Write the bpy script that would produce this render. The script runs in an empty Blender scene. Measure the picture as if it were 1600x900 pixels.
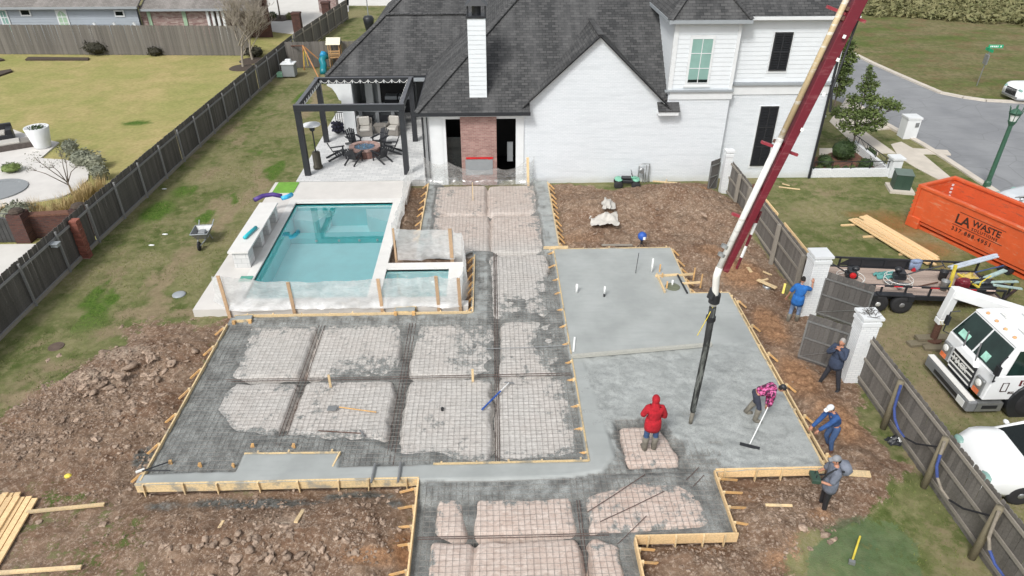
import bpy, bmesh, math, random
import numpy as np
from math import sin, cos, tan, pi, radians, sqrt, atan2, floor, ceil
from mathutils import Vector, Matrix, Euler
random.seed(7)
sc = bpy.context.scene
C = sc.collection
# ------------------------------------------------------------------ camera, sky, sun, exposure
CAM_H, FPX, PITCH, YAW = 13.5, 1075.0, radians(32.2), radians(1.7)
cam = bpy.data.objects.new('camera', bpy.data.cameras.new('camera'))
C.objects.link(cam); sc.camera = cam
cam.location = (0, 0, CAM_H)
cam.rotation_euler = (pi/2 - PITCH, 0, -YAW)
cam.data.sensor_width = 36
cam.data.lens = FPX*36/1600
cam.data.clip_start = 0.1
cam.data.clip_end = 600
SUN_EL, SUN_AZ = radians(47), radians(212)      # azimuth clockwise from +Y, where the sun stands
w = bpy.data.worlds.new('World'); sc.world = w; w.use_nodes = True
nt = w.node_tree; nt.nodes.clear()
sky = nt.nodes.new('ShaderNodeTexSky'); sky.sky_type = 'NISHITA'; sky.sun_disc = False
sky.sun_elevation = SUN_EL; sky.sun_rotation = SUN_AZ
sky.air_density = 1.0; sky.dust_density = 3.0; sky.ozone_density = 1.0
hs = nt.nodes.new('ShaderNodeHueSaturation'); hs.inputs['Saturation'].default_value = 0.22   # overcast: a grey-white sky
bg = nt.nodes.new('ShaderNodeBackground'); bg.inputs['Strength'].default_value = 0.14
ow = nt.nodes.new('ShaderNodeOutputWorld')
nt.links.new(sky.outputs[0], hs.inputs['Color']); nt.links.new(hs.outputs[0], bg.inputs['Color'])
nt.links.new(bg.outputs[0], ow.inputs['Surface'])
sl = bpy.data.lights.new('sun', 'SUN'); sl.energy = 1.7; sl.angle = radians(11); sl.color = (1.0, 0.975, 0.94)
so = bpy.data.objects.new('sun', sl); C.objects.link(so)
dirv = Vector((sin(SUN_AZ)*cos(SUN_EL), cos(SUN_AZ)*cos(SUN_EL), sin(SUN_EL)))
so.rotation_euler = dirv.to_track_quat('Z', 'Y').to_euler()
so.location = (0, 0, 60)
sc.view_settings.view_transform = 'Standard'; sc.view_settings.look = 'None'
sc.view_settings.gamma = 1; sc.view_settings.use_curve_mapping = False
sc.view_settings.exposure = 0.4
sc.render.engine = 'CYCLES'
sc.cycles.max_bounces = 8; sc.cycles.transparent_max_bounces = 12

GZ = -0.3     # yard level; the slab top is z = 0
def at(px, py, z=GZ):
    """measured point of the photograph -> survey point (x, y) on the level z"""
    u = (px-800)/FPX; v = (py-450)/FPX
    fy = cos(PITCH)-v*sin(PITCH); fz = -sin(PITCH)-v*cos(PITCH)
    t = (z-CAM_H)/fz; x = u*t; y = fy*t
    return Vector((x*cos(YAW)+y*sin(YAW), -x*sin(YAW)+y*cos(YAW), z))

# ------------------------------------------------------------------ helpers
def tag(o, label=None, cat=None, group=None, kind=None):
    if label: o['label'] = label
    if cat: o['category'] = cat
    if group: o['group'] = group
    if kind: o['kind'] = kind
    return o
def thing(name, label, cat, loc=(0,0,0), rz=0.0, group=None):
    o = bpy.data.objects.new(name, None); C.objects.link(o)
    o.empty_display_size = 0.2
    o.location = loc; o.rotation_euler = (0,0,rz)
    return tag(o, label, cat, group)
def link(name, me, parent=None, M=None):
    o = bpy.data.objects.new(name, me); C.objects.link(o)
    if parent is not None: o.parent = parent
    if M is not None: o.matrix_local = M
    return o
def mesh_from(name, vs, fs, m, smooth=False, uv=True):
    me = bpy.data.meshes.new(name)
    me.from_pydata([tuple(v) for v in vs], [], fs)
    if m is not None:
        for q in (m if isinstance(m, (list, tuple)) else [m]): me.materials.append(q)
    if uv and len(fs) < 60000:
        ul = me.uv_layers.new(name='uv'); co = me.vertices
        Z = Vector((0,0,1))
        for p in me.polygons:
            n = p.normal
            u = Vector((1,0,0)) if abs(n.z) > .999 else Z.cross(n).normalized()
            v = n.cross(u)
            for li in p.loop_indices:
                c = co[me.loops[li].vertex_index].co
                ul.data[li].uv = (c.dot(u), c.dot(v))
    if smooth: me.polygons.foreach_set('use_smooth', [True]*len(me.polygons))
    me.update(); return me
class MB:
    def __init__(s): s.v=[]; s.f=[]
    def add(s, vs, fs):
        b=len(s.v); s.v += [Vector(v) for v in vs]; s.f += [tuple(i+b for i in f) for f in fs]; return s
    def box(s, x0,x1,y0,y1,z0,z1, M=None):
        vs=[Vector(p) for p in ((x0,y0,z0),(x1,y0,z0),(x1,y1,z0),(x0,y1,z0),(x0,y0,z1),(x1,y0,z1),(x1,y1,z1),(x0,y1,z1))]
        if M is not None: vs=[M@v for v in vs]
        return s.add(vs, [(0,3,2,1),(4,5,6,7),(0,1,5,4),(1,2,6,5),(2,3,7,6),(3,0,4,7)])
    def beam(s, p, q, w, h, up=(0,0,1), w2=None, h2=None):
        p=Vector(p); q=Vector(q); d=(q-p).normalized(); up=Vector(up)
        if abs(d.dot(up))>.99: up=Vector((0,1,0))
        a=d.cross(up).normalized(); b=a.cross(d)
        w2=w if w2 is None else w2; h2=h if h2 is None else h2
        vs=[p-a*w/2-b*h/2,p+a*w/2-b*h/2,p+a*w/2+b*h/2,p-a*w/2+b*h/2,q-a*w2/2-b*h2/2,q+a*w2/2-b*h2/2,q+a*w2/2+b*h2/2,q-a*w2/2+b*h2/2]
        return s.add(vs, [(0,1,2,3),(7,6,5,4),(1,0,4,5),(2,1,5,6),(3,2,6,7),(0,3,7,4)])
    def tube(s, pts, r, n=8, caps=True):
        pts=[Vector(p) for p in pts]; k=len(pts)
        rs=r if isinstance(r,(list,tuple)) else [r]*k
        vs=[]; fs=[]; ref=None
        for i,p in enumerate(pts):
            d=(pts[min(i+1,k-1)]-pts[max(i-1,0)]).normalized()
            if ref is None:
                ref=Vector((0,0,1)) if abs(d.z)<.9 else Vector((1,0,0))
            a=d.cross(ref).normalized(); b=a.cross(d).normalized(); ref=b
            for j in range(n):
                t=2*pi*j/n; vs.append(p+(a*cos(t)+b*sin(t))*rs[i])
        for i in range(k-1):
            for j in range(n):
                fs.append((i*n+j,i*n+(j+1)%n,(i+1)*n+(j+1)%n,(i+1)*n+j))
        if caps:
            fs.append(tuple(range(n-1,-1,-1))); fs.append(tuple((k-1)*n+j for j in range(n)))
        return s.add(vs, fs)
    def lathe(s, prof, c=(0,0,0), n=20, M=None, cap=True):
        c=Vector(c); vs=[]; fs=[]; k=len(prof)
        for (r,z) in prof:
            for j in range(n):
                t=2*pi*j/n; p=c+Vector((r*cos(t), r*sin(t), z)); vs.append(M@p if M is not None else p)
        for i in range(k-1):
            for j in range(n): fs.append((i*n+j,i*n+(j+1)%n,(i+1)*n+(j+1)%n,(i+1)*n+j))
        if cap: fs.append(tuple(range(n-1,-1,-1))); fs.append(tuple((k-1)*n+j for j in range(n)))
        return s.add(vs, fs)
    def prism(s, poly, z0, z1, M=None):
        n=len(poly); vs=[Vector((x,y,z0)) for x,y in poly]+[Vector((x,y,z1)) for x,y in poly]
        if M is not None: vs=[M@v for v in vs]
        fs=[tuple(range(n-1,-1,-1)), tuple(range(n,2*n))]+[(i,(i+1)%n,n+(i+1)%n,n+i) for i in range(n)]
        return s.add(vs, fs)
    def poly(s, pts): return s.add(pts, [tuple(range(len(pts)))])
    def ball(s, c, r, n=8, m=6, M=None):
        rr=r if isinstance(r,(tuple,list)) else (r,r,r)
        c=Vector(c); vs=[c+Vector((0,0,-rr[2]))]; fs=[]
        for i in range(1,m):
            ph=-pi/2+pi*i/m
            for j in range(n):
                t=2*pi*j/n; vs.append(c+Vector((rr[0]*cos(ph)*cos(t), rr[1]*cos(ph)*sin(t), rr[2]*sin(ph))))
        vs.append(c+Vector((0,0,rr[2])))
        for j in range(n): fs.append((0,1+(j+1)%n,1+j))
        for i in range(m-2):
            for j in range(n): fs.append((1+i*n+j,1+i*n+(j+1)%n,1+(i+1)*n+(j+1)%n,1+(i+1)*n+j))
        b=1+(m-2)*n
        for j in range(n): fs.append((b+j,b+(j+1)%n,len(vs)-1))
        if M is not None: vs=[M@v for v in vs]
        return s.add(vs, fs)
    def build(s, name, m, parent=None, smooth=False, bevel=0, label=None, kind=None, M=None):
        me=mesh_from(name, s.v, s.f, m, smooth)
        if bevel:
            bm=bmesh.new(); bm.from_mesh(me)
            bmesh.ops.bevel(bm, geom=bm.edges[:], offset=bevel, segments=1, affect='EDGES', clamp_overlap=True)
            bm.to_mesh(me); bm.free()
        o=link(name, me, parent, M)
        if label: o['label']=label
        if kind: o['kind']=kind
        return o
def copy_tree(o, parent=None):
    c=o.copy(); C.objects.link(c)
    if parent is not None: c.parent=parent
    for ch in list(o.children): copy_tree(ch, c)
    return c
def RT(loc, rz=0, rx=0, ry=0, s=1):
    return Matrix.Translation(Vector(loc))@Euler((rx,ry,rz)).to_matrix().to_4x4()@Matrix.Scale(s,4)
# ------------------------------------------------------------------ noise and masks
def _h(ix, iy, seed):
    n=(ix*374761393+iy*668265263+seed*1442695041)&0xffffffff
    n=((n^(n>>13))*1274126177)&0xffffffff
    return ((n^(n>>16))&0xffff)/65535.0
def vnoise(x, y, seed=0):
    x=np.asarray(x,float); y=np.asarray(y,float)
    xi=np.floor(x).astype(np.int64); yi=np.floor(y).astype(np.int64)
    fx=x-xi; fy=y-yi; fx=fx*fx*(3-2*fx); fy=fy*fy*(3-2*fy)
    a=_h(xi,yi,seed); b=_h(xi+1,yi,seed); c=_h(xi,yi+1,seed); d=_h(xi+1,yi+1,seed)
    return (a*(1-fx)+b*fx)*(1-fy)+(c*(1-fx)+d*fx)*fy-.5
def fbm(x, y, seed=0, o=4):
    r=0; a=1.0
    for i in range(o):
        r=r+a*vnoise(x*2**i+i*17.3, y*2**i+i*5.1, seed+i); a*=.5
    return r
def sdf(poly, X, Y):
    """signed distance to a polygon, negative inside"""
    P=[(p[0],p[1]) for p in poly]; n=len(P)
    d=np.full(X.shape, 1e9); ins=np.zeros(X.shape, bool)
    for i in range(n):
        x0,y0=P[i]; x1,y1=P[(i+1)%n]; ex,ey=x1-x0,y1-y0
        wx,wy=X-x0,Y-y0; t=np.clip((wx*ex+wy*ey)/(ex*ex+ey*ey+1e-12),0,1)
        d=np.minimum(d, (wx-ex*t)**2+(wy-ey*t)**2)
        c=((y0>Y)!=(y1>Y)); ins ^= c & (X < (ex)*(Y-y0)/(ey if ey!=0 else 1e-9)+x0)
    d=np.sqrt(d); return np.where(ins,-d,d)
def sm(a, b, x):
    t=np.clip((x-a)/(b-a),0,1); return t*t*(3-2*t)
def grid_obj(name, xs, ys, Z, m, attrs=None, keep=None, kind='structure', smooth=True):
    nx,ny=len(xs),len(ys); X,Y=np.meshgrid(xs,ys)
    co=np.stack([X,Y,Z],-1).reshape(-1,3)
    i=np.arange((ny-1)*(nx-1)); r=i//(nx-1); c=i%(nx-1)
    q=np.stack([r*nx+c, r*nx+c+1, (r+1)*nx+c+1, (r+1)*nx+c],-1)
    if keep is not None:
        k=keep.reshape(-1); q=q[k[q].any(axis=1)]
        used=np.zeros(len(co),bool); used[q.reshape(-1)]=True
        idx=np.cumsum(used)-1; co=co[used]; q=idx[q]
    else: used=None
    me=bpy.data.meshes.new(name)
    me.vertices.add(len(co)); me.vertices.foreach_set('co', co.reshape(-1))
    me.loops.add(len(q)*4); me.loops.foreach_set('vertex_index', q.reshape(-1).astype(np.int32))
    me.polygons.add(len(q)); me.polygons.foreach_set('loop_start', np.arange(0,len(q)*4,4,dtype=np.int32))
    me.polygons.foreach_set('loop_total', np.full(len(q),4,dtype=np.int32))
    me.polygons.foreach_set('use_smooth', np.full(len(q),smooth,dtype=bool))
    me.update(calc_edges=True); me.materials.append(m)
    for k,v in (attrs or {}).items():
        a=me.attributes.new(k,'FLOAT','POINT'); vv=v.reshape(-1)
        if used is not None: vv=vv[used]
        a.data.foreach_set('value', vv.astype(np.float32))
    o=link(name, me)
    if kind: o['kind']=kind
    return o
# ------------------------------------------------------------------ materials
class NM:
    """node material builder"""
    def __init__(s, name):
        s.m=bpy.data.materials.new(name); s.m.use_nodes=True; s.t=s.m.node_tree; s.n=s.t.nodes; s.l=s.t.links
        s.b=s.n['Principled BSDF']; s.out=s.n['Material Output']
    def node(s, t, ins=None, **kw):
        n=s.n.new(t)
        for k,v in kw.items(): setattr(n,k,v)
        for k,v in (ins or {}).items():
            if hasattr(v,'is_linked') or isinstance(v,bpy.types.NodeSocket): s.l.new(v, n.inputs[k])
            else: n.inputs[k].default_value=v
        return n
    def co(s, k='Object'):
        if not hasattr(s,'_tc'): s._tc=s.n.new('ShaderNodeTexCoord')
        return s._tc.outputs[k]
    def pos(s):
        if not hasattr(s,'_g'): s._g=s.n.new('ShaderNodeNewGeometry')
        return s._g.outputs['Position']
    def noise(s, scale, det=4, rough=.55, vec=None, dist=0):
        return s.node('ShaderNodeTexNoise', {'Vector':vec if vec is not None else s.pos(),'Scale':scale,'Detail':det,'Roughness':rough,'Distortion':dist}).outputs[0]
    def ramp(s, f, a, b, ca=(0,0,0,1), cb=(1,1,1,1)):
        n=s.node('ShaderNodeValToRGB', {'Fac':f}); e=n.color_ramp.elements
        e[0].position=a; e[1].position=b; e[0].color=c4(ca); e[1].color=c4(cb); return n.outputs[0]
    def mix(s, f, a, b, mode='MIX'):
        n=s.node('ShaderNodeMix', data_type='RGBA', blend_type=mode)
        for sk,v in ((n.inputs[0],f),(n.inputs[6],a),(n.inputs[7],b)):
            if isinstance(v,bpy.types.NodeSocket): s.l.new(v,sk)
            else: sk.default_value=(c4(v) if isinstance(v,(tuple,list)) else v)
        return n.outputs[2]
    def math(s, op, a, b=0.0, c=None):
        d={0:a,1:b}
        if c is not None: d[2]=c
        return s.node('ShaderNodeMath', d, operation=op).outputs[0]
    def attr(s, name): return s.node('ShaderNodeAttribute', attribute_name=name).outputs['Fac']
    def scalev(s, vec, sx, sy, sz, rot=0):
        return s.node('ShaderNodeMapping', {'Vector':vec,'Scale':(sx,sy,sz),'Rotation':(0,0,rot)}).outputs[0]
    def bump(s, h, st=.5, d=.02, nrm=None):
        n=s.node('ShaderNodeBump', {'Height':h,'Strength':st,'Distance':d})
        if nrm is not None: s.l.new(nrm, n.inputs['Normal'])
        return n.outputs[0]
    def done(s, col=None, rough=.8, nrm=None, metal=0, spec=None):
        def st(k,v):
            if isinstance(v,bpy.types.NodeSocket): s.l.new(v, s.b.inputs[k])
            else: s.b.inputs[k].default_value=v
        if col is not None: st('Base Color', c4(col) if isinstance(col,(tuple,list)) else col)
        st('Roughness', rough); st('Metallic', metal)
        if spec is not None: st('Specular IOR Level', spec)
        if nrm is not None: st('Normal', nrm)
        return s.m
def c4(c): return (c[0],c[1],c[2],1) if len(c)==3 else tuple(c)
def srgb(r,g,b):
    f=lambda c: (c/255/12.92) if c/255<=.04045 else ((c/255+.055)/1.055)**2.4
    return (f(r),f(g),f(b))
def mul(c,k): return tuple(x*k for x in c[:3])
def plain(name, col, rough=.6, var=.25, scale=6, bump=.15, metal=0, objvar=0.0, bs=60, dist=.004):
    k=NM(name); n=k.noise(scale, 5, .6)
    c=k.mix(k.ramp(n,.3,.7), mul(col,1-var), tuple(min(1,x) for x in mul(col,1+var)))
    if objvar:
        r=k.node('ShaderNodeObjectInfo').outputs['Random']
        v=k.math('MULTIPLY_ADD', r, 2*objvar, 1-objvar)
        hv=k.node('ShaderNodeHueSaturation', {'Value':v,'Color':c}); c=hv.outputs[0]
    return k.done(c, rough, k.bump(k.noise(bs,3), bump, dist), metal)
# ------------------------------------------------------------------ material library
M={}
def wood(name, col, rough=.75, var=.3, dirty=0.0, knots=False, ov=.15):
    k=NM(name); v=k.scalev(k.co(), 3,3,3); n=k.noise(7, 4, .6, v)
    g=k.noise(1, 4, .6, k.scalev(k.co('UV'), 3, 60, 1)) if True else n
    g2=k.noise(1, 4, .6, k.scalev(k.co('UV'), 60, 3, 1))
    c=k.mix(k.ramp(n,.3,.7), mul(col,1-var), mul(col,1+var*.6))
    c=k.mix(.35, c, k.mix(k.ramp(g,.35,.65), mul(col,.7), mul(col,1.15)))
    if dirty:
        c=k.mix(k.math('MULTIPLY', k.ramp(k.noise(2.2,5,.7),.5,.62), dirty), c, srgb(128,130,126))
    r=k.node('ShaderNodeObjectInfo').outputs['Random']
    c=k.node('ShaderNodeHueSaturation', {'Value':k.math('MULTIPLY_ADD', r, 2*ov, 1-ov),'Color':c}).outputs[0]
    return k.done(c, rough, k.bump(g, .25, .004))
M['pine']=wood('new_pine', srgb(222,196,152), dirty=.25)
M['pineclean']=wood('clean_pine', srgb(228,196,148))
M['pinedirty']=wood('splashed_pine', srgb(214,190,146), dirty=.75)
M['stake']=wood('stake_wood', srgb(214,170,112), dirty=.3)
M['cedar']=wood('weathered_cedar', srgb(108,104,99), var=.35, ov=.22)
M['cedard']=wood('weathered_cedar_dark', srgb(92,89,86), var=.4, ov=.25)
M['rail']=wood('weathered_rail', srgb(142,136,126), var=.2, ov=.12)
M['railL']=wood('left_rail', srgb(138,138,138), var=.2, ov=.1)
M['post']=wood('treated_post', srgb(120,112,92), var=.25, ov=.1)
M['white']=plain('white_plaster', srgb(214,217,218), .7, .05, 2)
M['whitemetal']=plain('white_metal', srgb(225,225,220), .35, .06, 3)
M['black']=plain('black_paint', srgb(38,40,44), .45, .15, 4)
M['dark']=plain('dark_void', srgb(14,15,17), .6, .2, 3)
M['rubber']=plain('rubber', srgb(40,40,42), .8, .2, 6)
M['steel']=plain('galvanised_steel', srgb(150,152,152), .4, .15, 8, metal=.6)
M['rust']=plain('rusty_steel', srgb(92,64,52), .8, .3, 20)
M['tie']=plain('rebar', srgb(88,72,66), .8, .3, 20)
M['wire']=plain('mesh_wire', srgb(128,122,116), .7, .3, 2.0)
M['red']=plain('red_cloth', srgb(168,24,38), .9, .28, 9, .8, bs=18, dist=.04)
M['redpaint']=plain('red_paint', srgb(190,30,34), .5)
M['blue']=plain('blue_paint', srgb(40,84,164), .5)
M['teal']=plain('teal_plastic', srgb(44,178,190), .4, .1)
M['yellow']=plain('yellow_paint', srgb(216,196,76), .5)
M['pvc']=plain('white_pvc', srgb(232,234,232), .35, .04)
# concrete, wet
def concrete_mat():
    k=NM('fresh_concrete'); r=k.attr('rough')
    big=k.noise(.7,4,.6); mid=k.noise(5,5,.65); fine=k.noise(38,3,.6)
    smooth=k.mix(k.ramp(big,.35,.65), srgb(150,154,152), srgb(166,170,168))
    smooth=k.mix(k.math('MULTIPLY',k.ramp(k.noise(1,4,.6,k.scalev(k.pos(),.9,7,1)),.5,.7),.35), smooth, srgb(142,148,147))
    rou=k.mix(k.ramp(k.noise(1.7,5,.65,None,.8),.36,.62), srgb(145,149,147), srgb(168,172,170))
    rou=k.mix(k.math('MULTIPLY',k.ramp(fine,.47,.62),.45), rou, srgb(118,121,119)); rou=k.mix(k.math('MULTIPLY',k.ramp(k.noise(9,5,.7),.5,.62),.35), rou, srgb(122,124,121))
    c=k.mix(r, smooth, rou)
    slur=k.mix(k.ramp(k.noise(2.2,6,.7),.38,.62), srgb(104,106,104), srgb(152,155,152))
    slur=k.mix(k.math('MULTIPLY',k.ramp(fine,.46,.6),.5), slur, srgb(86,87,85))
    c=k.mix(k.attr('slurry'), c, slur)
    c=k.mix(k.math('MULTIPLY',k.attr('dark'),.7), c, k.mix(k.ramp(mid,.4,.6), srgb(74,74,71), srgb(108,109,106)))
    h=k.math('ADD', k.math('MULTIPLY',mid,.6), k.math('MULTIPLY',fine,.5))
    n=k.node('ShaderNodeBump', {'Height':h,'Distance':.05,'Strength':k.math('ADD',k.math('MULTIPLY_ADD',r,.3,.03),k.math('MULTIPLY',k.attr('slurry'),.5))})
    return k.done(c, k.math('MULTIPLY_ADD',r,.3,.42), n.outputs[0], spec=.35)
M['concrete']=concrete_mat()
def bed_mat():
    """graded pads under plastic film with mud and cement on it"""
    k=NM('film_covered_pads'); mid=k.noise(4.5,6,.7); fine=k.noise(26,4,.65); wr=k.noise(3,5,.6,k.scalev(k.pos(),1,2.2,1),1.5)
    film=k.mix(k.ramp(wr,.35,.65), srgb(178,175,170), srgb(204,201,196))
    pink=k.mix(k.ramp(wr,.35,.65), srgb(186,166,154), srgb(210,196,186))
    c=k.mix(k.attr('pink'), film, pink)
    c=k.mix(k.math('MULTIPLY',k.ramp(fine,.56,.66),.5), c, srgb(140,132,122))
    c=k.mix(k.ramp(k.math('ADD',mid,k.attr('splash')),.62,.72), c, k.mix(k.ramp(fine,.4,.6), srgb(112,114,112), srgb(150,153,150)))
    tr=k.mix(k.ramp(wr,.35,.7), srgb(138,110,94), srgb(184,164,150))
    c=k.mix(k.ramp(k.attr('trench'),.35,.75), c, tr)
    return k.done(c, .5, k.bump(k.math('ADD',wr,k.math('MULTIPLY',fine,.5)), .4, .03), spec=.3)
M['bed']=bed_mat()
def ground_mat():
    k=NM('yard_ground')
    big=k.noise(.22,5,.6); big2=k.noise(.6,5,.65); mid=k.noise(2.3,6,.7); fine=k.noise(11,5,.75); vf=k.noise(45,3,.7)
    blade=k.noise(1,4,.7,k.scalev(k.pos(),16,30,10,.6))
    def th(a, amt=.7, lo=.42, hi=.58):
        x=k.math('ADD', k.attr(a), k.math('MULTIPLY', k.math('SUBTRACT', k.math('ADD',k.math('MULTIPLY',mid,.6),k.math('MULTIPLY',fine,.4)), .5), amt*2))
        return k.ramp(x, lo, hi)
    # own yard: mottled winter turf
    g=k.mix(k.ramp(big2,.38,.62), srgb(116,118,80), srgb(84,96,52))
    g=k.mix(k.math('MULTIPLY',k.ramp(mid,.46,.62),.7), g, srgb(138,132,100))
    g=k.mix(k.math('MULTIPLY',k.ramp(fine,.5,.66),.5), g, srgb(66,78,42))
    g=k.mix(k.ramp(big,.47,.58), g, k.mix(k.ramp(fine,.4,.6), srgb(144,136,108), srgb(116,114,76)))
    # neighbour's lawn: yellow-green
    tn=k.mix(k.ramp(big,.36,.6), srgb(152,150,96), srgb(172,158,112))
    tn=k.mix(k.math('MULTIPLY',k.ramp(big2,.42,.62),.6), tn, srgb(138,142,84))
    tn=k.mix(k.math('MULTIPLY',k.ramp(fine,.45,.65),.3), tn, srgb(120,118,76))
    g=k.mix(th('tan',.15), g, tn)
    # field beyond the street
    fd=k.mix(k.ramp(k.noise(1,5,.65,k.scalev(k.pos(),.16,.4,1)),.38,.62), srgb(92,104,56), srgb(128,118,90))
    fd=k.mix(k.math('MULTIPLY',k.ramp(mid,.42,.62),.6), fd, srgb(80,86,52)); fd=k.mix(k.math('MULTIPLY',k.ramp(big2,.5,.66),.6), fd, srgb(118,96,74))
    g=k.mix(th('field',.2), g, fd)
    g=k.mix(th('dry',1.0,.4,.7), g, k.mix(k.ramp(fine,.35,.65), srgb(152,138,112), srgb(118,108,84)))
    g=k.mix(th('lush',.5,.4,.7), g, k.mix(k.ramp(fine,.35,.65), srgb(62,90,36), srgb(92,114,52)))
    # bare earth
    d=k.mix(k.ramp(mid,.34,.66), srgb(106,87,73), srgb(154,132,113))
    d=k.mix(k.math('MULTIPLY',k.ramp(big2,.42,.6),.6), d, srgb(116,88,70))
    d=k.mix(k.ramp(fine,.5,.66), d, srgb(166,150,134))
    d=k.mix(k.math('MULTIPLY',k.ramp(vf,.52,.7),.45), d, srgb(82,66,56))
    d=k.mix(th('clay',.5,.4,.8), d, k.mix(k.ramp(fine,.35,.7), srgb(132,98,74), srgb(172,138,108)))
    d=k.mix(th('pale',.5,.4,.8), d, k.mix(k.ramp(fine,.35,.65), srgb(150,132,116), srgb(184,168,152)))
    m=th('dirt',.95,.44,.56)
    c=k.mix(m, g, d)
    c=k.mix(th('mud',.6,.4,.7), c, k.mix(k.ramp(fine,.35,.65), srgb(78,74,70), srgb(122,124,121)))
    c=k.mix(k.math('MULTIPLY',th('rustd',.5,.35,.8),.75), c, k.mix(k.ramp(fine,.35,.7), srgb(150,96,56), srgb(128,100,62)))
    c=k.mix(k.math('MULTIPLY',th('turf',1.5,.4,.62),.62), c, k.mix(k.ramp(big2,.38,.64), srgb(66,98,72), srgb(98,116,82)))
    h1=k.math('ADD',k.math('MULTIPLY',fine,.7),k.math('MULTIPLY',vf,.4))
    h2=k.math('ADD',k.math('MULTIPLY',blade,.8),k.math('MULTIPLY',vf,.6))
    hh=k.node('ShaderNodeMix', {0:m,2:h2,3:h1}).outputs[0]
    n=k.node('ShaderNodeBump', {'Height':hh,'Distance':k.math('MULTIPLY_ADD',m,.05,.025),'Strength':.8})
    fl=k.noise(5.5,6,.8)
    c=k.mix(1.0, c, k.mix(k.ramp(fl,.36,.64), (.8,.79,.77), (1.16,1.16,1.15)), 'MULTIPLY')
    return k.done(c, .95, n.outputs[0], spec=.1)
M['ground']=ground_mat()
def clod_mat():
    k=NM('dry_clod'); r=k.node('ShaderNodeObjectInfo').outputs['Random']
    n=k.noise(14,4,.6)
    c=k.mix(k.ramp(n,.3,.7), srgb(120,102,88), srgb(176,157,140))
    c=k.node('ShaderNodeHueSaturation', {'Value':k.math('MULTIPLY_ADD', r, .5, .8),'Color':c}).outputs[0]
    return k.done(c, .95, k.bump(k.noise(45,4), .6, .02), spec=.1)
M['clod']=clod_mat()
# ------------------------------------------------------------------ survey: outlines in metres
SLAB=[(2.45,24.3),(7.12,24.25),(7.1,20.87),(8.5,20.85),(8.5,12.47),(5.63,12.47),(5.58,10.5),(3.17,10.48),(3.17,7.6),(-2.0,7.6),(-2.0,12.42),(-9.17,12.42),
      (-9.07,13.3),(-9.07,19.86),(-0.8,19.86),(-0.8,24.3),(-3.08,24.3),(-3.08,31.3),(2.62,31.3),(2.62,24.35)]
POOLHOLE=[(-9.5,20.6),(-1.4,20.6),(-1.4,23.2),(-4.2,23.4),(-4.2,29.4),(-9.5,29.4)]
def P(*pts, z=GZ): return [tuple(at(x,y,z))[:2] for x,y in pts]
LFENCE=[(-16.65,9.0),(-16.65,26),(-16.4,35),(-16.0,48),(-15.6,57),(-14.1,72.4)]
D_LEFT=P((-90,700),(0,668),(60,628),(110,598),(150,562),(200,532),(262,512),(318,498),(352,494))+[(-9.0,19.9),(-9.0,12.8),(-2.0,12.8),(-2.0,6.0),(-30,6.0)]
D_RIGHT=[(2.4,31.7)]+P((870,287),(950,296),(1100,292),(1150,330),(1185,385),(1245,480),(1290,545),(1330,600),(1370,680),(1410,735),(1400,790),(1330,815),(1260,838),(1235,900),(1250,1000))+[(3,6.5),(3,12),(2.4,24)]
rects=[ [(-8.49,19.35),(-6.2,19.35),(-6.2,16.8),(-8.45,16.8)], [(-5.84,19.4),(-3.2,19.35),(-3.15,16.75),(-5.75,16.8)], [(-2.6,19.3),(-.13,19.3),(-.2,16.7),(-2.6,16.8)], [(.31,19.4),(2.1,19.4),(2.1,16.65),(.15,16.65)],
 [(-8.3,16.35),(-6.2,16.35),(-6.2,14.0),(-8.25,14.6)], [(-5.76,16.35),(-3.2,16.3),(-3.15,14.0),(-5.8,14.0)], [(-2.58,16.35),(-.26,16.35),(-.26,13.0),(-2.55,13.1)], [(.15,16.35),(2.1,16.3),(2.15,13.0),(.1,13.0)],
 [(-2.7,30.9),(-.42,30.9),(-.42,28.05),(-2.7,28.05)], [(-.08,30.9),(2.0,30.9),(2.0,28.05),(-.08,28.05)], [(-2.65,27.6),(-.32,27.6),(-.28,24.6),(-2.5,24.6)], [(.02,27.6),(2.15,27.55),(2.15,24.5),(.02,24.5)], [(-.12,23.95),(2.0,24.05),(2.0,19.9),(.03,19.9)],
 [(-1.41,11.75),(-.94,11.8),(-.87,10.8),(-1.41,10.8)], [(-.42,11.75),(1.72,11.75),(1.73,10.8),(-.44,10.8)], [(2.29,11.75),(3.3,12.1),(4.7,12.1),(5.0,11.4),(5.0,10.9),(2.25,10.8)], [(-1.5,10.4),(-.72,10.4),(-.8,7.8),(-1.5,7.8)], [(-.44,10.4),(1.78,10.4),(1.8,7.8),(-.5,7.8)], [(2.23,10.4),(2.7,10.25),(2.85,7.8),(2.25,7.8)],
 [(3.56,14.1),(4.5,14.1),(4.75,12.9),(3.5,12.9)] ]
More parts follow.
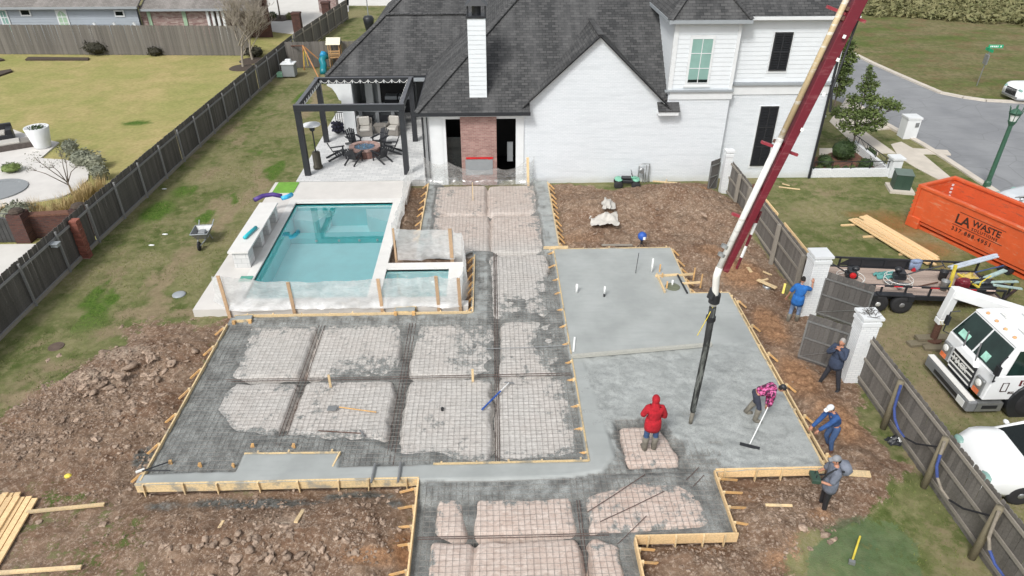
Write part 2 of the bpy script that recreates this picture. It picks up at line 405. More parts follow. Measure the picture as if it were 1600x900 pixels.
# ------------------------------------------------------------------ ground: one sheet to the horizon
def axis(a,b,s,lo,hi):
    v=list(np.arange(a,b+1e-6,s)); st=s; x=b
    while x<hi: st=min(st*1.12,6); x+=st; v.append(x)
    st=s; x=a
    while x>lo: st=min(st*1.12,6); x-=st; v.insert(0,x)
    return np.array(v)
gx=axis(-16.8,12,.08,-170,170); gy=axis(8.4,32,.08,-25,260)
X,Y=np.meshgrid(gx,gy)
Z=np.full(X.shape,GZ)
dl=sdf(D_LEFT,X,Y); dr=sdf(D_RIGHT,X,Y); ds=sdf(SLAB,X,Y); dp=sdf(POOLHOLE,X,Y)
dirt=np.maximum(sm(1.5,-1.1,dl+fbm(X*.8,Y*.8,55,3)*1.2), sm(.6,-.6,dr+fbm(X*.9,Y*.9,56,3)*.8))
PLANTER=[(-4.2,23.5),(-.8,23.5),(-.8,24.3),(-3.05,24.3),(-3.05,31.2),(-4.1,31.2),(-4.3,26)]
thin=sm(.3,-.6,sdf(P((-200,800),(60,735),(150,745),(250,800),(262,905),(260,1000),(-400,1000)),X,Y)); dirt=dirt*(1-.42*thin)
dirt=np.maximum(dirt, sm(.2,-.1,sdf(PLANTER,X,Y)))
dirt=np.maximum(dirt, sm(.1,-.1,sdf([(-9.4,19.8),(-.7,19.8),(-.7,24.2),(-1.3,24.2),(-1.3,20.4),(-9.4,20.4)],X,Y)))
def bumpz(px,py,rx,ry,h,ang=0):
    c=at(px,py); dx=X-c.x; dy=Y-c.y
    u=dx*cos(ang)+dy*sin(ang); v=-dx*sin(ang)+dy*cos(ang)
    return h*np.exp(-((u/rx)**2+(v/ry)**2))
hp=0
for a in [(140,595,1.5,.7,.26,.5),(240,560,1.5,.8,.28,.3),(60,650,1.4,.5,.16,.5),(250,640,1.2,.8,.14),(120,690,1.5,.9,.1),(330,850,1.5,.8,.28),(480,830,1.6,.7,.28),(580,870,1.0,.8,.28),(560,800,.8,.5,.2),
          (960,330,2.0,1.4,.6),(1060,320,2.0,1.6,.85),(1130,350,1.4,1.5,.6),(910,340,1.2,1.5,.4),(1090,400,1.2,1.0,.25),(1200,450,.7,1.2,.15),(1290,640,.6,1.0,.15),(1350,745,.8,.8,.2),(1220,830,1.2,.7,.25),(1080,880,1.0,.6,.25),(1165,800,.7,.5,.1),(1250,790,.6,.4,.15)]:
    hp=hp+bumpz(*a)
near=sm(0,.5,ds)
lump=(np.abs(fbm(X*1.6,Y*1.9,3,4))*.2+np.abs(fbm(X*4.5,Y*4.5,9,3))*.15-.05)
Z=Z+hp*near*np.where(dirt>.02,1,.6)+lump*dirt*(.35+.65*near)+fbm(X*.5,Y*.5,21,3)*.03*sm(60,10,Y)
Z=Z-.1*sm(.9,.1,ds)*dirt
Z=np.where(ds<-.06, -1.6, Z); Z=np.where(dp<-.05, -3.2, Z)
xl=np.interp(Y,[p[1] for p in LFENCE],[p[0] for p in LFENCE]); beyond=sm(.3,-.3,X-xl)
tan_=beyond*sm(75,70,Y)
CURB=P((1322,78),(1400,115),(1470,145),(1540,157),(1600,160))
road=P((1300,60),(1322,78),(1400,115),(1470,145),(1540,157),(1600,160),(1700,158),(1900,165),(1900,500),(1620,345),(1545,293),(1480,250),(1440,225),(1380,192),(1330,165),(1290,150))
drd=sdf(road,X,Y)
FIELD=P((1250,40),(1322,78),(1400,115),(1470,145),(1540,157),(1600,160),(2600,170))+[(170,255),(10,255)]
field=sm(.5,-.5,sdf(FIELD,X,Y))
Z=Z-.12*sm(.2,-.2,drd)
def blob(items):
    r=np.zeros(X.shape)
    for px,py,rx,ry,h in items:
        c=at(px,py); r=np.maximum(r,h*np.exp(-(((X-c.x)/rx)**2+((Y-c.y)/ry)**2)))
    return r
attrs=dict(dirt=dirt, tan=tan_, field=field,
 lush=blob([(245,330,.9,1.6,.95),(285,300,.9,1.3,.7),(240,515,.5,.3,1.),(212,194,1.2,.35,1.2),(400,300,.5,.8,.5),(330,430,.5,1.5,.45),(100,560,.8,.8,.5),(60,590,.8,.6,.4),(355,310,.6,.8,.5),(1310,395,1.5,1.,.4),(105,745,.5,.3,.7),(75,785,.7,.4,.75),(220,810,.7,.3,.6),(80,895,.5,.2,.5),(1420,840,.6,.5,.25),(1390,770,.6,.6,.3)]),
 dry=blob([(235,490,.9,.7,1.),(260,470,.5,.5,.8),(345,320,.9,1.6,.85),(290,400,.7,1.4,.75),(330,270,.6,1.6,.7),(375,220,.6,1.6,.7),(200,490,.8,.8,.7),(240,440,.6,1.2,.7),(170,520,1.2,.6,.8),(100,570,1.2,.6,.8),(30,625,1.3,.6,.8),(290,490,.8,.6,.8),(60,540,.6,.6,.5),(400,260,.4,1.,.5),(70,260,.1,.1,0),(40,600,1.,.9,.6),(1480,470,2.5,2.,.45),(1400,540,2.,2.2,.8),(1460,620,1.6,1.5,.8),(1250,290,2.,1.2,.5),(1300,320,2,1.5,.4),(150,840,1.6,.6,.5),(1480,830,.8,1.2,.5),(1430,720,.5,1.5,.6),(1500,880,1,1.2,.5),(360,200,.8,2.,.7),(300,250,.5,1.5,.6),(180,430,.7,1.4,.65),(1300,300,1.6,1.,.6),(1240,330,1.2,1.,.5),(1330,370,.8,.6,.5),(1450,450,1.5,.8,.5)]),
 clay=np.maximum(blob([(1160,430,1.2,1.5,.95),(1205,510,.7,1.5,1.),(1250,590,.7,1.5,1.),(1310,660,.9,1.4,.85),(1110,400,1.,.8,.7),(900,375,2.,.7,.6),(960,300,1.2,.5,.5),(1180,780,1.,.5,.6),(1100,860,.8,.5,.6),(1270,860,.9,.6,.8),(640,860,.7,.6,1.),(580,880,.8,.3,1.),(1220,880,.8,.5,.7),(1280,810,.6,.3,.7),(1090,310,1.1,.6,.8),(870,380,.4,2.,.6),(1350,720,1,.6,.4),(650,300,.5,1.5,.6)]),0),
 pale=blob([(200,560,1.3,.8,.8),(150,600,1.4,.6,.8),(60,640,1.2,.4,.6),(300,470,.5,.3,.8),(450,830,.8,.4,.7),(390,850,.7,.4,.5),(250,660,1.,.5,.5),(1150,395,1.,.4,.6),(1050,380,1.4,.5,.4),(220,470,.6,.4,.7),(1400,550,.5,.5,.2)]),
 mud=np.maximum(blob([(255,790,.8,.3,.7),(420,790,1.8,.28,.9),(560,775,1.2,.25,.9),(340,785,1.2,.25,.8),(225,715,.3,.5,1.0),(620,790,.4,.25,.7)]),0),
 rustd=blob([(1400,350,1.6,1.8,.85),(1450,390,1.2,1.2,.85),(1345,335,1.2,.6,.7),(1480,415,.8,.8,.6)]),
 turf=.8*sm(.25,-.15,sdf(P((1290,830),(1340,808),(1400,818),(1430,850),(1442,900),(1440,960),(1270,960),(1262,880)),X,Y)))
yx=X+fbm(X*.25,Y*.25,81,3)*1.6
side=sm(-16.3,-15.6,X)*sm(-9.5,-10.8,X)*sm(17,21,Y)*sm(56,46,Y)
patch=fbm(X*.42,Y*.2,83,4)
attrs['dry']=np.maximum(attrs['dry'], side*(.78*np.exp(-((yx+12.1)/.55)**2)+.5*np.exp(-((yx+14.3)/.4)**2))*sm(-.35,.15,patch))
attrs['lush']=np.maximum(attrs['lush'], side*.72*sm(.12,.42,fbm(X*.55+3,Y*.3,87,4)))
grid_obj('ground', gx, gy, Z, M['ground'], attrs)
GX,GY,GZZ=gx,gy,Z
def ground_z(x,y):
    i=int(np.clip(np.searchsorted(GX,x)-1,0,len(GX)-2)); j=int(np.clip(np.searchsorted(GY,y)-1,0,len(GY)-2))
    tx=(x-GX[i])/(GX[i+1]-GX[i]); ty=(y-GY[j])/(GY[j+1]-GY[j])
    return float((GZZ[j,i]*(1-tx)+GZZ[j,i+1]*tx)*(1-ty)+(GZZ[j+1,i]*(1-tx)+GZZ[j+1,i+1]*tx)*ty)
DIRT=dirt
# ------------------------------------------------------------------ foundation: film-covered pads, then the concrete on them
fx=np.arange(-9.3,8.8,.05); fy=np.arange(7.5,31.5,.05)
X,Y=np.meshgrid(fx,fy); dS=sdf(SLAB,X,Y)
wx=X+fbm(X*1.9,Y*1.9,5,3)*.1; wy=Y+fbm(X*1.9,Y*1.9,15,3)*.1
dpad=np.full(X.shape,9.)
for i,r in enumerate(rects):
    cx=sum(p[0] for p in r)/len(r); cy=sum(p[1] for p in r)/len(r)
    s=[(cx+(p[0]-cx)*(1-.05/max(.2,abs(p[0]-cx))),cy+(p[1]-cy)*(1-.05/max(.2,abs(p[1]-cy)))) for p in r]
    dpad=np.minimum(dpad, sdf(s,wx,wy)-.09)
bed=-.105-.42*sm(-.01,.24,dpad)-.02*sm(-.25,.0,dpad)+fbm(X*3,Y*3,2,3)*.014
def reg(poly): return sdf(poly,X,Y)
n1=fbm(X*1.1,Y*1.1,31,4); n2=fbm(X*4,Y*4,41,3); n3=fbm(X*11,Y*11,47,2)
def fill(d, level, k=.7, soft=0): return level - k*np.maximum(d,0)
con=-.34+n1*.08+n2*.04                     # trenches part filled
dry=np.zeros(X.shape)
for poly in ([(-6.25,19.2),(-5.7,19.2),(-5.75,16.9),(-6.2,16.9)],[(-6.3,15.9),(-5.75,15.9),(-5.8,14.1),(-6.4,14.1)],[(-.45,31.3),(-.05,31.3),(-.05,28.2),(-.42,28.2)],[(-.35,27.3),(.05,27.3),(.05,24.9),(-.3,24.9)],
             [(-1.2,11.3),(2.5,11.2),(2.2,10.4),(2.15,7.6),(-1.2,7.6)]):
    dry=np.maximum(dry, sm(.12,-.08,reg(poly)))
con=con-.5*dry
edge=n1*.3+n2*.12
def lay(poly, level, k=.7, ed=1.0, nz=.03):
    global con
    d=reg(poly)+edge*ed
    con=np.maximum(con, level-k*np.maximum(d,0)+n2*nz)
lay([(-9.2,12.4),(2.6,12.4),(2.6,13.3),(1.2,13.0),(-.6,12.9),(-2.6,13.4),(-3.5,13.9),(-6,14.1),(-7.3,14.4),(-8.2,15.2),(-8.2,19.4),(-9.2,19.9)],-.085,.5)
lay([(-9.2,19.45),(-.6,19.45),(-.6,20.1),(-9.2,20.1)],-.07,.6,.6)
lay([(-3.2,31.5),(-2.75,31.5),(-2.75,24.4),(-3.2,24.4)],-.06,.6,.5)
lay([(2.05,31.5),(2.7,31.5),(2.7,24.3),(2.1,24.3)],-.05,.6,.5)
lay([(-.9,24.3),(-.3,24.3),(-.3,19.7),(-.9,19.7)],-.06,.6,.5)
lay([(1.7,22.0),(2.6,22.8),(2.6,12.7),(2.15,12.7),(2.0,16.2),(1.6,16.9),(1.2,18.2),(1.8,19.7)],-.10,.55,1.1)
lay([(.2,20.9),(1.5,20.7),(1.6,19.4),(.5,19.6)],-.11,.5,1.1)
lay([(-1.2,19.7),(-.2,19.7),(-.1,16.4),(-.5,16.7),(-1.2,17.4)],-.115,.5,1.0)
lay([(-4.4,17.4),(-3.3,17.5),(-3.1,16.6),(-5.2,16.7)],-.12,.5,1.)
lay([(-3.4,19.5),(-2.5,19.5),(-2.6,18.6),(-3.1,18.6)],-.1,.4,.6)
lay([(-9.2,12.4),(8.5,12.4),(8.5,12.9),(6,12.6),(5.3,12.2),(3.2,12.3),(2.2,11.85),(-2,11.85),(-2,12.4)],-.07,.5,.6)
lay([(3.2,12.3),(5.7,12.4),(5.7,10.4),(5.1,10.4),(5.0,11.3),(4.6,12.05),(3.5,12.1)],-.12,.5,.5)
lay([(2.4,10.7),(5.7,10.8),(5.7,10.3),(2.4,10.3)],-.2,.4,.4)
lay([(-2.1,12.2),(-1.55,12.2),(-1.55,7.6),(-2.1,7.6)],-.2,.4,.4)
lay([(3.2,10.5),(2.7,10.5),(2.85,7.6),(3.2,7.6)],-.22,.4,.4)
lay([(1.75,12.1),(2.15,12.1),(2.1,11.0),(1.8,11.0)],-.16,.5,.3)
lay([(-.9,12.1),(-.5,12.1),(-.55,11.2),(-.8,11.2)],-.16,.5,.3)
rough=np.ones(X.shape); lowlevel=con.copy()
def smoothlay(poly, level=-.012, ed=0.0, k=1.2, ro=0.0, nz=0.0):
    global con, rough
    d=reg(poly)+edge*ed
    h=level-k*np.maximum(d,0)+(n2*nz if nz else 0)
    rough=np.where(h>con, np.minimum(1,ro+sm(0,.12,d)), rough); con=np.maximum(con,h)
ISL=rects[-1]
isl=sdf([(3.45,14.25),(4.4,14.3),(4.85,13.2),(4.8,12.75),(3.5,12.75)],X,Y)+edge*.4
# rough wet concrete still being spread
roughpoly=[(2.4,17.4),(8.5,17.9),(8.5,12.4),(5.6,12.4),(5.0,12.9),(4.5,12.6),(2.9,12.6),(2.4,12.6)]
d=reg(roughpoly); tongue=sm(-.25,.15,-(isl))                      # 1 inside the bare island
low=sm(14.6,12.4,Y+n1*.5)*sm(6.9,5.0,X)*.075
ridge=np.abs(fbm(X*1.5+Y*.6,Y*2.6,71,3))
h=-.015-1.1*np.maximum(d,0)-.35*tongue-low+n2*.04+n3*.016-ridge*.05+.01
rough=np.where(h>con,1.0,rough); con=np.maximum(con,h)
band=np.minimum(.09,0)
smoothlay([(2.4,24.4),(7.2,24.3),(7.15,20.9),(8.55,20.9),(8.55,17.9),(6.98,17.75),(2.4,17.25)],-.004)
smoothlay([(2.4,17.4),(2.75,17.3),(2.85,15.6),(3.05,13.6),(3.1,13.0),(2.7,12.5),(1.6,12.35),(-9.2,12.35),(-9.2,12.72),(-6.75,12.72),(-6.72,13.35),(-4.25,13.32),(-4.2,12.8),(-1.7,12.82),(2.45,12.82)],-.004,.12)
rough=rough*np.where(Y>13,1-.55*sm(16.3,17.9,Y+n1*1.6),1)
smoothlay([(7.2,14),(8.55,17.9),(8.55,12.9),(8.2,12.9)],-.012,.5,1.,.55,.01)
con=np.minimum(con,-.003)
splash=sm(.5,-.4,(-.05-np.maximum(con,-.5))*3)
splash=.17*sm(-.42,-.12,con)+.10*n1
trench=sm(.04,.25,dpad)
pink=sm(24,26,Y)*.6+sm(12.3,11.8,Y)*.9+sm(2.8,3.2,X)*.9+.12*sm(-.3,.3,n1)
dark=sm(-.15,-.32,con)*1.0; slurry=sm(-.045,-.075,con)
grid_obj('graded_pads_under_film', fx, fy, bed, M['bed'], dict(splash=splash,trench=trench,pink=np.clip(pink,0,1)), keep=(dS<.03))
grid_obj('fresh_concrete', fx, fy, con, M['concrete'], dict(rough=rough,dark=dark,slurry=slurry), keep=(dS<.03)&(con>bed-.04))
CON=con; BED=bed
def top_z(x,y):
    i=int(np.clip((x-fx[0])/.05,0,len(fx)-1)); j=int(np.clip((y-fy[0])/.05,0,len(fy)-1)); return float(max(CON[j,i],BED[j,i]))
# ------------------------------------------------------------------ pool and its deck
def deck_mat():
    k=NM('white_pavers'); uv=k.co('UV')
    br=k.node('ShaderNodeTexBrick', {'Vector':uv,'Scale':1.0,'Color1':(*srgb(192,193,192),1),'Color2':(*srgb(214,214,212),1),'Mortar':(*srgb(164,166,166),1),'Mortar Size':.01,'Brick Width':.4,'Row Height':.2})
    c=k.mix(k.math('MULTIPLY',k.ramp(k.noise(1.6,5,.7),.45,.65),.35), br.outputs[0], srgb(190,192,192))
    c=k.mix(k.math('MULTIPLY',k.ramp(k.noise(9,4,.7),.5,.7),.3), c, srgb(176,178,178))
    return k.done(c,.7,k.bump(br.outputs['Fac'],-.15,.004))
M['paver']=deck_mat()
M['coping']=plain('coping_stone', srgb(214,213,209), .6, .05, 3)
M['travertine']=plain('pale_deck_stone', srgb(204,201,196), .65, .06, 1.5)
def plaster_mat(name, col):
    k=NM(name); n=k.noise(1.2,4,.6)
    return k.done(k.mix(k.ramp(n,.3,.7), mul(col,.93), mul(col,1.05)), .6)
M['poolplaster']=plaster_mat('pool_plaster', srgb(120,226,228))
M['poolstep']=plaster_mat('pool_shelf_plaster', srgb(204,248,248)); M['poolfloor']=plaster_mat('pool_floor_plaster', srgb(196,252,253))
def water_mat():
    k=NM('pool_water'); k.n.remove(k.b)
    fr=k.node('ShaderNodeFresnel', {'IOR':1.45}); bp=k.bump(k.noise(2.5,3,.5), .05, .03)
    k.l.new(bp, fr.inputs['Normal'])
    tr=k.node('ShaderNodeBsdfTransparent', {'Color':(.95,.995,1,1)})
    gl=k.node('ShaderNodeBsdfGlossy', {'Roughness':.02,'Color':(1,1,1,1)}); k.l.new(bp, gl.inputs['Normal'])
    mx=k.node('ShaderNodeMixShader', {0:k.math('MULTIPLY',fr.outputs[0],3.1)}); k.l.new(tr.outputs[0],mx.inputs[1]); k.l.new(gl.outputs[0],mx.inputs[2])
    k.l.new(mx.outputs[0], k.out.inputs['Surface']); return k.m
M['water']=water_mat()
PX0,PX1,PY0,PY1=-9.05,-4.6,20.95,29.05
SX0,SX1,SY0,SY1=-4.15,-1.75,20.9,22.95
pool=thing('swimming_pool','rectangular turquoise swimming pool with white coping and attached square spa','swimming pool',(-6.8,25,0))
T=Matrix.Translation((6.8,-25,0))
def pb(mb,name,m,**k):
    return mb.build(name,m,pool,M=Matrix.Translation((6.8,-25,0)),**k)
# shell: walls and floors as open tubs
s=MB()
def tub(x0,x1,y0,y1,z0,z1,s):
    s.poly([(x0,y0,z0),(x1,y0,z0),(x1,y1,z0),(x0,y1,z0)])
    for a,b in (((x0,y0),(x0,y1)),((x0,y1),(x1,y1)),((x1,y1),(x1,y0)),((x1,y0),(x0,y0))):
        s.poly([(a[0],a[1],z0),(b[0],b[1],z0),(b[0],b[1],z1),(a[0],a[1],z1)])
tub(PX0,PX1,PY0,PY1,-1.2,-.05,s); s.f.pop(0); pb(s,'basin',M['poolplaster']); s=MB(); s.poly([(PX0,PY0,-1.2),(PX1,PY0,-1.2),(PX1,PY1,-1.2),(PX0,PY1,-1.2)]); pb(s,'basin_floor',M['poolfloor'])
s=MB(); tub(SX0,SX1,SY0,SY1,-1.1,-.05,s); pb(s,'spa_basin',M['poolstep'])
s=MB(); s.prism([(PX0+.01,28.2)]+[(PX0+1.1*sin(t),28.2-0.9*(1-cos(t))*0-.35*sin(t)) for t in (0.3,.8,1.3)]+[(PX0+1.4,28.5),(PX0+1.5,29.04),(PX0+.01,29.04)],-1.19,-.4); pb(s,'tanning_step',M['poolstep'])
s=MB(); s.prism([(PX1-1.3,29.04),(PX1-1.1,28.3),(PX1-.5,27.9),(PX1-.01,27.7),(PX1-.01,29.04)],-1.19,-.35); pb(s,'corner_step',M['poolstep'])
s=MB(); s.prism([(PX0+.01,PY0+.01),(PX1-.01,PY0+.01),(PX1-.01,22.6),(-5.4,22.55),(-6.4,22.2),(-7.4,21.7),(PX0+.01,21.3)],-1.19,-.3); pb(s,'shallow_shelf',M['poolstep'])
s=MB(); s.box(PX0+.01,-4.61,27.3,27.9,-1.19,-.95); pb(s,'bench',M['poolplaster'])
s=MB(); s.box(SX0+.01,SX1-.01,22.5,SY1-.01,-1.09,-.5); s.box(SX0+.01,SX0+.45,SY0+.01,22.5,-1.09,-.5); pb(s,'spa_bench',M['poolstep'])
s=MB(); s.poly([(PX0,PY0,-.12),(PX1,PY0,-.12),(PX1,PY1,-.12),(PX0,PY1,-.12)]); o=pb(s,'water_surface',M['water'])
s=MB(); s.poly([(SX0,SY0,-.1),(SX1,SY0,-.1),(SX1,SY1,-.1),(SX0,SY1,-.1)]); pb(s,'spa_water',M['water'])
s=MB()
for x0,x1,y0,y1 in ((PX0-.32,PX0,PY0-.3,PY1+.32),(PX0,PX1,PY1,PY1+.32),(PX1,SX0,PY0-.3,PY1+.32),(PX0,PX1,PY0-.3,PY0),(SX0,SX1,SY1,SY1+.42),(SX0,SX1,PY0-.3,SY0),(SX1,SX1+.55,PY0-.3,SY1+.42)):
    s.box(x0,x1,y0,y1,-.12,.02)
pb(s,'coping',M['coping'])
s=MB()
for y in (27.2,27.2,27.2): pass
for x in (-7.9,-6.9,-6.0,-5.2): s.ball((x,27.28,-1.05),.06)
for x in (-3.4,-2.4): s.ball((x,22.9,-.35),.03)
pb(s,'jet',M['white'])
# deck round the pool (setting)
s=MB()
for x0,x1,y0,y1 in ((-10.6,PX0-.33,20.32,31.42),(PX0-.325,SX1+.8,20.3,PY0-.305),(PX0-.325,-4.02,PY1+.325,31.42)):
    s.box(x0,x1,y0,y1,-.55,0)
o=s.build('pool_deck',M['travertine'],kind='structure')
# water-feature bench: long white box with openings towards the pool
f=thing('water_feature_wall','long low white wall box with open bays along the left of the pool','pool wall',(-9.7,25.4,0))
s=MB(); 
s.box(-.3,.3,-2.2,-1.6,0,.68)
for y in (-.55,.5,1.65): s.box(-.3,.3,y,y+.35,0,.68)
s.box(-.3,-.15,-2.1,2.0,0,.66); s.build('wall',M['paver'],f)
s=MB(); s.box(-.42,.36,-2.3,2.1,.682,.75); s.build('top_slab',M['coping'],f)
def noodle(name,pts,r,m,label,cat,group=None):
    o=MB().tube(pts,r,8).build(name,m,None,True); return tag(o,label,cat,group)
noodle('pool_noodle',[(-9.75,24.1,.83),(-9.66,24.5,.84),(-9.55,25.0,.83)],.07,M['teal'],'short turquoise foam noodle lying on the white pool wall','pool toy')
M['purple']=plain('purple_foam',srgb(72,50,120),.5); M['skyblue']=plain('sky_blue_foam',srgb(64,176,224),.45)
noodle('pool_float',[(-10.35,27.6,.83),(-10.1,27.95,.86),(-9.7,28.1,.86),(-9.3,28.0,.82)],.1,M['purple'],'purple foam float draped across the far end of the white pool wall','pool toy')
noodle('pool_float',[(-9.2,27.72,.84),(-9.0,27.9,.83),(-8.9,28.2,.8)],.1,M['skyblue'],'sky blue foam float beside the purple float','pool toy')
M['turfmat']=plain('artificial_turf',srgb(108,156,60),.95,.15,3,.6,bs=90)
tag(MB().box(-10.42,-9.42,30.15,31.35,.004,.03).build('turf_mat',M['turfmat']),'bright green artificial turf mat on the pale deck behind the pool','mat')
tag(MB().box(-9.55,-9.1,22.15,22.5,.021,.05).build('turf_mat',plain('teal_mat',srgb(84,150,134),.8)),'small teal mat on the coping at the near left pool corner','mat')
# ------------------------------------------------------------------ plastic sheeting on stakes
def plastic_mat(name='clear_plastic', a=.42, col=(.92,.93,.92)):
    k=NM(name); k.n.remove(k.b)
    tr=k.node('ShaderNodeBsdfTransparent', {'Color':(.95,.96,.96,1)})
    df=k.node('ShaderNodeBsdfDiffuse', {'Color':(*col,1)}); tl=k.node('ShaderNodeBsdfTranslucent', {'Color':(*col,1)})
    gl=k.node('ShaderNodeBsdfGlossy', {'Roughness':.22,'Color':(1,1,1,1)})
    m1=k.node('ShaderNodeMixShader', {0:.45}); k.l.new(df.outputs[0],m1.inputs[1]); k.l.new(tl.outputs[0],m1.inputs[2])
    m2=k.node('ShaderNodeMixShader', {0:.2}); k.l.new(m1.outputs[0],m2.inputs[1]); k.l.new(gl.outputs[0],m2.inputs[2])
    n=k.noise(2.2,5,.7,k.scalev(k.pos(),1,1,2.5),1.2)
    fac=k.math('MULTIPLY_ADD', k.ramp(n,.3,.7), .34, a)
    m3=k.node('ShaderNodeMixShader', {0:fac}); k.l.new(tr.outputs[0],m3.inputs[1]); k.l.new(m2.outputs[0],m3.inputs[2])
    k.l.new(m3.outputs[0], k.out.inputs['Surface']); return k.m
M['plastic']=plastic_mat(a=.4); M['plasticthin']=plastic_mat('thin_plastic',.14,(.8,.8,.78))
def sheet(name,pts,label,cat='plastic sheet',sag=.12,seed=0,m=None,foot=.25,res=.08):
    """pts: list of (x,y,ztop,zbot); hangs between them and spreads at the foot"""
    P_=[Vector((p[0],p[1],0)) for p in pts]
    cum=[0]
    for a,b in zip(P_,P_[1:]): cum.append(cum[-1]+(b-a).length)
    L=cum[-1]; nx=max(6,int(L/res)); nz=16
    vs=[];fs=[]
    for i in range(nx+1):
        t=L*i/nx; k=0
        while k<len(cum)-2 and t>cum[k+1]: k+=1
        u=(t-cum[k])/(cum[k+1]-cum[k]); p=P_[k].lerp(P_[k+1],u)
        d=(P_[k+1]-P_[k]).normalized(); nr=Vector((d.y,-d.x,0))
        zt=pts[k][2]*(1-u)+pts[k+1][2]*u-sag*4*u*(1-u); zb=pts[k][3]*(1-u)+pts[k+1][3]*u
        for j in range(nz+1):
            v=j/nz
            off=float(fbm(t*1.3+seed,v*2.0,seed,3))*.16*(4*u*(1-u)*.8+.2)*(1.2-v*.4)+foot*max(0,(.25-v)/.25)**1.5
            off+=float(vnoise(t*6+v*5*(u-.5),v*1.1,seed+5))*.05
            vs.append(Vector((p.x,p.y,zb+(zt-zb)*v))+nr*off)
    for i in range(nx):
        for j in range(nz):
            a=i*(nz+1)+j; fs.append((a,a+nz+1,a+nz+2,a+1))
    o=link(name, mesh_from(name,vs,fs,m or M['plastic'],True)); return tag(o,label,cat)
sheet('plastic_sheet',[(-9.95,20.9,1.0,.03),(-9.32,20.31,1.36,.03),(-7.05,20.3,1.12,.03),(-3.97,20.3,1.2,.03),(-2.0,20.3,1.28,.03),(-1.25,20.32,1.2,.03)],'long clear plastic sheet on stakes along the near edge of the pool and spa',sag=.06,seed=1,foot=.12)
sheet('plastic_sheet',[(-1.2,20.32,1.2,.0),(-1.05,22.2,1.0,-.25),(-1.25,23.5,1.25,-.25),(-1.75,23.75,1.32,-.2)],'crumpled clear plastic sheet wrapped round the right side of the spa',sag=.1,seed=4,foot=.12)
sheet('plastic_sheet',[(-1.55,23.62,1.32,.03),(-3.8,23.66,1.38,.0)],'taut smooth plastic sheet screening the planting bed behind the spa',sag=.05,seed=7,foot=-.05)
sheet('plastic_sheet',[(-4.05,24.4,1.2,.03),(-3.98,26.5,1.05,.02),(-4.0,28.8,1.2,0),(-3.9,31.4,1.1,.0)],'clear plastic sheet leaning along the right side of the pool deck',sag=.15,seed=11,foot=-.12)
sheet('plastic_sheet',[(-3.35,31.35,1.35,-.05),(-2.2,31.25,1.05,-.08),(.2,31.15,.75,-.08),(1.7,31.12,1.22,-.08),(2.0,31.5,1.2,-.1)],'sagging plastic sheet hung across the brick pier and doors of the house','plastic sheet',sag=.3,seed=15,foot=.22,m=M['plasticthin'])
def stake(x,y,z0,z1,lean=(0,0),label='',w_=.06,m='pine'):
    o=MB().box(-w_/2*1.5,w_/2*1.5,-w_/3,w_/3,0,z1-z0).build('wooden_stake',M[m])
    o.matrix_world=Matrix.Translation((x,y,z0))@Euler((lean[0],lean[1],0)).to_matrix().to_4x4()
    return tag(o,label,'stake','stakes holding up the plastic sheets')
M['brownstake']=wood('brown_stake',srgb(186,156,124))
for x,zt,l in ((-9.34,1.42,'brown stake at the left end of the long plastic sheet by the pool'),(-7.05,1.12,'brown stake at the lowest dip of the long plastic sheet, in front of the pool'),(-3.97,1.2,'brown stake between the pool and the spa in front of the plastic'),(-1.98,1.28,'brown stake in front of the spa water'),(-1.22,1.18,'brown stake at the near right corner of the spa')):
    stake(x,20.24,-.35,zt,(0,-.02),l,.075,'brownstake')
stake(-1.66,23.6,-.1,1.36,(0,-.02),'spotted brown stake at the right end of the taut sheet behind the spa',.09,'brownstake')
stake(-3.86,23.62,-.1,1.4,(0,0),'pale stake at the left end of the taut sheet behind the spa',.05,'brownstake')
stake(1.72,31.05,-.4,1.28,(0,-.03),'new pale stake at the right end of the sheet on the house',.08,'pine')
# ------------------------------------------------------------------ wire mesh and rebar on chairs over the pads
def wires():
    mb=MB(); w_=.0085
    def run(axis,c,a,b):
        st=.152; pts=[]; seg=[]
        n=int((b-a)/st)
        for i in range(n+1):
            t=a+i*st; x,y=(c,t) if axis=='y' else (t,c)
            j=float(fbm(np.array(x*.9),np.array(y*.9),61 if axis=='y' else 77,2))
            z=-.062+j*.03
            cx_=j*.03
            ok=ins(x,y)
            p=Vector((x+(cx_ if axis=='y' else 0),y+(cx_ if axis=='x' else 0),z+(.006 if axis=='x' else 0)))
            if ok and top_z(x,y)<-.03: seg.append(p)
            else:
                if len(seg)>1: flush(seg,axis)
                seg=[]
        if len(seg)>1: flush(seg,axis)
    def flush(seg,axis):
        o=Vector((w_/2,0,0)) if axis=='y' else Vector((0,w_/2,0))
        vs=[];fs=[]
        for p in seg: vs += [p-o, p+Vector((0,0,w_*.7)), p+o]
        for i in range(len(seg)-1):
            b=i*3
            fs += [(b,b+1,b+4,b+3),(b+1,b+2,b+5,b+4)]
        mb.add(vs,fs)
    Z_=np.array
    def ins(x,y):
        if -9<x<8.4 and 12.5<y<19.8: return (x<2.4) or y<14.8
        if -.75<x<2.4 and 12.5<y<24.4: return True
        if -3.0<x<2.5 and 24.4<y<31: return True
        if -1.95<x<3.1 and y<12.5: return True
        if 3.1<=x<5.5 and 10.55<y<12.5: return True
        return False
    x=-8.95
    while x<6.5: run('y',x,7.6,31); x+=.152
    y=7.7
    while y<31: run('x',y,-8.95,6.6); y+=.152
    me=bpy.data.meshes.new('wire_mesh'); me.from_pydata([tuple(v) for v in mb.v],[],mb.f); me.materials.append(M['wire'])
    o=link('wire_mesh',me); tag(o,'grid of rusty welded wire mesh laid over the film covered pads','wire mesh',kind='stuff')
wires()
reb=[]
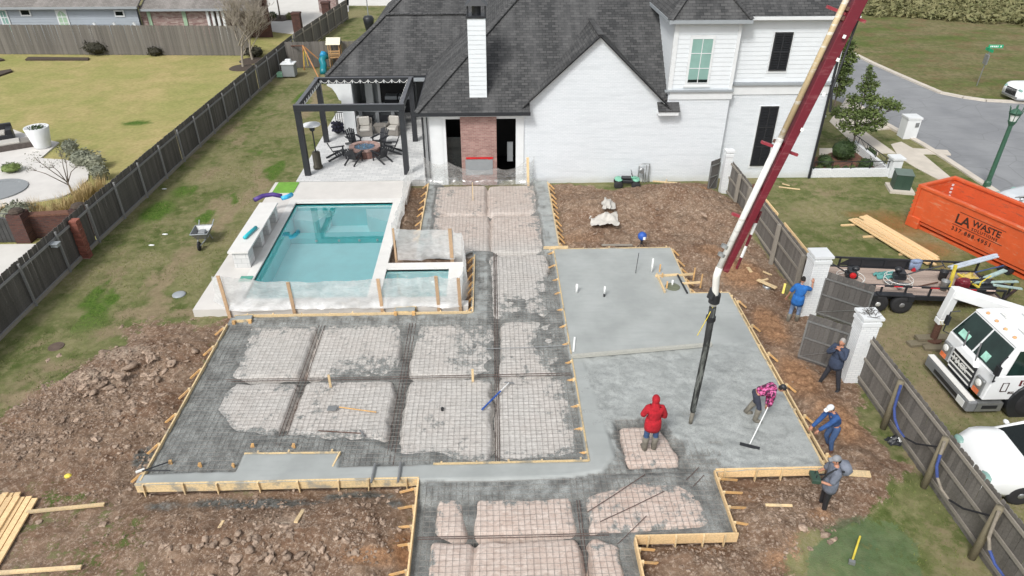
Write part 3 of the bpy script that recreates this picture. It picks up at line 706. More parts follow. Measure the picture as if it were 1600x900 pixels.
def rebar(p,q,label,r=.011,m='tie'):
    o=MB().tube([p,(Vector(p)+Vector(q))/2-Vector((0,0,.015)),q],r,6).build('rebar',M[m]); tag(o,label,'rebar','long rebar in the footing trenches' if label.startswith('long') else None); return o
for x in (-.05,.0,.06): rebar((x,12.9,-.09),(x+.03,24.2,-.08),'long rebar in the trench that runs from the front band up towards the house')
for x in (-2.95,-2.85,-2.75): rebar((x,12.9,-.1),(x+.02,19.6,-.09),'long rebar in the middle lengthwise trench between the pads')
for x in (-6.02,-5.92,-5.82): rebar((x,13.6,-.1),(x,19.4,-.1),'long rebar in the leftmost lengthwise trench, the one with bare brown film')
for y in (16.48,16.58): rebar((-8.9,y,-.09),(2.3,y,-.09),'long rebar in the cross trench between the two rows of pads')
for x in (2.0,2.07): rebar((x-.1,8,-.08),(x-.05,11.6,-.07),'long rebar between the lower pads running out of the picture')
for y in (10.62,10.56): rebar((-1.9,y,-.07),(2.6,y-.02,-.06),'long rebar crossing the brown film between the lower pads')
a=at(918,800,-.03); b=at(1008,741,-.02); rebar(a,b,'rusty loose rebar lying diagonally over the bare pad, the upper one',.012)
a=at(938,815,-.03); b=at(1037,768,-.02); rebar(a,b,'rusty loose rebar lying diagonally over the bare pad, the lower one',.012)
a=at(965,850,-.08); b=at(1010,806,-.03); rebar(a,b,'short rebar dowel sticking out at the inner corner of the lower form',.01)
a=at(1072,750,-.03); b=at(1092,730,.02); rebar(a,b,'short bent rebar by the bright form corner, the nearer',.01)
a=at(1083,760,-.03); b=at(1100,742,.02); rebar(a,b,'short bent rebar by the bright form corner, the lower',.01)
rebar((-.35,17.75,.02),(2.4,17.85,.02),'thin pale rod lying across the trench toward the screed board',.012,'steel')
# ------------------------------------------------------------------ formwork
def gzz(x,y): return ground_z(x,y)
def form(p,q,label,out,m='pine',h=.30,n=0,kick=0,sh=.36,stm='pine',kind='v',z1=.012,klen=.42,first=.25):
    """board from p to q, outer side = unit vector out; stakes and kickers on the outer side"""
    p=Vector((p[0],p[1],0)); q=Vector((q[0],q[1],0)); d=(q-p).normalized(); o_=Vector((out[0],out[1],0))
    t=thing('form_board',label,'form board',tuple(p),0,'timber form boards round the new slab')
    I=Matrix.Translation(-p)
    mb=MB(); L=(q-p).length; k=max(1,round(L/2.4))
    for i in range(k):
        a=p+d*(L*i/k+.004*(i>0)); b=p+d*(L*(i+1)/k)
        mb.beam(a+Vector((0,0,z1-h/2)),b+Vector((0,0,z1-h/2+(.004 if i%2 else 0))),.042,h)
    mb.build('plank',M[m],t,M=I)
    for i in range(n):
        u=first+(L-2*first)*(i+random.uniform(-.12,.12))/max(1,n-1); c=p+d*u+o_*.045
        tilt=d*random.uniform(-.03,.03)
        if kind in('v','k'):
            hgt=sh+random.uniform(-.02,.05)
            MB().beam(c+Vector((0,0,.03+random.uniform(-.03,.02))),c+tilt+Vector((0,0,-hgt)),.045,.07,up=o_,w2=.02).build('stake',M[stm],t,M=I)
        if kind=='k':
            MB().beam(c+Vector((0,0,-.02))+o_*.03,c+o_*klen+d*random.uniform(-.16,-.05)+Vector((0,0,-.24)),.03,.06).build('brace',M['stake'],t,M=I)
    return t
form((-9.2,12.39),(-2.02,12.39),'long near left form board with stakes and grey cement splashes',(0,-1),'pinedirty',n=8,sh=.44)
form((-9.11,12.5),(-9.11,19.4),'long weathered form board along the left edge of the pads',(-1,0),'pinedirty',.2,n=7,kind='k',klen=.32,sh=.3)
form((-2.03,12.36),(-2.03,7.7),'pale form board running down out of the picture left of the lower pads',(-1,0),'pineclean',n=8,kind='k',klen=.42,sh=.25)
form((5.66,12.44),(8.5,12.44),'bright new form board on the near side of the poured slab',(0,-1),'pineclean',n=4,sh=.45)
form((5.62,12.40),(5.60,10.5),'bright new form board with braces to the right of the lower pads',(1,0),'pineclean',n=4,kind='k',klen=.55,sh=.4)
form((5.64,10.45),(3.2,10.45),'bright new form board facing the camera with four stakes',(0,-1),'pineclean',n=4,sh=.5)
form((3.19,10.41),(3.19,7.7),'pale form board running down out of the picture right of the lower pads',(1,0),'pineclean',n=6,kind='k',klen=.4,sh=.4)
form((8.53,12.42),(8.53,20.85),'long cement spattered form board down the right side of the slab',(1,0),'pinedirty',.3,n=9,sh=.3)
form((8.72,12.6),(8.66,20.6),'second thin rail outside the right form board of the slab',(1,0),'pine',.09,n=6,kind='k',klen=.3,sh=.3,z1=-.06)
form((7.1,20.9),(8.52,20.9),'short form board at the step in the far right of the slab',(0,1),'pine',n=2)
form((7.14,20.92),(7.17,24.28),'form board along the far right edge of the slab',(1,0),'pine',n=5,kind='k',klen=.3)
form((2.4,24.34),(7.15,24.34),'cement covered form board along the far end of the slab',(0,1),'pinedirty',n=5,sh=.2)
form((2.41,24.3),(2.41,12.84),'form board with a row of triangular braces between slab and wire mesh',(-1,0),'pinedirty',.16,n=12,kind='k',klen=.34,sh=.12)
form((-1.68,12.85),(2.38,12.85),'splashed white form board along the inner side of the front band',(0,1),'pinedirty',.12,n=5,sh=.02,z1=.02)
form((2.66,24.5),(2.66,31.1),'form board with small braces beside the dirt heap',(1,0),'pine',n=12,kind='k',klen=.26,sh=.2)
form((-3.13,31.1),(-3.13,25.2),'form board with small braces beside the planting bed',(-1,0),'pine',n=8,kind='k',klen=.26,sh=.2)
form((-8.9,19.93),(-.82,19.93),'form board between the pool deck and the pads',(0,1),'pine',.2,n=9,sh=.1)
form((-.78,19.95),(-.78,23.95),'form board with small braces right of the spa',(-1,0),'pine',.25,n=7,kind='k',klen=.22,sh=.2)
form((2.0,24.38),(3.0,24.40),'short crossed board nailed at the corner of the two slabs',(0,-1),'pine',.12,n=2,sh=.3,z1=.1)
form((-6.74,13.37),(-4.24,13.34),'short form boards boxing in the small landing on the front band',(0,1),'pinedirty',.1,n=3,sh=.05)
form((-4.2,13.36),(-4.3,12.84),'short splashed board closing the right end of the small landing',(1,0),'pinedirty',.14,n=0)
# small stakes standing in the concrete
NPEG=[]
def peg(px,py,z=-.1,h=.16,lean=(0,0),s=1.,label='',m='stake'):
    c=at(px,py,z); o=MB().box(-.035*s,.035*s,-.02*s,.02*s,-.05,h).box(-.06*s,.0,-.022*s,.024*s,h*.3,h*.6).build('peg',M[m]); o.matrix_world=Matrix.Translation(c)@Euler((lean[0],lean[1],random.uniform(-.5,.5))).to_matrix().to_4x4()
    tag(o,label or 'short orange brown peg in the wet concrete of the front band, %s from left'%['first','second','third','fourth','fifth'][NPEG.append(1) or len(NPEG)-1],'peg','pegs standing along the front band')
for px,py in ((268,726),(314,730),(366,731),(396,700),(460,700)): peg(px,py)
# ------------------------------------------------------------------ fences
def cat_mesh(mb,m,name): return mesh_from(name,mb.v,mb.f,m)
picket_me=[cat_mesh(MB().box(-.07,.07,-.01,.01,0,1).add([],[]),M['cedar'],'picket')]
def picket_mesh(h,m=None,w_=.138,th=.018,ears=True):
    mb=MB(); e=.03 if ears else 0
    vs=[(-w_/2,0,0),(w_/2,0,0),(w_/2,0,h-e),(w_/2-e,0,h),(-w_/2+e,0,h),(-w_/2,0,h-e)]
    n=6; V=[(x,-th/2,z) for x,_,z in vs]+[(x,th/2,z) for x,_,z in vs]
    mb.add(V,[tuple(range(n)),tuple(range(2*n-1,n-1,-1))]+[(i,n+i,n+(i+1)%n,(i+1)%n) for i in range(n)])
    return mesh_from('picket',mb.v,mb.f,m or M['cedar'])
def fence(name,label,pts,h,rails,posts,side,group=None,zb=None,maxp=300,m='cedar',railm='rail',spacing=.142,postw=.09,posth=None,kick=False,start_from=None,round_post=False,zfun=None):
    """pickets along pts; rails and posts on side (+1 = left of direction)"""
    f=thing(name,label,'fence',(pts[0][0],pts[0][1],GZ),0,group); I=Matrix.Translation((-pts[0][0],-pts[0][1],-GZ))
    me=picket_mesh(h,M[m]); cnt=0; extra=MB()
    run=0
    for (x0,y0),(x1,y1) in zip(pts,pts[1:]):
        p=Vector((x0,y0,0)); q=Vector((x1,y1,0)); d=(q-p).normalized(); L=(q-p).length; nr=Vector((-d.y,d.x,0))*side
        rz=atan2(d.y,d.x); n=int(L/spacing)
        for i in range(n):
            c=p+d*((i+.5)*spacing)-nr*.03
            z=GZ+.02+random.uniform(-.015,.02)
            mat_=I@Matrix.Translation((c.x,c.y,z))@Euler((0,random.uniform(-.012,.012),rz)).to_matrix().to_4x4()
            if cnt<maxp: link('picket',me,f,mat_); cnt+=1
            else: extra.box(-.069,.069,-.009,.009,0,h,M=mat_)
        for ri,zr in enumerate(rails):
            mb=MB(); k=max(1,int(L/2.44))
            for i in range(k):
                a=p+d*(L*i/k)+nr*.01; b=p+d*(L*(i+1)/k-.01)+nr*.01
                mb.beam(a+Vector((0,0,GZ+zr)),b+Vector((0,0,GZ+zr)),.04,.09)
            mb.build('rail',M[railm],f,M=I)
    mb=None
    for (px_,py_) in posts:
        if round_post: MB().tube([(px_,py_,GZ-.1),(px_,py_,GZ+(posth or h))],postw,12).build('post',M['post'],f,True,M=I)
        else: MB().box(px_-postw/2,px_+postw/2,py_-postw/2,py_+postw/2,GZ-.1,GZ+(posth or h)).build('post',M[railm] if m!='cedard' else M[railm],f,M=I)
    if extra.v: extra.build('far_pickets',M[m],f,kind='stuff',M=I)
    return f,I
def along(pts,step,off=0,side=1):
    out=[]; 
    for (x0,y0),(x1,y1) in zip(pts,pts[1:]):
        L=sqrt((x1-x0)**2+(y1-y0)**2); n=max(1,round(L/step)); dx,dy=(x1-x0)/L,(y1-y0)/L
        for i in range(n): out.append((x0+dx*L*i/n-dy*off*side,y0+dy*L*i/n+dx*off*side))
    out.append(pts[-1]); return out
lf=[(-16.65,14.0),(-16.62,26),(-16.4,35),(-16.0,48),(-15.6,57)]
f,I=fence('wooden_fence','long grey weathered picket fence along the left side of the yard',lf,1.8,[.12,1.5],along(lf,2.35,-.07),-1,m='cedard',railm='railL',posth=1.75,postw=.07)
mb=MB()
for (x0,y0),(x1,y1) in zip(lf,lf[1:]): mb.beam((x0+.03,y0,GZ+.03),(x1+.03,y1,GZ+.03),.03,.2)
mb.build('kick_board',M['rail'],f,M=I)
lf2=[(-15.6,57.1),(-14.1,72.4)]
fence('wooden_fence','far stretch of grey picket fence running back to the street',lf2,1.8,[.2,1.5],along(lf2,2.35,-.07),-1,m='cedar',posth=1.8)
fence('wooden_fence','grey picket fence across the back of the neighbouring lawn',[(-62,59.9),(-40,59.0),(-16.4,57.7)],2.3,[],[],1,m='cedar',maxp=300)
fence('wooden_fence','short grey picket fence behind the wooden playset',[(-15.5,54.0),(-7.5,54.2)],1.9,[],[],1,m='cedar')
# right fence, two runs either side of the double gate
RX=11.12
posts1=[(RX-.14,y) for y in (11.95,9.85,7.8)]+[(RX-.1,14.1)]
fr1,I1=fence('wooden_fence','near right wooden fence from the near white pillar down to the picture edge',[(RX,16.2),(RX,5.5)],1.75,[.25,.95,1.62],[],-1,railm='rail')
for y,zt in ((14.1,1.25),(11.95,1.28),(9.85,1.3),(7.8,1.3)):
    MB().tube([(RX-.16,y,GZ-.1),(RX-.16,y,GZ+1.75)],.085,12).build('post',M['post'],fr1,True,M=I1)
fr2,I2=fence('wooden_fence','right wooden fence from the far white pillar back to the house pillar',[(RX,19.9),(RX,29.9)],1.75,[.25,.95,1.62],[(RX-.12,y) for y in (21.0,23.4,26.9,28.3)],1,railm='rail',postw=.13)
tag(MB().beam((RX+.1,20.6,GZ+1.78),(RX+.06,23.4,GZ+1.8),.035,.1).build('cap_board',M['pineclean']),'fresh pale board leaning along the top of the fence beside the far gate pillar','board')
tag(MB().beam((RX+.1,24.2,GZ+1.78),(RX+.06,26.0,GZ+1.8),.035,.1).build('cap_board',M['pineclean']),'fresh pale board on top of the fence behind the red pump boom','board')
def pillar(x,y,h,label,s=.26):
    t=thing('white_pillar',label,'pillar',(x,y,GZ))
    MB().box(-s,s,-s,s,-.1,h).build('shaft',M['whitebrick'],t)
    MB().box(-s-.03,s+.03,-s-.03,s+.03,h-.22,h-.1).build('collar',M['white'],t)
    MB().box(-s-.05,s+.05,-s-.05,s+.05,h,h+.08).build('cap',M['white'],t)
    return t
def brick_mat(name,c1,c2,mort,bw=.21,rh=.075,bump=.6,var=.3,ms=.01):
    k=NM(name); uv=k.co('UV')
    br=k.node('ShaderNodeTexBrick', {'Vector':uv,'Scale':1.0,'Color1':(*c1,1),'Color2':(*c2,1),'Mortar':(*mort,1),'Mortar Size':ms,'Brick Width':bw,'Row Height':rh,'Bias':0.0})
    c=k.mix(k.math('MULTIPLY',k.ramp(k.noise(3,5,.7),.4,.7),var), br.outputs[0], mul(c1,.55))
    return k.done(c,.85,k.bump(k.math('ADD',k.math('MULTIPLY',br.outputs['Fac'],-1),k.math('MULTIPLY',k.noise(20,3),.4)),bump,.008))
M['whitebrick']=brick_mat('painted_white_brick',srgb(216,219,220),srgb(226,228,228),srgb(202,205,207),var=.0,bump=.5)
M['redbrick']=brick_mat('old_red_brick',srgb(140,104,98),srgb(168,134,126),srgb(160,140,132))
M['darkbrick']=brick_mat('dark_red_brick',srgb(70,42,38),srgb(96,58,48),srgb(76,66,62))
pillar(10.98,16.35,2.35,'white pillar between the near fence run and the left gate leaf')
p2=pillar(11.05,20.0,2.35,'white pillar beside the man in the bright blue shirt',.28)
pillar(11.0,30.1,2.15,'slim white pillar close to the white house wall',.16)
M['plant']=plain('dry_twigs',srgb(70,66,60),.9)
mb=MB()
for i in range(46):
    a=random.uniform(0,2*pi); r=random.uniform(0,.26); x,y=10.98+r*cos(a),16.35+r*sin(a)
    mb.tube([(x,y,GZ+2.43),(x+random.uniform(-.2,.2),y+random.uniform(-.2,.2),GZ+2.43+random.uniform(.03,.14))],.006,4)
tag(mb.build('twig_tangle',M['plant']),'tangle of dead vine twigs on the cap of the near white pillar','vine')
def gate_leaf(p,q,h,label,nb=9):
    p=Vector((p[0],p[1],0)); q=Vector((q[0],q[1],0)); d=(q-p).normalized(); L=(q-p).length; rz=atan2(d.y,d.x)
    g=thing('gate_leaf',label,'gate',(p.x,p.y,GZ+.05),rz,'double gate leaves standing open')
    me=picket_mesh(h,M['cedard'],w_=L/nb*.97,ears=False)
    for i in range(nb): link('board',me,g,Matrix.Translation(((i+.5)*L/nb,.02,random.uniform(0,.02))))
    for z in (.12,h*.5,h*.86): MB().box(0,L,-.035,-.005,z-.025,z+.025).build('rail',M['steel'],g)
    for x in (.02,L-.02): MB().box(x-.025,x+.025,-.037,-.003,.1,h*.88).build('frame',M['steel'],g)
    MB().beam((.05,-.02,.14),(L-.05,-.02,h*.5-.03),.012,.02).build('brace_wire',M['steel'],g)
    return g
gate_leaf((9.72,17.3),(10.72,16.55),1.72,'near weathered wooden gate leaf with metal frame behind the man in navy')
gate_leaf((11.3,19.75),(12.5,18.75),1.75,'far weathered wooden gate leaf with metal frame by the trailer wheels')
gate_leaf((10.25,30.1),(10.8,30.5),1.6,'small wooden gate leaf standing open by the house wall',5)
# cargo straps hanging on the near fence
M['strapblue']=plain('blue_webbing',srgb(58,76,134),.8); M['strapgrey']=plain('grey_webbing',srgb(140,132,120),.85); M['strapblack']=plain('black_webbing',srgb(34,34,38),.8)
def ribbon(name,pts,w_,m,label=None,parent=None,I=None,thick=.02):
    mb=MB()
    for a,b in zip(pts,pts[1:]): mb.beam(a,b,thick,w_,up=(0,0,1))
    return mb.build(name,m,parent,M=I)
def sagline(a,b,sag,n=12):
    a=Vector(a);b=Vector(b); return [a.lerp(b,i/n)-Vector((0,0,sag*4*(i/n)*(1-i/n))) for i in range(n+1)]
for k,(ya,yb) in enumerate(((14.0,11.95),(11.9,9.85),(9.8,7.8))):
    h=thing('hanging_hose',['blue lay-flat hose hanging on the fence nearest the near white pillar','grey and blue lay-flat hose hanging in a loop on the middle of the near fence','grey lay-flat hose with blue end hanging on the fence at the picture corner'][k],'hose',(RX-.25,ya,GZ))
    I=Matrix.Translation((-(RX-.25),-ya,-GZ))
    top=(RX-.24,ya-.05,GZ+1.72); low=(RX-.22,ya-.75,GZ+.55)
    pts=[Vector(top),Vector((RX-.25,ya-.1,GZ+1.35)),Vector((RX-.26,ya-.16,GZ+1.0)),Vector((RX-.24,ya-.3,GZ+.75)),Vector((RX-.22,ya-.55,GZ+.6)),Vector((RX-.2,ya-.85,GZ+.58))]
    cols=[('strapblue','strapblue'),('strapgrey','strapblue'),('strapgrey','strapgrey')][k]
    MB().tube(pts[:2],.036,8).build('upper_hose',M[cols[0]],h,M=I)
    MB().tube(pts[1:4],.037,8).build('middle_hose',M[cols[1]],h,M=I)
    MB().tube(pts[3:],[.036,.032,.026],8).build('lower_hose',M[['strapblue','strapgrey','strapblue'][k]],h,M=I)
    MB().tube([pts[-1],Vector((RX-.2,ya-1.3,GZ+.8)),Vector((RX-.2,yb+.1,GZ+1.35))],.025,6).build('strap',M['strapblack'],h,M=I)
# ------------------------------------------------------------------ clods
def clod_mesh(seed,n=7,m=5):
    rnd=random.Random(seed); mb=MB().ball((0,0,0),1,n,m)
    for v in mb.v: v *= rnd.uniform(.55,1.2)
    sx,sy=rnd.uniform(.7,1.3),rnd.uniform(.6,1.1)
    for v in mb.v: v.x*=sx; v.y*=sy; v.z*=.5
    return mesh_from('dirt_clod',mb.v,mb.f,M['clod'],seed%2==0,uv=False)
CM=[clod_mesh(i) for i in range(8)]
big=[(163,553,.24),(232,554,.27),(205,572,.3),(187,588,.17),(170,606,.3),(249,620,.26),(210,640,.24),(190,648,.2),(146,613,.17),(103,615,.15),(117,619,.13),(205,628,.13),(227,629,.15),(135,616,.12),(240,585,.2),(264,550,.14),(304,549,.13),(200,600,.2),(160,600,.22),(130,605,.16),(82,687,.14),(148,685,.18),(74,718,.1),(162,840+2,.1),
     (290,857,.13),(312,853,.15),(322,842,.17),(367,872,.16),(266,850,.1),(420,813,.16),(447,825,.18),(500,818,.15),(452,838,.16),(417,838,.15),(505,815,.12),(530,795,.12),(538,812,.2),(420,868,.18),(468,868,.14),(486,886,.18),(448,870,.13),(405,825,.14),(510,870,.12),(540,846,.12),
     (1286,838,.2),(1296,846,.12),(1303,843,.12),(1266,858,.1),(1255,825,.14),(973,310,.13),(1027,327,.12),(1180,800+10,.1),(1060,330,.12),(1100,335,.14),(930,365,.1)]
rb_=random.Random(17)
for i in range(70): big.append((rb_.gauss(205,55),rb_.gauss(592,32),rb_.uniform(.07,.17)))
for i in range(35): big.append((rb_.gauss(430,90),rb_.gauss(850,22),rb_.uniform(.06,.14)))
for i in range(6): big.append((rb_.gauss(1030,70),rb_.gauss(325,14),rb_.uniform(.06,.11)))
big=[b for b in big if b[0]<330-(b[1]-500)*.42 or b[1]>780 or b[0]>600]
big=[b for b in big if sdf(SLAB,np.array([at(b[0],b[1]).x]),np.array([at(b[0],b[1]).y]))[0]>.35]
for i,(px,py,r) in enumerate(big):
    c=at(px,py); z=ground_z(c.x,c.y); c=at(px,py,z-.1*r)
    o=link('dirt_clod',CM[i%8]); o.location=c; o.rotation_euler=(random.uniform(-.3,.3),random.uniform(-.3,.3),random.uniform(0,6)); o.scale=(r,r*random.uniform(.7,1),r*random.uniform(.7,1))
    tag(o,'large pale dried clod of earth lying on the dug up soil','clod','large clods on the dirt heaps')
def rubble():
    rnd=random.Random(3); V=[];F=[]; n=0; base=[(np.array([tuple(v.co) for v in me.vertices]),[tuple(p.vertices) for p in me.polygons]) for me in [clod_mesh(40+i,5,4) for i in range(5)]]
    cl=[(180,590,1.5),(230,570,1.2),(120,620,1.2),(60,680,1.2),(40,700,1.),(180,640,1.3),(330,850,1.6),(450,840,1.6),(250,700,1.6),(560,850,1.2),(1000,330,2.2),(1080,340,2.),(1220,830,1.2),(1280,760,1.),(1100,870,1.),(1180,380,1.),(100,610,1.),(200,720,2.)]
    while n<9000:
        if rnd.random()<.75:
            a=cl[int(rnd.random()*len(cl))]; c=at(a[0],a[1]); x=c.x+rnd.gauss(0,a[2]*.75); y=c.y+rnd.gauss(0,a[2]*.5)
        else: x=rnd.uniform(-15,12); y=rnd.uniform(8,31)
        i=int(np.clip(np.searchsorted(GX,x)-1,0,len(GX)-2)); j=int(np.clip(np.searchsorted(GY,y)-1,0,len(GY)-2))
        if (x>2.5 and y>12.6 and rnd.random()<.55) or DIRT[j,i]<.45 or GZZ[j,i]<-1 or (-9.6<x<-.9 and 20<y<29.5): continue
        z=float(ground_z(x,y)); r=min(.12 if x<2.5 else .07,.012+rnd.expovariate(1/.019))
        vs,fs=base[n%5]; a=rnd.uniform(0,6.3); R=np.array([[cos(a),-sin(a),0],[sin(a),cos(a),0],[0,0,1]])
        vv=(vs*r)@R.T+np.array([x,y,z+r*.02]); b=len(V)
        V.extend(map(tuple,vv)); F.extend(tuple(k+b for k in f) for f in fs); n+=1
    me=bpy.data.meshes.new('rubble'); me.from_pydata(V,[],F); me.materials.append(M['soilclod']); 
    tag(link('loose_soil',me),'countless small crumbs and clods scattered over the dug soil','soil',kind='stuff')
k=NM('soil_crumb'); n=k.noise(7,5,.7)
M['soilclod']=k.done(k.mix(k.ramp(n,.38,.62),srgb(106,88,74),srgb(168,150,134)),.95,spec=.1)
rubble()

def grass_blades():
    rnd=np.random.RandomState(8); n=120000
    x=rnd.uniform(-16.5,24,n); y=rnd.uniform(8.5,42,n)
    ix=np.clip(np.searchsorted(GX,x)-1,0,len(GX)-2); iy=np.clip(np.searchsorted(GY,y)-1,0,len(GY)-2)
    z=GZZ[iy,ix]; d=DIRT[iy,ix]
    ok=(d<.45)&(z>-1)&(z<.2)&(fbm(x*.9,y*.9,91,4)>-.12)
    def inb(x0,x1,y0,y1): return (x>x0)&(x<x1)&(y>y0)&(y<y1)
    ok&=~(inb(-10.7,-.8,20.2,44)|inb(-3.3,16.2,31.3,50)|inb(-9.5,8.8,7,20.2)|inb(-3.3,3,20,32)|inb(19.5,24,30,42)|inb(16,20.2,32,40))
    rp=sdf(road,x,y); ok&=rp>.4
    ok&=sdf(P((1290,830),(1340,808),(1400,818),(1430,850),(1442,900),(1440,960),(1270,960),(1262,880)),x,y)>-.1
    x,y,z=x[ok],y[ok],z[ok]; m=len(x); a=rnd.uniform(0,6.283,m); h=rnd.uniform(.03,.075,m); w_=rnd.uniform(.008,.018,m); le=rnd.uniform(.0,.06,m); b=rnd.uniform(0,6.283,m)
    p0=np.stack([x-np.cos(a)*w_,y-np.sin(a)*w_,z-.01],1); p1=np.stack([x+np.cos(a)*w_,y+np.sin(a)*w_,z-.01],1); p2=np.stack([x+np.cos(b)*le,y+np.sin(b)*le,z+h],1)
    co=np.stack([p0,p1,p2],1).reshape(-1,3); me=bpy.data.meshes.new('grass_blades')
    me.vertices.add(3*m); me.vertices.foreach_set('co',co.reshape(-1)); me.loops.add(3*m); me.loops.foreach_set('vertex_index',np.arange(3*m,dtype=np.int32)); me.polygons.add(m); me.polygons.foreach_set('loop_start',np.arange(0,3*m,3,dtype=np.int32)); me.polygons.foreach_set('loop_total',np.full(m,3,dtype=np.int32)); me.update(calc_edges=True)
    k=NM('grass_blade'); r=k.noise(.8,5,.7); f=k.noise(25,2,.5)
    c=k.mix(k.ramp(r,.4,.6),srgb(96,110,58),srgb(140,136,98)); c=k.mix(k.ramp(f,.35,.65),c,srgb(112,122,66)); me.materials.append(k.done(c,.8,spec=.15))
    tag(link('grass_blades',me),'loose grass blades standing in the winter turf of the yard','grass',kind='stuff')
grass_blades()
# ------------------------------------------------------------------ the white house
def shingle_mat(name, a, b, rh=.145):
    k=NM(name); uv=k.co('UV')
    br=k.node('ShaderNodeTexBrick', {'Vector':uv,'Scale':1.0,'Color1':(*a,1),'Color2':(*b,1),'Mortar':(*mul(a,.55),1),'Mortar Size':.012,'Mortar Smooth':.3,'Brick Width':.31,'Row Height':rh,'Bias':-.1})
    st=k.noise(1,5,.6,k.scalev(uv,1.1,.18,1))
    c=k.mix(k.math('MULTIPLY',k.ramp(st,.45,.65),.45), br.outputs[0], mul(b,1.5))
    c=k.mix(k.math('MULTIPLY',k.ramp(k.noise(.5,4,.6),.42,.66),.3), c, mul(a,.75))
    c=k.mix(k.math('MULTIPLY',k.ramp(k.noise(18,3,.7),.45,.7),.2), c, mul(b,1.2))
    return k.done(c,.92,k.bump(k.math('ADD',k.math('MULTIPLY',br.outputs['Fac'],-1),k.math('MULTIPLY',k.noise(30,3),.5)),.7,.012),spec=.2)
M['shingle']=shingle_mat('grey_shingles',srgb(62,63,64),srgb(90,90,90))
M['shingle2']=shingle_mat('brown_grey_shingles',srgb(118,114,110),srgb(138,134,130),.2)
M['siding']=plain('white_lap_siding',srgb(214,219,222),.6,.03,2)
M['greysiding']=plain('pale_blue_grey_siding',srgb(158,166,174),.6,.04,2)
M['flash']=plain('grey_flashing',srgb(150,156,160),.4,.05,3)
M['glassblind']=plain('window_with_pale_blind',srgb(132,166,158),.15,.12,1.2,0)
M['glassdark']=plain('dark_glass',srgb(24,30,30),.08,.1,1,0)
M['shutter']=plain('black_shutter',srgb(34,36,40),.5,.1)
M['greentrim']=plain('pale_green_glazing',srgb(160,186,160),.3,.1,2)
M['greywall']=plain('grey_plaster',srgb(136,140,142),.8,.05)
def whitebrick2():
    k=NM('painted_brick_wall'); uv=k.co('UV')
    br=k.node('ShaderNodeTexBrick', {'Vector':uv,'Scale':1.0,'Color1':(*srgb(212,217,221),1),'Color2':(*srgb(218,222,226),1),'Mortar':(*srgb(202,208,212),1),'Mortar Size':.008,'Brick Width':.21,'Row Height':.075})
    c=k.mix(k.math('MULTIPLY',k.ramp(k.noise(1,5,.7,k.scalev(uv,.5,5,1)),.48,.66),.5), br.outputs[0], srgb(190,196,200))
    z=k.node('ShaderNodeSeparateXYZ', {0:k.pos()}).outputs[2]
    low=k.ramp(k.math('ADD',z,k.math('MULTIPLY',k.noise(1.5,4,.6),.5)),.0,.32,(1,1,1),(0,0,0))
    c=k.mix(k.math('MULTIPLY',low,.35), c, srgb(176,172,150))
    return k.done(c,.75,k.bump(k.math('ADD',k.math('MULTIPLY',br.outputs['Fac'],-1),k.math('MULTIPLY',k.noise(25,3),.3)),.5,.006))
M['wallbrick']=whitebrick2()
H=thing('white_house','large white painted brick house with dark grey shingle roofs behind the slab','house',(6,36,GZ))
HI=Matrix.Translation((-6,-36,-GZ))
def hb(mb,name,m,parent=None,**k):
    return mb.build(name,m,parent or H,M=HI if parent is None else None,**k)
T0=.86
# ground floor walls with openings of the left block (front y=31.55)
s=MB()
def wallx(s,x0,x1,z0,z1,y,t=.2): s.box(x0,x1,y,y+t,z0,z1)
wallx(s,-3.2,-2.36,GZ,3.4,31.55); wallx(s,-2.36,-1.5,3.02,3.4,31.552); wallx(s,-1.5,.2,3.21,3.4,31.552); wallx(s,.2,1.12,3.02,3.4,31.552)
s.box(-2.36,-2.2,31.57,31.9,GZ,3.02)
wallx(s,1.12,1.5,GZ,3.4,31.55); s.box(-3.2,-3.0,31.75,38,GZ,3.4)
hb(s,'wall',M['white'])
s=MB(); s.box(-1.5,.2,31.45,31.9,GZ,3.2); o=hb(s,'brick_pier',M['redbrick'])
s=MB(); s.box(-1.32,0,31.41,31.445,.28,1.05); hb(s,'firebox',M['greywall'],label='grey covered fireplace opening in the brick pier')
s=MB(); s.box(-1.28,.02,31.42,31.449,1.08,1.17); s.box(-.22,-.1,31.42,31.449,.85,1.08); hb(s,'paint_mark',M['redpaint'],label='red sprayed paint line on the brick')
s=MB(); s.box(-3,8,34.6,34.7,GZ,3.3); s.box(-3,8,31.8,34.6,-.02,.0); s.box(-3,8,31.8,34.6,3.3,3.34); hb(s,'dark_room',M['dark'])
s=MB(); s.box(-2.2,-1.5,31.95,32.0,.0,2.0); hb(s,'door_panel',M['glassdark'])
s=MB(); s.box(.72,1.0,32.3,32.34,.6,1.6); hb(s,'hung_towel',M['greywall'])
# gable wall + lower right wall
s=MB(); y0,y1=31.6,31.8
pts=[(1.5,GZ),(11.12,GZ),(11.12,4.3),(8.2,4.3),(8.2,3.56),(4.84,6.66),(1.5,3.56)]
n=len(pts); vs=[(x,y0,z) for x,z in pts]+[(x,y1,z) for x,z in pts]
s.add(vs,[tuple(range(n)),tuple(range(2*n-1,n-1,-1))]+[(i,n+i,n+(i+1)%n,(i+1)%n) for i in range(n)])
hb(s,'gable_wall',M['wallbrick'])
s=MB(); s.box(11.12,16.0,31.95,32.15,GZ,4.3); s.box(15.8,16.0,32.15,46,GZ,7.4); s.box(11.1,11.15,31.8,31.95,GZ,4.3); hb(s,'wing_wall',M['wallbrick'])
s=MB(); s.beam((1.45,31.56,3.5),(4.84,31.56,6.64),.05,.13,up=(0,-1,0)); s.beam((4.84,31.56,6.64),(8.25,31.56,3.5),.05,.13,up=(0,-1,0)); hb(s,'barge_board',M['white'])
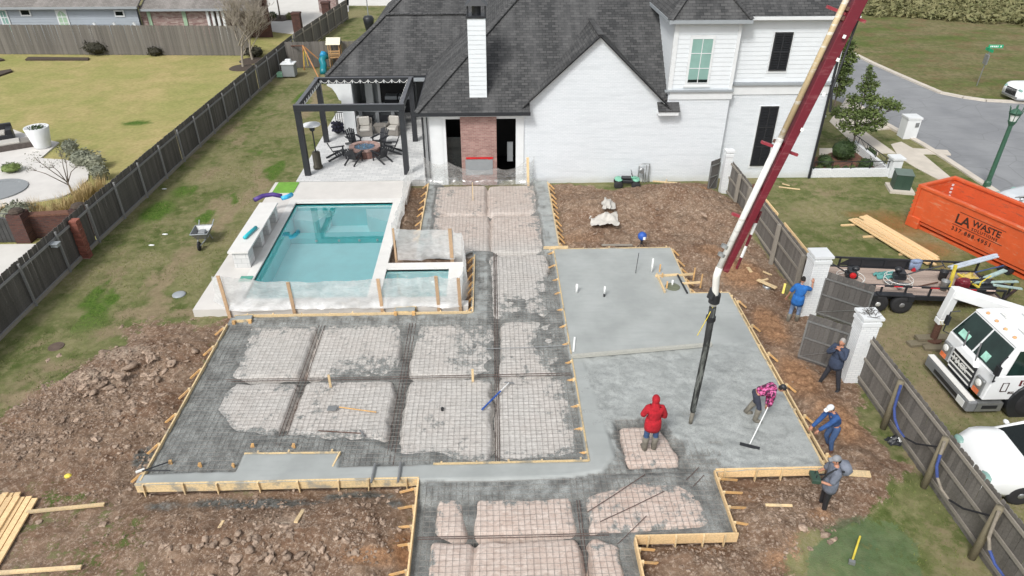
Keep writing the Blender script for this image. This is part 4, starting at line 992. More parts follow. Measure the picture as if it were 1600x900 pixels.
# belt
s=MB(); s.box(8.0,11.2,31.45,31.6,4.22,4.3); s.box(11.2,16.1,31.8,31.95,4.4,4.5); hb(s,'belt_flashing',M['flash'])
s=MB(); s.box(8.25,11.19,31.55,31.6,3.85,4.22); s.box(11.19,16.05,31.9,31.95,3.95,4.4); hb(s,'belt_board',M['white'])
# upper storey
s=MB(); s.box(8.2,11.1,31.62,31.8,4.3,7.4); s.box(8.2,8.4,31.8,46,3,7.4); s.box(11.1,16.0,31.97,32.15,4.3,7.45); hb(s,'upper_wall',M['siding'])
lap=MB().add([(0,-.012,0),(1,-.012,0),(1,0,0),(0,0,0),(0,-.002,.2),(1,-.002,.2),(1,0,.2),(0,0,.2)],[(0,3,2,1),(4,5,6,7),(0,1,5,4),(1,2,6,5),(2,3,7,6),(3,0,4,7)])
lapme=mesh_from('siding_board',lap.v,lap.f,M['siding'])
def laps(x0,x1,z0,z1,y,parent,I,holes=(),me=lapme,step=.2,off=.0):
    z=z0
    while z<z1-.05:
        hgt=min(step,z1-z)
        segs=[(x0,x1)]
        for a,b,c,d in holes:
            if z<d and z+hgt>c:
                ns=[]
                for p,q in segs:
                    if b<=p or a>=q: ns.append((p,q))
                    else:
                        if a>p: ns.append((p,a))
                        if b<q: ns.append((b,q))
                segs=ns
        for p,q in segs:
            if q-p>.03: link('siding_board',me,parent,I@Matrix.Translation((p,y-off,z))@Matrix.Diagonal((q-p,1.6,hgt/.2,1)))
        z+=step
laps(8.34,10.98,4.34,7.3,31.62,H,HI,[(8.9,10.02,4.5,6.7)])
laps(11.22,15.9,4.52,7.35,31.97,H,HI,[(12.72,13.7,4.9,6.85)])
y=31.7
for zz in np.arange(4.2,7.3,.2):
    link('siding_board',lapme,H,HI@Matrix.Translation((8.2,36.0,float(zz)))@Euler((0,0,-pi/2)).to_matrix().to_4x4()@Matrix.Diagonal((4.3,1.6,1,1)))
s=MB(); s.box(8.17,8.34,31.57,31.62,4.3,7.4); s.box(10.98,11.13,31.57,31.62,4.3,7.4); s.box(8.15,8.2,31.62,31.8,4.3,7.4); s.box(11.1,11.24,31.9,31.97,4.3,7.4); s.box(15.9,16.04,31.9,31.97,4.3,7.4)
s.box(8.2,11.1,31.5,31.62,7.28,7.42); s.box(11.24,16.0,31.85,31.95,7.3,7.46); hb(s,'corner_trim',M['white'])
# bay window
wn=MB().box(-.56,.56,-.03,.0,-.12,2.12).box(-.62,.62,-.06,-.0,-.19,-.12); w1=hb(wn,'window',M['white']); w1.matrix_local=HI@Matrix.Translation((9.46,31.6,4.6))
MB().box(-.45,.45,-.045,-.032,0,1.98).build('pane',M['glassblind'],w1); MB().box(-.45,.45,-.049,-.046,0,.17).build('pane',M['glassdark'],w1,label='dark strip of glass under the blind')
s=MB(); s.box(-.015,.015,-.06,-.05,0,1.98)
for z in (.0,.66,1.32,1.96): s.box(-.45,.45,-.061,-.051,z,z+.03)
s.build('muntin',M['white'],w1)
def shutter_window(x0,x1,z0,z1,y,rows):
    wn=hb(MB().box(x0-.06,x1+.06,y-.03,y,z0-.12,z1+.03),'window',M['white'])
    wp=wn
    MB().box(x0,x1,y-.045,y-.031,z0,z1).build('shutter_panel',M['shutter'],wp)
    fr=MB(); 
    for x in (x0,(x0+x1)/2-.03,x1-.06): fr.box(x,x+.06,y-.08,y-.046,z0,z1)
    for i in range(rows+1):
        z=z0+(z1-z0-.07)*i/rows; fr.box(x0,x1,y-.082,y-.047,z,z+.07)
    fr.build('shutter_frame',M['black'],wp)
    sl=MB(); z=z0+.1
    while z<z1-.1:
        sl.beam((x0+.06,y-.06,z),(x1-.06,y-.06,z),.012,.05,up=(0,-.7,.7)); z+=.075
    sl.build('louvre',M['shutter'],wp)
shutter_window(12.8,13.62,5.05,6.75,31.97,2)
shutter_window(12.8,13.66,.38,3.38,31.95,3)
shutter_window(11.05+3.2,11.05+3.3,.4,.5,33,1) if False else None
# roofs
def roof(name,faces,th=.12,m='shingle',**k):
    mb=MB()
    for f in faces:
        f=[Vector(p) for p in f]; n=len(f); lo=[p-Vector((0,0,th)) for p in f]
        mb.add(f+lo,[tuple(range(n)),tuple(range(2*n-1,n-1,-1))]+[(i,n+i,n+(i+1)%n,(i+1)%n) for i in range(n)])
    return hb(mb,name,M[m],**k)
EX,EY,EZ=-3.48,31.1,3.47
ym=39.2; zr=EZ+T0*(ym-EY); xr=EX+(ym-EY)
roof('main_roof',[[(EX,EY,EZ),(1.75,EY,EZ),(1.75,31.62,EZ+T0*.52),(8.2,31.62,EZ+T0*.52),(8.2,ym,zr),(xr,ym,zr)]])
roof('main_roof_side',[[(EX,EY,EZ-.002),(xr,ym,zr-.002),(xr,ym+1,zr-.002),(EX,2*ym-EY+1,EZ-.002)]])
roof('main_roof_back',[[(xr,ym,zr),(14,ym,zr),(16,2*ym-EY,EZ),(EX,2*ym-EY,EZ)]])
# little cross gable on the front
gy_=31.42; gz=6.78; tg=.94; xl,xr_=1.36,8.32
yb=EY+(gz-EZ)/T0
roof('gable_roof',[[(xl,gy_,gz-(4.84-xl)*.925),(4.84,gy_,gz),(4.84,yb,gz),(xl,EY+(gz-(4.84-xl)*.925-EZ)/T0,gz-(4.84-xl)*.925)]],.1)
roof('gable_roof',[[(4.84,gy_,gz),(xr_,gy_,gz-(xr_-4.84)*.925),(xr_,EY+(gz-(xr_-4.84)*.925-EZ)/T0,gz-(xr_-4.84)*.925),(4.84,yb,gz)]],.1)
s=MB(); s.beam((xl,gy_-.01,gz-(4.84-xl)*.925-.05),(4.84,gy_-.01,gz-.04),.03,.11,up=(0,-1,0)); s.beam((4.84,gy_-.01,gz-.04),(xr_,gy_-.01,gz-(xr_-4.84)*.925-.05),.03,.11,up=(0,-1,0)); hb(s,'drip_edge',M['black'])
# eave returns
roof('return_roof',[[(7.72,31.15,3.42),(8.74,31.15,3.42),(8.74,31.62,3.74),(7.72,31.62,3.74)]],.03)
s=MB(); s.box(7.76,8.7,31.2,31.6,3.2,3.385); hb(s,'return_box',M['white'])
s=MB(); s.box(EX,1.78,EY-.05,EY,EZ-.16,EZ-.01); s.box(EX-.05,EX,EY,38.0,EZ-.16,EZ-.01); hb(s,'gutter',M['black'])
s=MB(); s.box(EX+.1,1.5,EY+.02,31.55,EZ-.2,EZ-.17); hb(s,'soffit',M['white'])
# downspouts
for dx_,dy_,dt_,dw_ in ((-3.25,31.42,3.2,.09),(15.9,31.83,7.2,.1),(-3.06,31.47,3.2,.05)): s=MB(); s.beam((dx_,dy_,dt_),(dx_,dy_,GZ),dw_,.07,up=(0,-1,0)); hb(s,'downspout',M['black'])
# patio roof
PX,PYY,PZ=-9.07,38.4,3.24; tp=.83; a=3.11
roof('patio_roof',[[(PX,PYY,PZ),(-3.2,PYY,PZ),(-.2,PYY+a,PZ+tp*a),(PX+a,PYY+a,PZ+tp*a)],[(PX,PYY,PZ-.003),(PX+a,PYY+a,PZ+tp*a-.003),(PX,PYY+2*a,PZ-.003)],[(PX+a,PYY+a,PZ+tp*a),(-.2,PYY+a,PZ+tp*a),(2,PYY+2*a,PZ),(PX,PYY+2*a,PZ)]])
s=MB(); s.box(PX,-3.5,PYY-.06,PYY,PZ-.17,PZ-.02); s.box(PX-.05,PX,PYY,PYY+6.2,PZ-.17,PZ-.02); hb(s,'patio_gutter',M['black'])
s=MB(); s.box(-4.3,-3.35,38.2,38.34,2.95,3.12); hb(s,'soffit_strip',M['flash'])
# back wing roof behind
roof('back_roof',[[(-8.3,48.2,3.3),(-2,48.2,3.3),(2.2,52.4,6.9),(-4.1,52.4,6.9)],[(-8.3,48.2,3.29),(-4.1,52.4,6.89),(-8.3,60,3.29)]])
s=MB(); s.box(-8.1,-7.9,48.4,60,GZ,3.2); s.box(-8,2,48.4,48.6,GZ,3.2); s.box(-8.6,-3,44.4,44.6,GZ,3.1); s.box(-8.6,-8.4,41,44.4,GZ,3.1); hb(s,'rear_wall',M['white'])
# bay roof and wing roof
bz=7.42
roof('bay_roof',[[(7.82,31.28,bz),(11.42,31.28,bz),(9.62,33.08,bz+1.9)],[(7.82,31.28,bz),(9.62,33.08,bz+1.9),(9.62,39,bz+1.9),(7.82,39,bz)],[(11.42,31.28,bz),(11.42,39,bz),(9.62,39,bz+1.9),(9.62,33.08,bz+1.9)]])
roof('wing_roof',[[(11.0,31.62,7.5),(16.35,31.62,7.5),(16.35,39,12.9),(11.0,39,12.9)]])
roof('upper_roof_infill',[[(8.92,33.12,8.56),(10.99,33.12,8.56),(10.99,39,12.85),(8.92,39,12.85)]],2.5)
s=MB(); s.box(7.78,11.46,31.22,31.28,bz-.16,bz-.01); s.box(7.78,7.82,31.28,36,bz-.16,bz-.01); hb(s,'eave_trim',M['flash'])
s=MB(); s.box(11.46,16.35,31.56,31.62,7.34,7.48); hb(s,'wing_gutter',M['white'])
# ridge caps
rc=MB()
def caps(p,q,w_=.28,st=.26):
    p=Vector(p);q=Vector(q);L=(q-p).length;n=int(L/st);d=(q-p)/L
    for i in range(n):
        a_=p+d*(i*st); b_=p+d*((i+1)*st+.03)
        rc.beam(a_+Vector((0,0,.02)),b_+Vector((0,0,.045)),w_,.035)
caps((EX,EY,EZ),(xr,ym,zr)); caps((PX,PYY,PZ),(PX+a,PYY+a,PZ+tp*a)); caps((PX+a,PYY+a,PZ+tp*a),(-.9,PYY+a,PZ+tp*a)); caps((4.84,gy_,gz),(4.84,yb,gz)); caps((-8.3,48.2,3.3),(-4.1,52.4,6.9))
caps((7.82,31.28,bz),(9.62,33.08,bz+1.9)); caps((11.42,31.28,bz),(9.62,33.08,bz+1.9)); caps((-4.1,52.4,6.9),(2.2,52.4,6.9))
hb(rc,'ridge_cap',M['shingle'],kind='stuff')
# chimney
ch=thing('chimney_stack','tall white sided chimney with black cap on the dark roof','chimney',(0,0,0)) if False else None
s=MB(); s.box(-1.02,-.22,31.72,32.5,3.6,7.45); cz=hb(s,'chimney',M['siding'])
for zz in np.arange(3.95,7.3,.2): link('siding_board',lapme,cz,Matrix.Translation((-1.02,31.72,float(zz)))@Matrix.Diagonal((.8,1.8,1,1)))
s=MB(); s.box(-1.15,-.09,31.6,31.72,3.76,3.84); s.build('chimney_flashing',M['flash'],cz)
s=MB(); s.box(-1.06,-.18,31.68,32.54,7.45,7.55)
for x in (-1.03,-.25): 
    for y in (31.72,32.48): s.box(x,x+.05,y-.02,y+.03,7.55,7.98)
s.lathe([(.2,7.55),(.2,7.95)],(-.62,32.1,0),14)
s.add([(-1.1,31.6,7.98),(-.14,31.6,7.98),(-.14,32.6,7.98),(-1.1,32.6,7.98),(-.62,31.85,8.35),(-.62,32.35,8.35)],[(0,1,4),(1,2,5,4),(2,3,5),(3,0,4,5),(0,3,2,1)])
s.build('chimney_cap',M['black'],cz)
# gas meter on the wall
g=thing('gas_meter','grey gas meter with looped pipes against the white wall','gas meter',(7.4,31.35,GZ))
MB().tube([(-.25,.1,0),(-.25,.05,.95),(-.1,.05,1.05),(.25,.05,1.05),(.28,.1,.0)],.025,6).tube([(-.02,0,0),(-.02,0,.75)],.02,6).tube([(.1,0,0),(.1,0,1.0)],.02,6).build('pipe',M['steel'],g)
MB().ball((-.15,-.05,.75),(.16,.12,.14)).lathe([(.1,-.06),(.1,.06)],(0,0,0),12,M=RT((-.15,-.18,.75),0,pi/2)).build('meter',M['steel'],g)
# ------------------------------------------------------------------ covered patio
tag(MB().box(-9.6,-3.3,31.46,44.4,-.5,.03).build('patio',M['paver'],bevel=0),kind='structure')
s=MB(); s.box(-8.36,-7.72,38.15,38.5,.03,3.05)
cz_=[(-9.05,2.98),(-8.36,2.98),(-8.36,1.9),(-8.5,1.95),(-8.62,2.3),(-8.8,2.6),(-9.05,2.75)]
n=len(cz_); s.add([(x,38.25,z) for x,z in cz_]+[(x,38.42,z) for x,z in cz_],[tuple(range(n-1,-1,-1)),tuple(range(n,2*n))]+[(i,(i+1)%n,n+(i+1)%n,n+i) for i in range(n)])
hb(s,'patio_column',M['white'])
s=MB(); s.box(-7.8,-4.3,42.6,42.75,GZ,3.1); hb(s,'inner_wall',M['greywall'])
s=MB(); s.box(-6.9,-4.75,42.5,42.58,.5,2.9); hb(s,'dark_window',M['dark'])
s=MB(); s.box(-7.75,-7.3,42.35,42.59,.1,2.9); s.box(-7.0,-6.85,42.45,42.59,.1,2.9);hb(s,'wall_pilaster',M['white'])
s=MB(); s.box(-4.6,-3.6,42.3,42.55,GZ,3.0); s.box(-3.7,-3.2,38,42,GZ,3.0); hb(s,'dark_wall',M['black'])
k_=thing('outdoor_counter','pale grey outdoor kitchen counter under the patio roof','counter',(-6.4,39.6,.03))
MB().box(-1.35,1.35,-.35,.35,.92,1.0).build('worktop',M['greywall'],k_)
MB().box(-1.3,1.3,.1,.3,0,.92).box(-1.3,-1.1,-.3,.1,0,.92).box(-.35,-.15,-.3,.1,0,.92).box(.55,.75,-.3,.1,0,.92).build('base',M['greywall'],k_)
for x in (-.72,.2,.98): MB().box(-.28,.28,-.22,.1,.42,.5).box(-.28,.28,-.24,-.2,.5,.8).box(-.26,-.22,-.2,-.16,0,.42).box(.22,.26,-.2,-.16,0,.42).build('stool',M['black'],k_,M=Matrix.Translation((x,-.35,0)))
g=thing('stainless_grill','built-in stainless grill with two lids at the back of the covered patio','grill',(-5.75,42.2,.03))
MB().box(-.8,.8,-.3,.3,0,.8).build('base',M['black'],g); 
for x in (-.4,.4): MB().box(x-.36,x+.36,-.32,.28,.82,1.02).build('lid',M['flash'],g)
for x in (-7.0,-5.3):
    l=thing('pendant_lamp','white domed pendant lamp under the patio roof, %s'%('the left of two' if x<-6 else 'the right of two'),'lamp',(x,40.5,2.6),0,'pendant lamps')
    MB().lathe([(.28,-.12),(.2,.05),(.05,.12)],n=14).build('shade',M['white'],l); MB().tube([(0,0,.1),(0,0,.6)],.015,5).build('cord',M['black'],l)
# armchairs and side table
M['wicker']=plain('grey_wicker',srgb(126,122,116),.85,.2,30,.5,bs=40); M['cushion']=plain('pale_cushion',srgb(178,175,168),.9,.06)
def armchair(x,y,rz,label):
    a_=thing('wicker_armchair',label,'armchair',(x,y,.03),rz,'wicker armchairs')
    MB().box(-.42,.42,-.4,.4,.02,.3).box(-.42,-.3,-.4,.35,.3,.58).box(.3,.42,-.4,.35,.3,.58).box(-.42,.42,.3,.42,.3,.85).build('body',M['wicker'],a_,bevel=.02)
    MB().box(-.29,.29,-.42,.28,.31,.46).build('seat_cushion',M['cushion'],a_,bevel=.04); MB().box(-.29,.29,.14,.3,.47,.98).build('back_cushion',M['cushion'],a_,bevel=.04)
armchair(-7.2,38.0,.12,'pale cushioned wicker armchair next to the white patio column'); armchair(-5.6,38.1,-.25,'pale cushioned wicker armchair beside the black pergola post')
tag(MB().box(-.3,.3,-.25,.25,0,.42).box(-.33,.33,-.28,.28,.42,.46).build('side_table',M['wicker'],M=None),'grey wicker side table between the two armchairs','table').location=(-6.42,38.4,.03)
# pergola
pg=thing('pergola','black open pergola frame over the patio with string lights','pergola',(-6.75,34.5,.03)); PI_=Matrix.Translation((6.75,-34.5,-.03))
px0,px1,py0,py1,pz=-9.18,-4.28,32.22,36.88,3.56
for x in (px0,px1):
    for y in (py0,py1): MB().box(x-.13,x+.13,y-.13,y+.13,.03,pz-.3).build('post',M['black'],pg,M=PI_)
for a_,b_ in (((px0-.15,py0),(px1+.15,py0)),((px0-.15,py1),(px1+.15,py1))): MB().box(a_[0],b_[0],a_[1]-.1,a_[1]+.1,pz-.3,pz).build('beam',M['black'],pg,M=PI_)
for x in (px0,px1): MB().box(x-.1,x+.1,py0+.1,py1-.1,pz-.3,pz-.003).build('beam',M['black'],pg,M=PI_)
M['topgrey']=plain('beam_top_grey',srgb(96,98,102),.6)  # paler grey for the thin strips on top of the black beams
s=MB(); s.box(px0-.14,px1+.14,py0-.09,py0+.09,pz+.001,pz+.006); s.box(px0-.14,px1+.14,py1-.09,py1+.09,pz+.001,pz+.006); s.box(px0-.09,px0+.09,py0+.1,py1-.1,pz+.001,pz+.006); s.box(px1-.09,px1+.09,py0+.1,py1-.1,pz+.001,pz+.006); s.build('top_strip',M['topgrey'],pg,M=PI_)
st=thing('string_lights','string of pale bulbs looped round three sides of the pergola','string lights',(px0,py1,pz)); SI=Matrix.Translation((-px0,-py1,-pz))
s=MB(); b=MB()
def loops(p,q,n):
    for i in range(n):
        a_=Vector(p).lerp(Vector(q),i/n); c_=Vector(p).lerp(Vector(q),(i+1)/n); L_=sagline(a_,c_,.16,7); s.tube(L_,.012,4,caps=False); b.ball(a_-Vector((0,0,.12)),(.035,.035,.07),6,4)
loops((px0+.2,py1-.18,pz-.08),(px1-.15,py1-.18,pz-.08),11); loops((px0+.16,py0+.5,pz-.1),(px0+.16,py1-.2,pz-.1),9); loops((px1-.16,py0+.5,pz-.1),(px1-.16,py1-.2,pz-.1),9)
s.build('cable',M['whitemetal'],st,M=SI); b.build('bulb',M['white'],st,M=SI,kind='stuff')
# patio heater
h=thing('patio_heater','bronze patio heater with white round top beside the front left pergola post','patio heater',(-8.86,33.1,.03))
MB().lathe([(.24,0),(.24,.12),(.2,.14),(.2,.85),(.17,.88)],n=18).build('tank_cover',plain('bronze_metal',srgb(78,74,64),.35,.15,metal=.5),h,True)
MB().tube([(0,0,.88),(0,0,1.95)],.035,8).build('pole',M['black'],h); MB().lathe([(.09,1.95),(.13,2.0),(.13,2.2),(.08,2.25)],n=12).build('burner',M['black'],h); MB().lathe([(.44,2.25),(.42,2.29),(.1,2.38)],n=22).build('reflector',M['white'],h)
# fire pit
fp=thing('fire_pit','round brick fire pit with blue glass pieces among the black chairs','fire pit',(-6.75,34.95,.03))
bk=MB().box(-.085,.085,-.06,.06,0,.38); bkm=mesh_from('brick',bk.v,bk.f,M['pinkbrick'] if 'pinkbrick' in M else M['redbrick'])
M['pitbrick']=plain('pink_brick',srgb(122,92,84),.85,.3,8,objvar=.25); bkm.materials.clear(); bkm.materials.append(M['pitbrick'])
for i in range(26):
    t=2*pi*i/26; link('brick',bkm,fp,RT((.72*cos(t),.72*sin(t),0),t+pi/2))
bk=MB().box(-.1,.1,-.13,.13,0,.08); bkm2=mesh_from('brick',bk.v,bk.f,plain('pale_pink_brick',srgb(156,130,122),.85,.25,8,objvar=.2))
for i in range(24):
    t=2*pi*i/24; link('brick',bkm2,fp,RT((.68*cos(t),.68*sin(t),.385),t+pi/2))
MB().lathe([(.56,.3),(.54,.36),(.01,.38)],n=20).build('lining',M['steel'],fp)
gm=MB()
for i in range(160):
    t=random.uniform(0,2*pi); r=.52*sqrt(random.random()); gm.ball((r*cos(t),r*sin(t),.4),random.uniform(.02,.045),4,3)
gm.build('fire_glass',plain('blue_fire_glass',srgb(104,132,156),.3,.6,30),fp,kind='stuff')
def adirondack():
    a_=thing('adirondack_chair','x','chair',(0,0,.03),0,'black chairs round the fire pit')
    for sx in (-.26,.26): 
        MB().box(sx-.02,sx+.02,-.42,-.34,0,.52).build('leg',M['black'],a_); MB().beam((sx,-.36,.36),(sx,.55,.04),.03,.1,up=(0,0,1)).build('rear_leg',M['black'],a_)
        MB().box(sx*1.15-.065,sx*1.15+.065,-.48,.28,.52,.55).build('armrest',M['black'],a_)
    for i in range(5): MB().beam((-.25,-.36+i*.11,.37-i*.035),(.25,-.36+i*.11,.37-i*.035),.085,.022).build('seat_slat',M['black'],a_)
    for i in range(5):
        x=-.2+i*.1; MB().beam((x*.8,.12,.24),(x*1.15,.42,.93-abs(i-2)*.05),.085,.02,up=(0,-1,.4)).build('back_slat',M['black'],a_)
    MB().beam((-.26,.3,.62),(.26,.3,.62),.03,.06).build('back_rail',M['black'],a_)
    return a_
ad=adirondack(); cc=Vector((-6.75,34.95,0)); first=True
for x,y,l in ((-8.1,34.35,'black adirondack chair on the side of the fire pit nearest the patio heater'),(-7.55,36.15,'black adirondack chair behind the fire pit on the left, under the white column'),(-6.05,36.2,'black adirondack chair behind the fire pit on the right'),(-5.35,35.0,'black adirondack chair seen side on by the right pergola post'),(-5.75,33.95,'black adirondack chair in front of the fire pit on the right, back to the camera'),(-7.15,33.75,'black adirondack chair in front of the fire pit on the left, back to the camera')):
    o=ad if first else copy_tree(ad); first=False
    o.location=(x,y,.03); d_=cc-Vector((x,y,0)); o.rotation_euler=(0,0,atan2(d_.y,d_.x)+pi/2); o['label']=l
bb=thing('spiral_planter','low black wrought iron planter beside the left rear pergola post','planter',(-8.75,38.1,.03))
mb=MB(); mb.ball((0,0,.4),(.3,.3,.35),10,8).build('black_ball',plain('dark_foliage',srgb(28,28,38),.8,.4,30),bb)
mb=MB()
for i in range(30):
    t=i*.6; mb.ball((.3*cos(t),.3*sin(t),.15+i*.02),.07,5,4)
mb.build('leafy_edge',plain('violet_dark_leaf',srgb(40,40,58),.8,.4,30),bb,kind='stuff')
mb=MB()
for i in range(6): mb.tube([(-.3+i*.12,1.1,0),(-.3+i*.12,1.1,1.0)],.02,5)
mb.beam((-.32,1.1,.98),(.35,1.1,.98),.04,.04)
tag(mb.build('metal_rack',M['black']),'black metal rack standing on the grass side of the white patio column','rack').location=(-8.7,37.9,.03)
# ------------------------------------------------------------------ street, kerbs, walks
def asphalt():
    k=NM('worn_asphalt'); 
    c=k.mix(k.ramp(k.noise(.35,5,.6),.35,.65), srgb(124,126,129), srgb(140,142,144))
    c=k.mix(k.math('MULTIPLY',k.ramp(k.noise(1,5,.7,k.scalev(k.pos(),.5,2.5,1,.9)),.5,.68),.35), c, srgb(112,114,116))
    cr=k.node('ShaderNodeTexVoronoi', {'Vector':k.mix(.12,k.pos(),k.node('ShaderNodeTexNoise',{'Vector':k.pos(),'Scale':.8}).outputs[1]),'Scale':.45}, feature='DISTANCE_TO_EDGE').outputs[0]
    c=k.mix(k.ramp(cr,.0,.012,(.5,.5,.5),(0,0,0)), c, srgb(100,102,102))
    return k.done(c,.9,k.bump(k.noise(40,3),.3,.01))
M['asphalt']=asphalt()
M['conc']=plain('old_concrete',srgb(196,188,176),.85,.1,1.5,.2)
M['drive']=plain('pale_concrete_drive',srgb(204,202,196),.85,.06,.8,.2)
def flat(name,poly,z,m,h=.3,kind='structure',label=None,cat=None):
    o=MB().prism([tuple(p)[:2] for p in poly],z-h,z).build(name,m)
    return tag(o,label,cat,None,kind)
def ccw(p):
    a=sum(p[i][0]*p[(i+1)%len(p)][1]-p[(i+1)%len(p)][0]*p[i][1] for i in range(len(p)))
    return p if a>0 else p[::-1]
flat('road',ccw([tuple(p) for p in road]),GZ-.04,M['asphalt'],.05)
def kerb(name,line,w_,label=None):
    mb=MB()
    for i in range(len(line)-1):
        a=Vector((*line[i][:2],0)); b=Vector((*line[i+1][:2],0)); L=(b-a).length; n=max(1,int(L/3)); d=(b-a)/L
        for j in range(n):
            mb.beam(a+d*(L*j/n+.01)+Vector((0,0,GZ-.05)),a+d*(L*(j+1)/n)+Vector((0,0,GZ-.05)),w_,.24)
    o=mb.build(name,M['conc']); o['kind']='structure'; return o
fine_far=P((1290,60),(1322,78),(1362,98),(1400,115),(1437,131),(1470,145),(1505,152),(1540,157),(1600,160),(1700,158))
kerb('kerb',fine_far,.35)
kerb('kerb',P((1330,165),(1380,192),(1440,225),(1480,250),(1545,293),(1620,345)),.35)
flat('sidewalk',ccw(P((1392,226),(1408,222),(1440,240),(1500,290),(1560,340),(1520,330),(1478,287),(1430,262),(1404,246))),GZ+.03,M['conc'],.1)
flat('driveway',ccw(P((1296,190),(1325,150),(1395,200),(1352,206),(1400,240),(1376,240),(1330,222))),GZ+.02,M['conc'],.1)
flat('front_walk',ccw(P((1280,242),(1372,243),(1372,232),(1280,232))),GZ+.024,M['conc'],.1)
flat('cross_walk',ccw(P((1404,231),(1480,235),(1486,242),(1410,241))),GZ+.028,M['conc'],.1)
# ------------------------------------------------------------------ front garden wall
gw=thing('garden_wall','low white garden wall with black rail to the right of the house','garden wall',(18,32,GZ)); WI=Matrix.Translation((-18,-32,-GZ))
MB().box(16.05,20.1,31.9,32.1,GZ,.12).box(19.9,20.1,32.1,36,GZ,.12).build('wall',M['whitebrick'],gw,M=WI)
MB().box(19.95,20.45,31.75,32.25,GZ,.65).box(19.88,20.52,31.68,32.32,.65,.75).build('corner_pier',M['white'],gw,M=WI)
MB().box(18.3,18.7,37.4,37.8,GZ,1.0).box(18.22,18.78,37.32,37.88,1.0,1.1).build('gate_pier',M['white'],gw,M=WI)
MB().box(16.5,18.3,37.6,37.75,GZ,.2).build('wall_stub',M['whitebrick'],gw,M=WI)
mb=MB(); mb.beam((16.1,32,.5),(19.95,32,.5),.03,.03); mb.beam((20,32.2,.5),(19.9,36,.5),.03,.03)
for i in range(5): mb.beam((16.1+i*.95,32,.12),(16.1+i*.95,32,.5),.025,.025)
for i in range(4): mb.beam((20,32.5+i,.12),(20,32.5+i,.5),.025,.025); mb.beam((20,32.5+i,.12),(20,33.5+i,.5),.015,.015)
for i in range(4): mb.beam((16.1+i*.95,32,.14),(17.05+i*.95,32,.5),.015,.015)
mb.beam((16.6,37.67,.75),(18.3,37.67,.75),.03,.03); 
for i in range(5): mb.beam((16.6+i*.4,37.67,.2),(17.0+i*.35,37.67,.75),.015,.015)
mb.build('railing',M['black'],gw,M=WI)
M['mulch']=plain('red_mulch',srgb(104,72,58),.95,.35,14,.5)
flat('mulch_bed',[(16.1,32.15),(19.85,32.15),(19.85,35.2),(18.5,35.2),(17.6,34.6),(16.1,34.4)],GZ+.045,M['mulch'],.06)
flat('mulch_bed',[(16.1,36.6),(18.2,36.6),(18.2,38.5),(16.1,38.5)],GZ+.045,M['mulch'],.06)
# ------------------------------------------------------------------ foliage
def leaf_mat(name,a,b,trans=.25):
    k=NM(name); r=k.noise(1.3,4,.6); f=k.noise(14,3,.7)
    c=k.mix(k.ramp(r,.35,.65),a,b); c=k.mix(k.math('MULTIPLY',k.ramp(f,.4,.65),.5),c,mul(b,1.35))
    return k.done(c,.65,spec=.3)
M['leaf']=leaf_mat('oak_leaf',srgb(66,82,46),srgb(104,118,66))
M['leafdark']=leaf_mat('hedge_leaf',srgb(36,50,30),srgb(62,80,44))
M['leafpale']=leaf_mat('pale_leaf',srgb(96,104,66),srgb(140,140,98))
M['leafgrey']=leaf_mat('grey_leaf',srgb(92,98,84),srgb(130,132,114))
M['bark']=plain('bark',srgb(104,94,84),.9,.25,12,.5)
M['barkpale']=plain('pale_bark',srgb(142,134,122),.9,.2,12,.5)
def leaves(mb,c,r,n,size,seed,shape=1.0):
    rnd=random.Random(seed); c=Vector(c)
    for i in range(n):
        while True:
            p=Vector((rnd.uniform(-1,1),rnd.uniform(-1,1),rnd.uniform(-1,1)))
            if p.length<1: break
        p=p*(.55+.45*rnd.random()) if p.length>.3 else p
        q=c+Vector((p.x*r[0],p.y*r[1],p.z*r[2])); s=size*rnd.uniform(.6,1.4)
        a=Vector((rnd.gauss(0,1),rnd.gauss(0,1),rnd.gauss(0,.6))).normalized(); b=a.cross(Vector((rnd.gauss(0,1),rnd.gauss(0,1),rnd.gauss(0,1)))).normalized()
        k=len(mb.v); mb.v += [q-a*s,q+b*s*.45,q+a*s,q-b*s*.45]; mb.f.append((k,k+1,k+2,k+3))
def tree(x,y,label,trunk,clumps,leafm,barkm='bark',seed=1,ls=.09,dens=230,group=None,name='tree',base=GZ,limbs=True,r0=.09):
    t=thing(name,label,'tree',(x,y,base),0,group); rnd=random.Random(seed)
    mb=MB(); top=Vector((0,0,trunk)); mb.tube([(0,0,-.1),(.02,.0,trunk*.5),top],[r0,r0*.8,r0*.6],8)
    lf=MB()
    for i,(cx,cy,cz,r,rz_) in enumerate(clumps):
        c=Vector((cx,cy,cz))
        if limbs:
            mid=top.lerp(c,.5)+Vector((rnd.uniform(-.1,.1),rnd.uniform(-.1,.1),0.05)); mb.tube([top-Vector((0,0,trunk*.25*rnd.random())),mid,c],[r0*.5,r0*.35,r0*.15],6)
            for j in range(4): mb.tube([mid.lerp(c,.5),c+Vector((rnd.uniform(-1,1)*r,rnd.uniform(-1,1)*r,rnd.uniform(-.6,1)*rz_))*.8],[r0*.2,r0*.07],4)
        leaves(lf,c,(r,r,rz_),int(dens*r*r*rz_*8+40),ls,seed*31+i)
    mb.build('trunk',M[barkm],t,True)
    o=link('crown',mesh_from('crown',lf.v,lf.f,M[leafm],uv=False),t); return t
rt=random.Random(5)
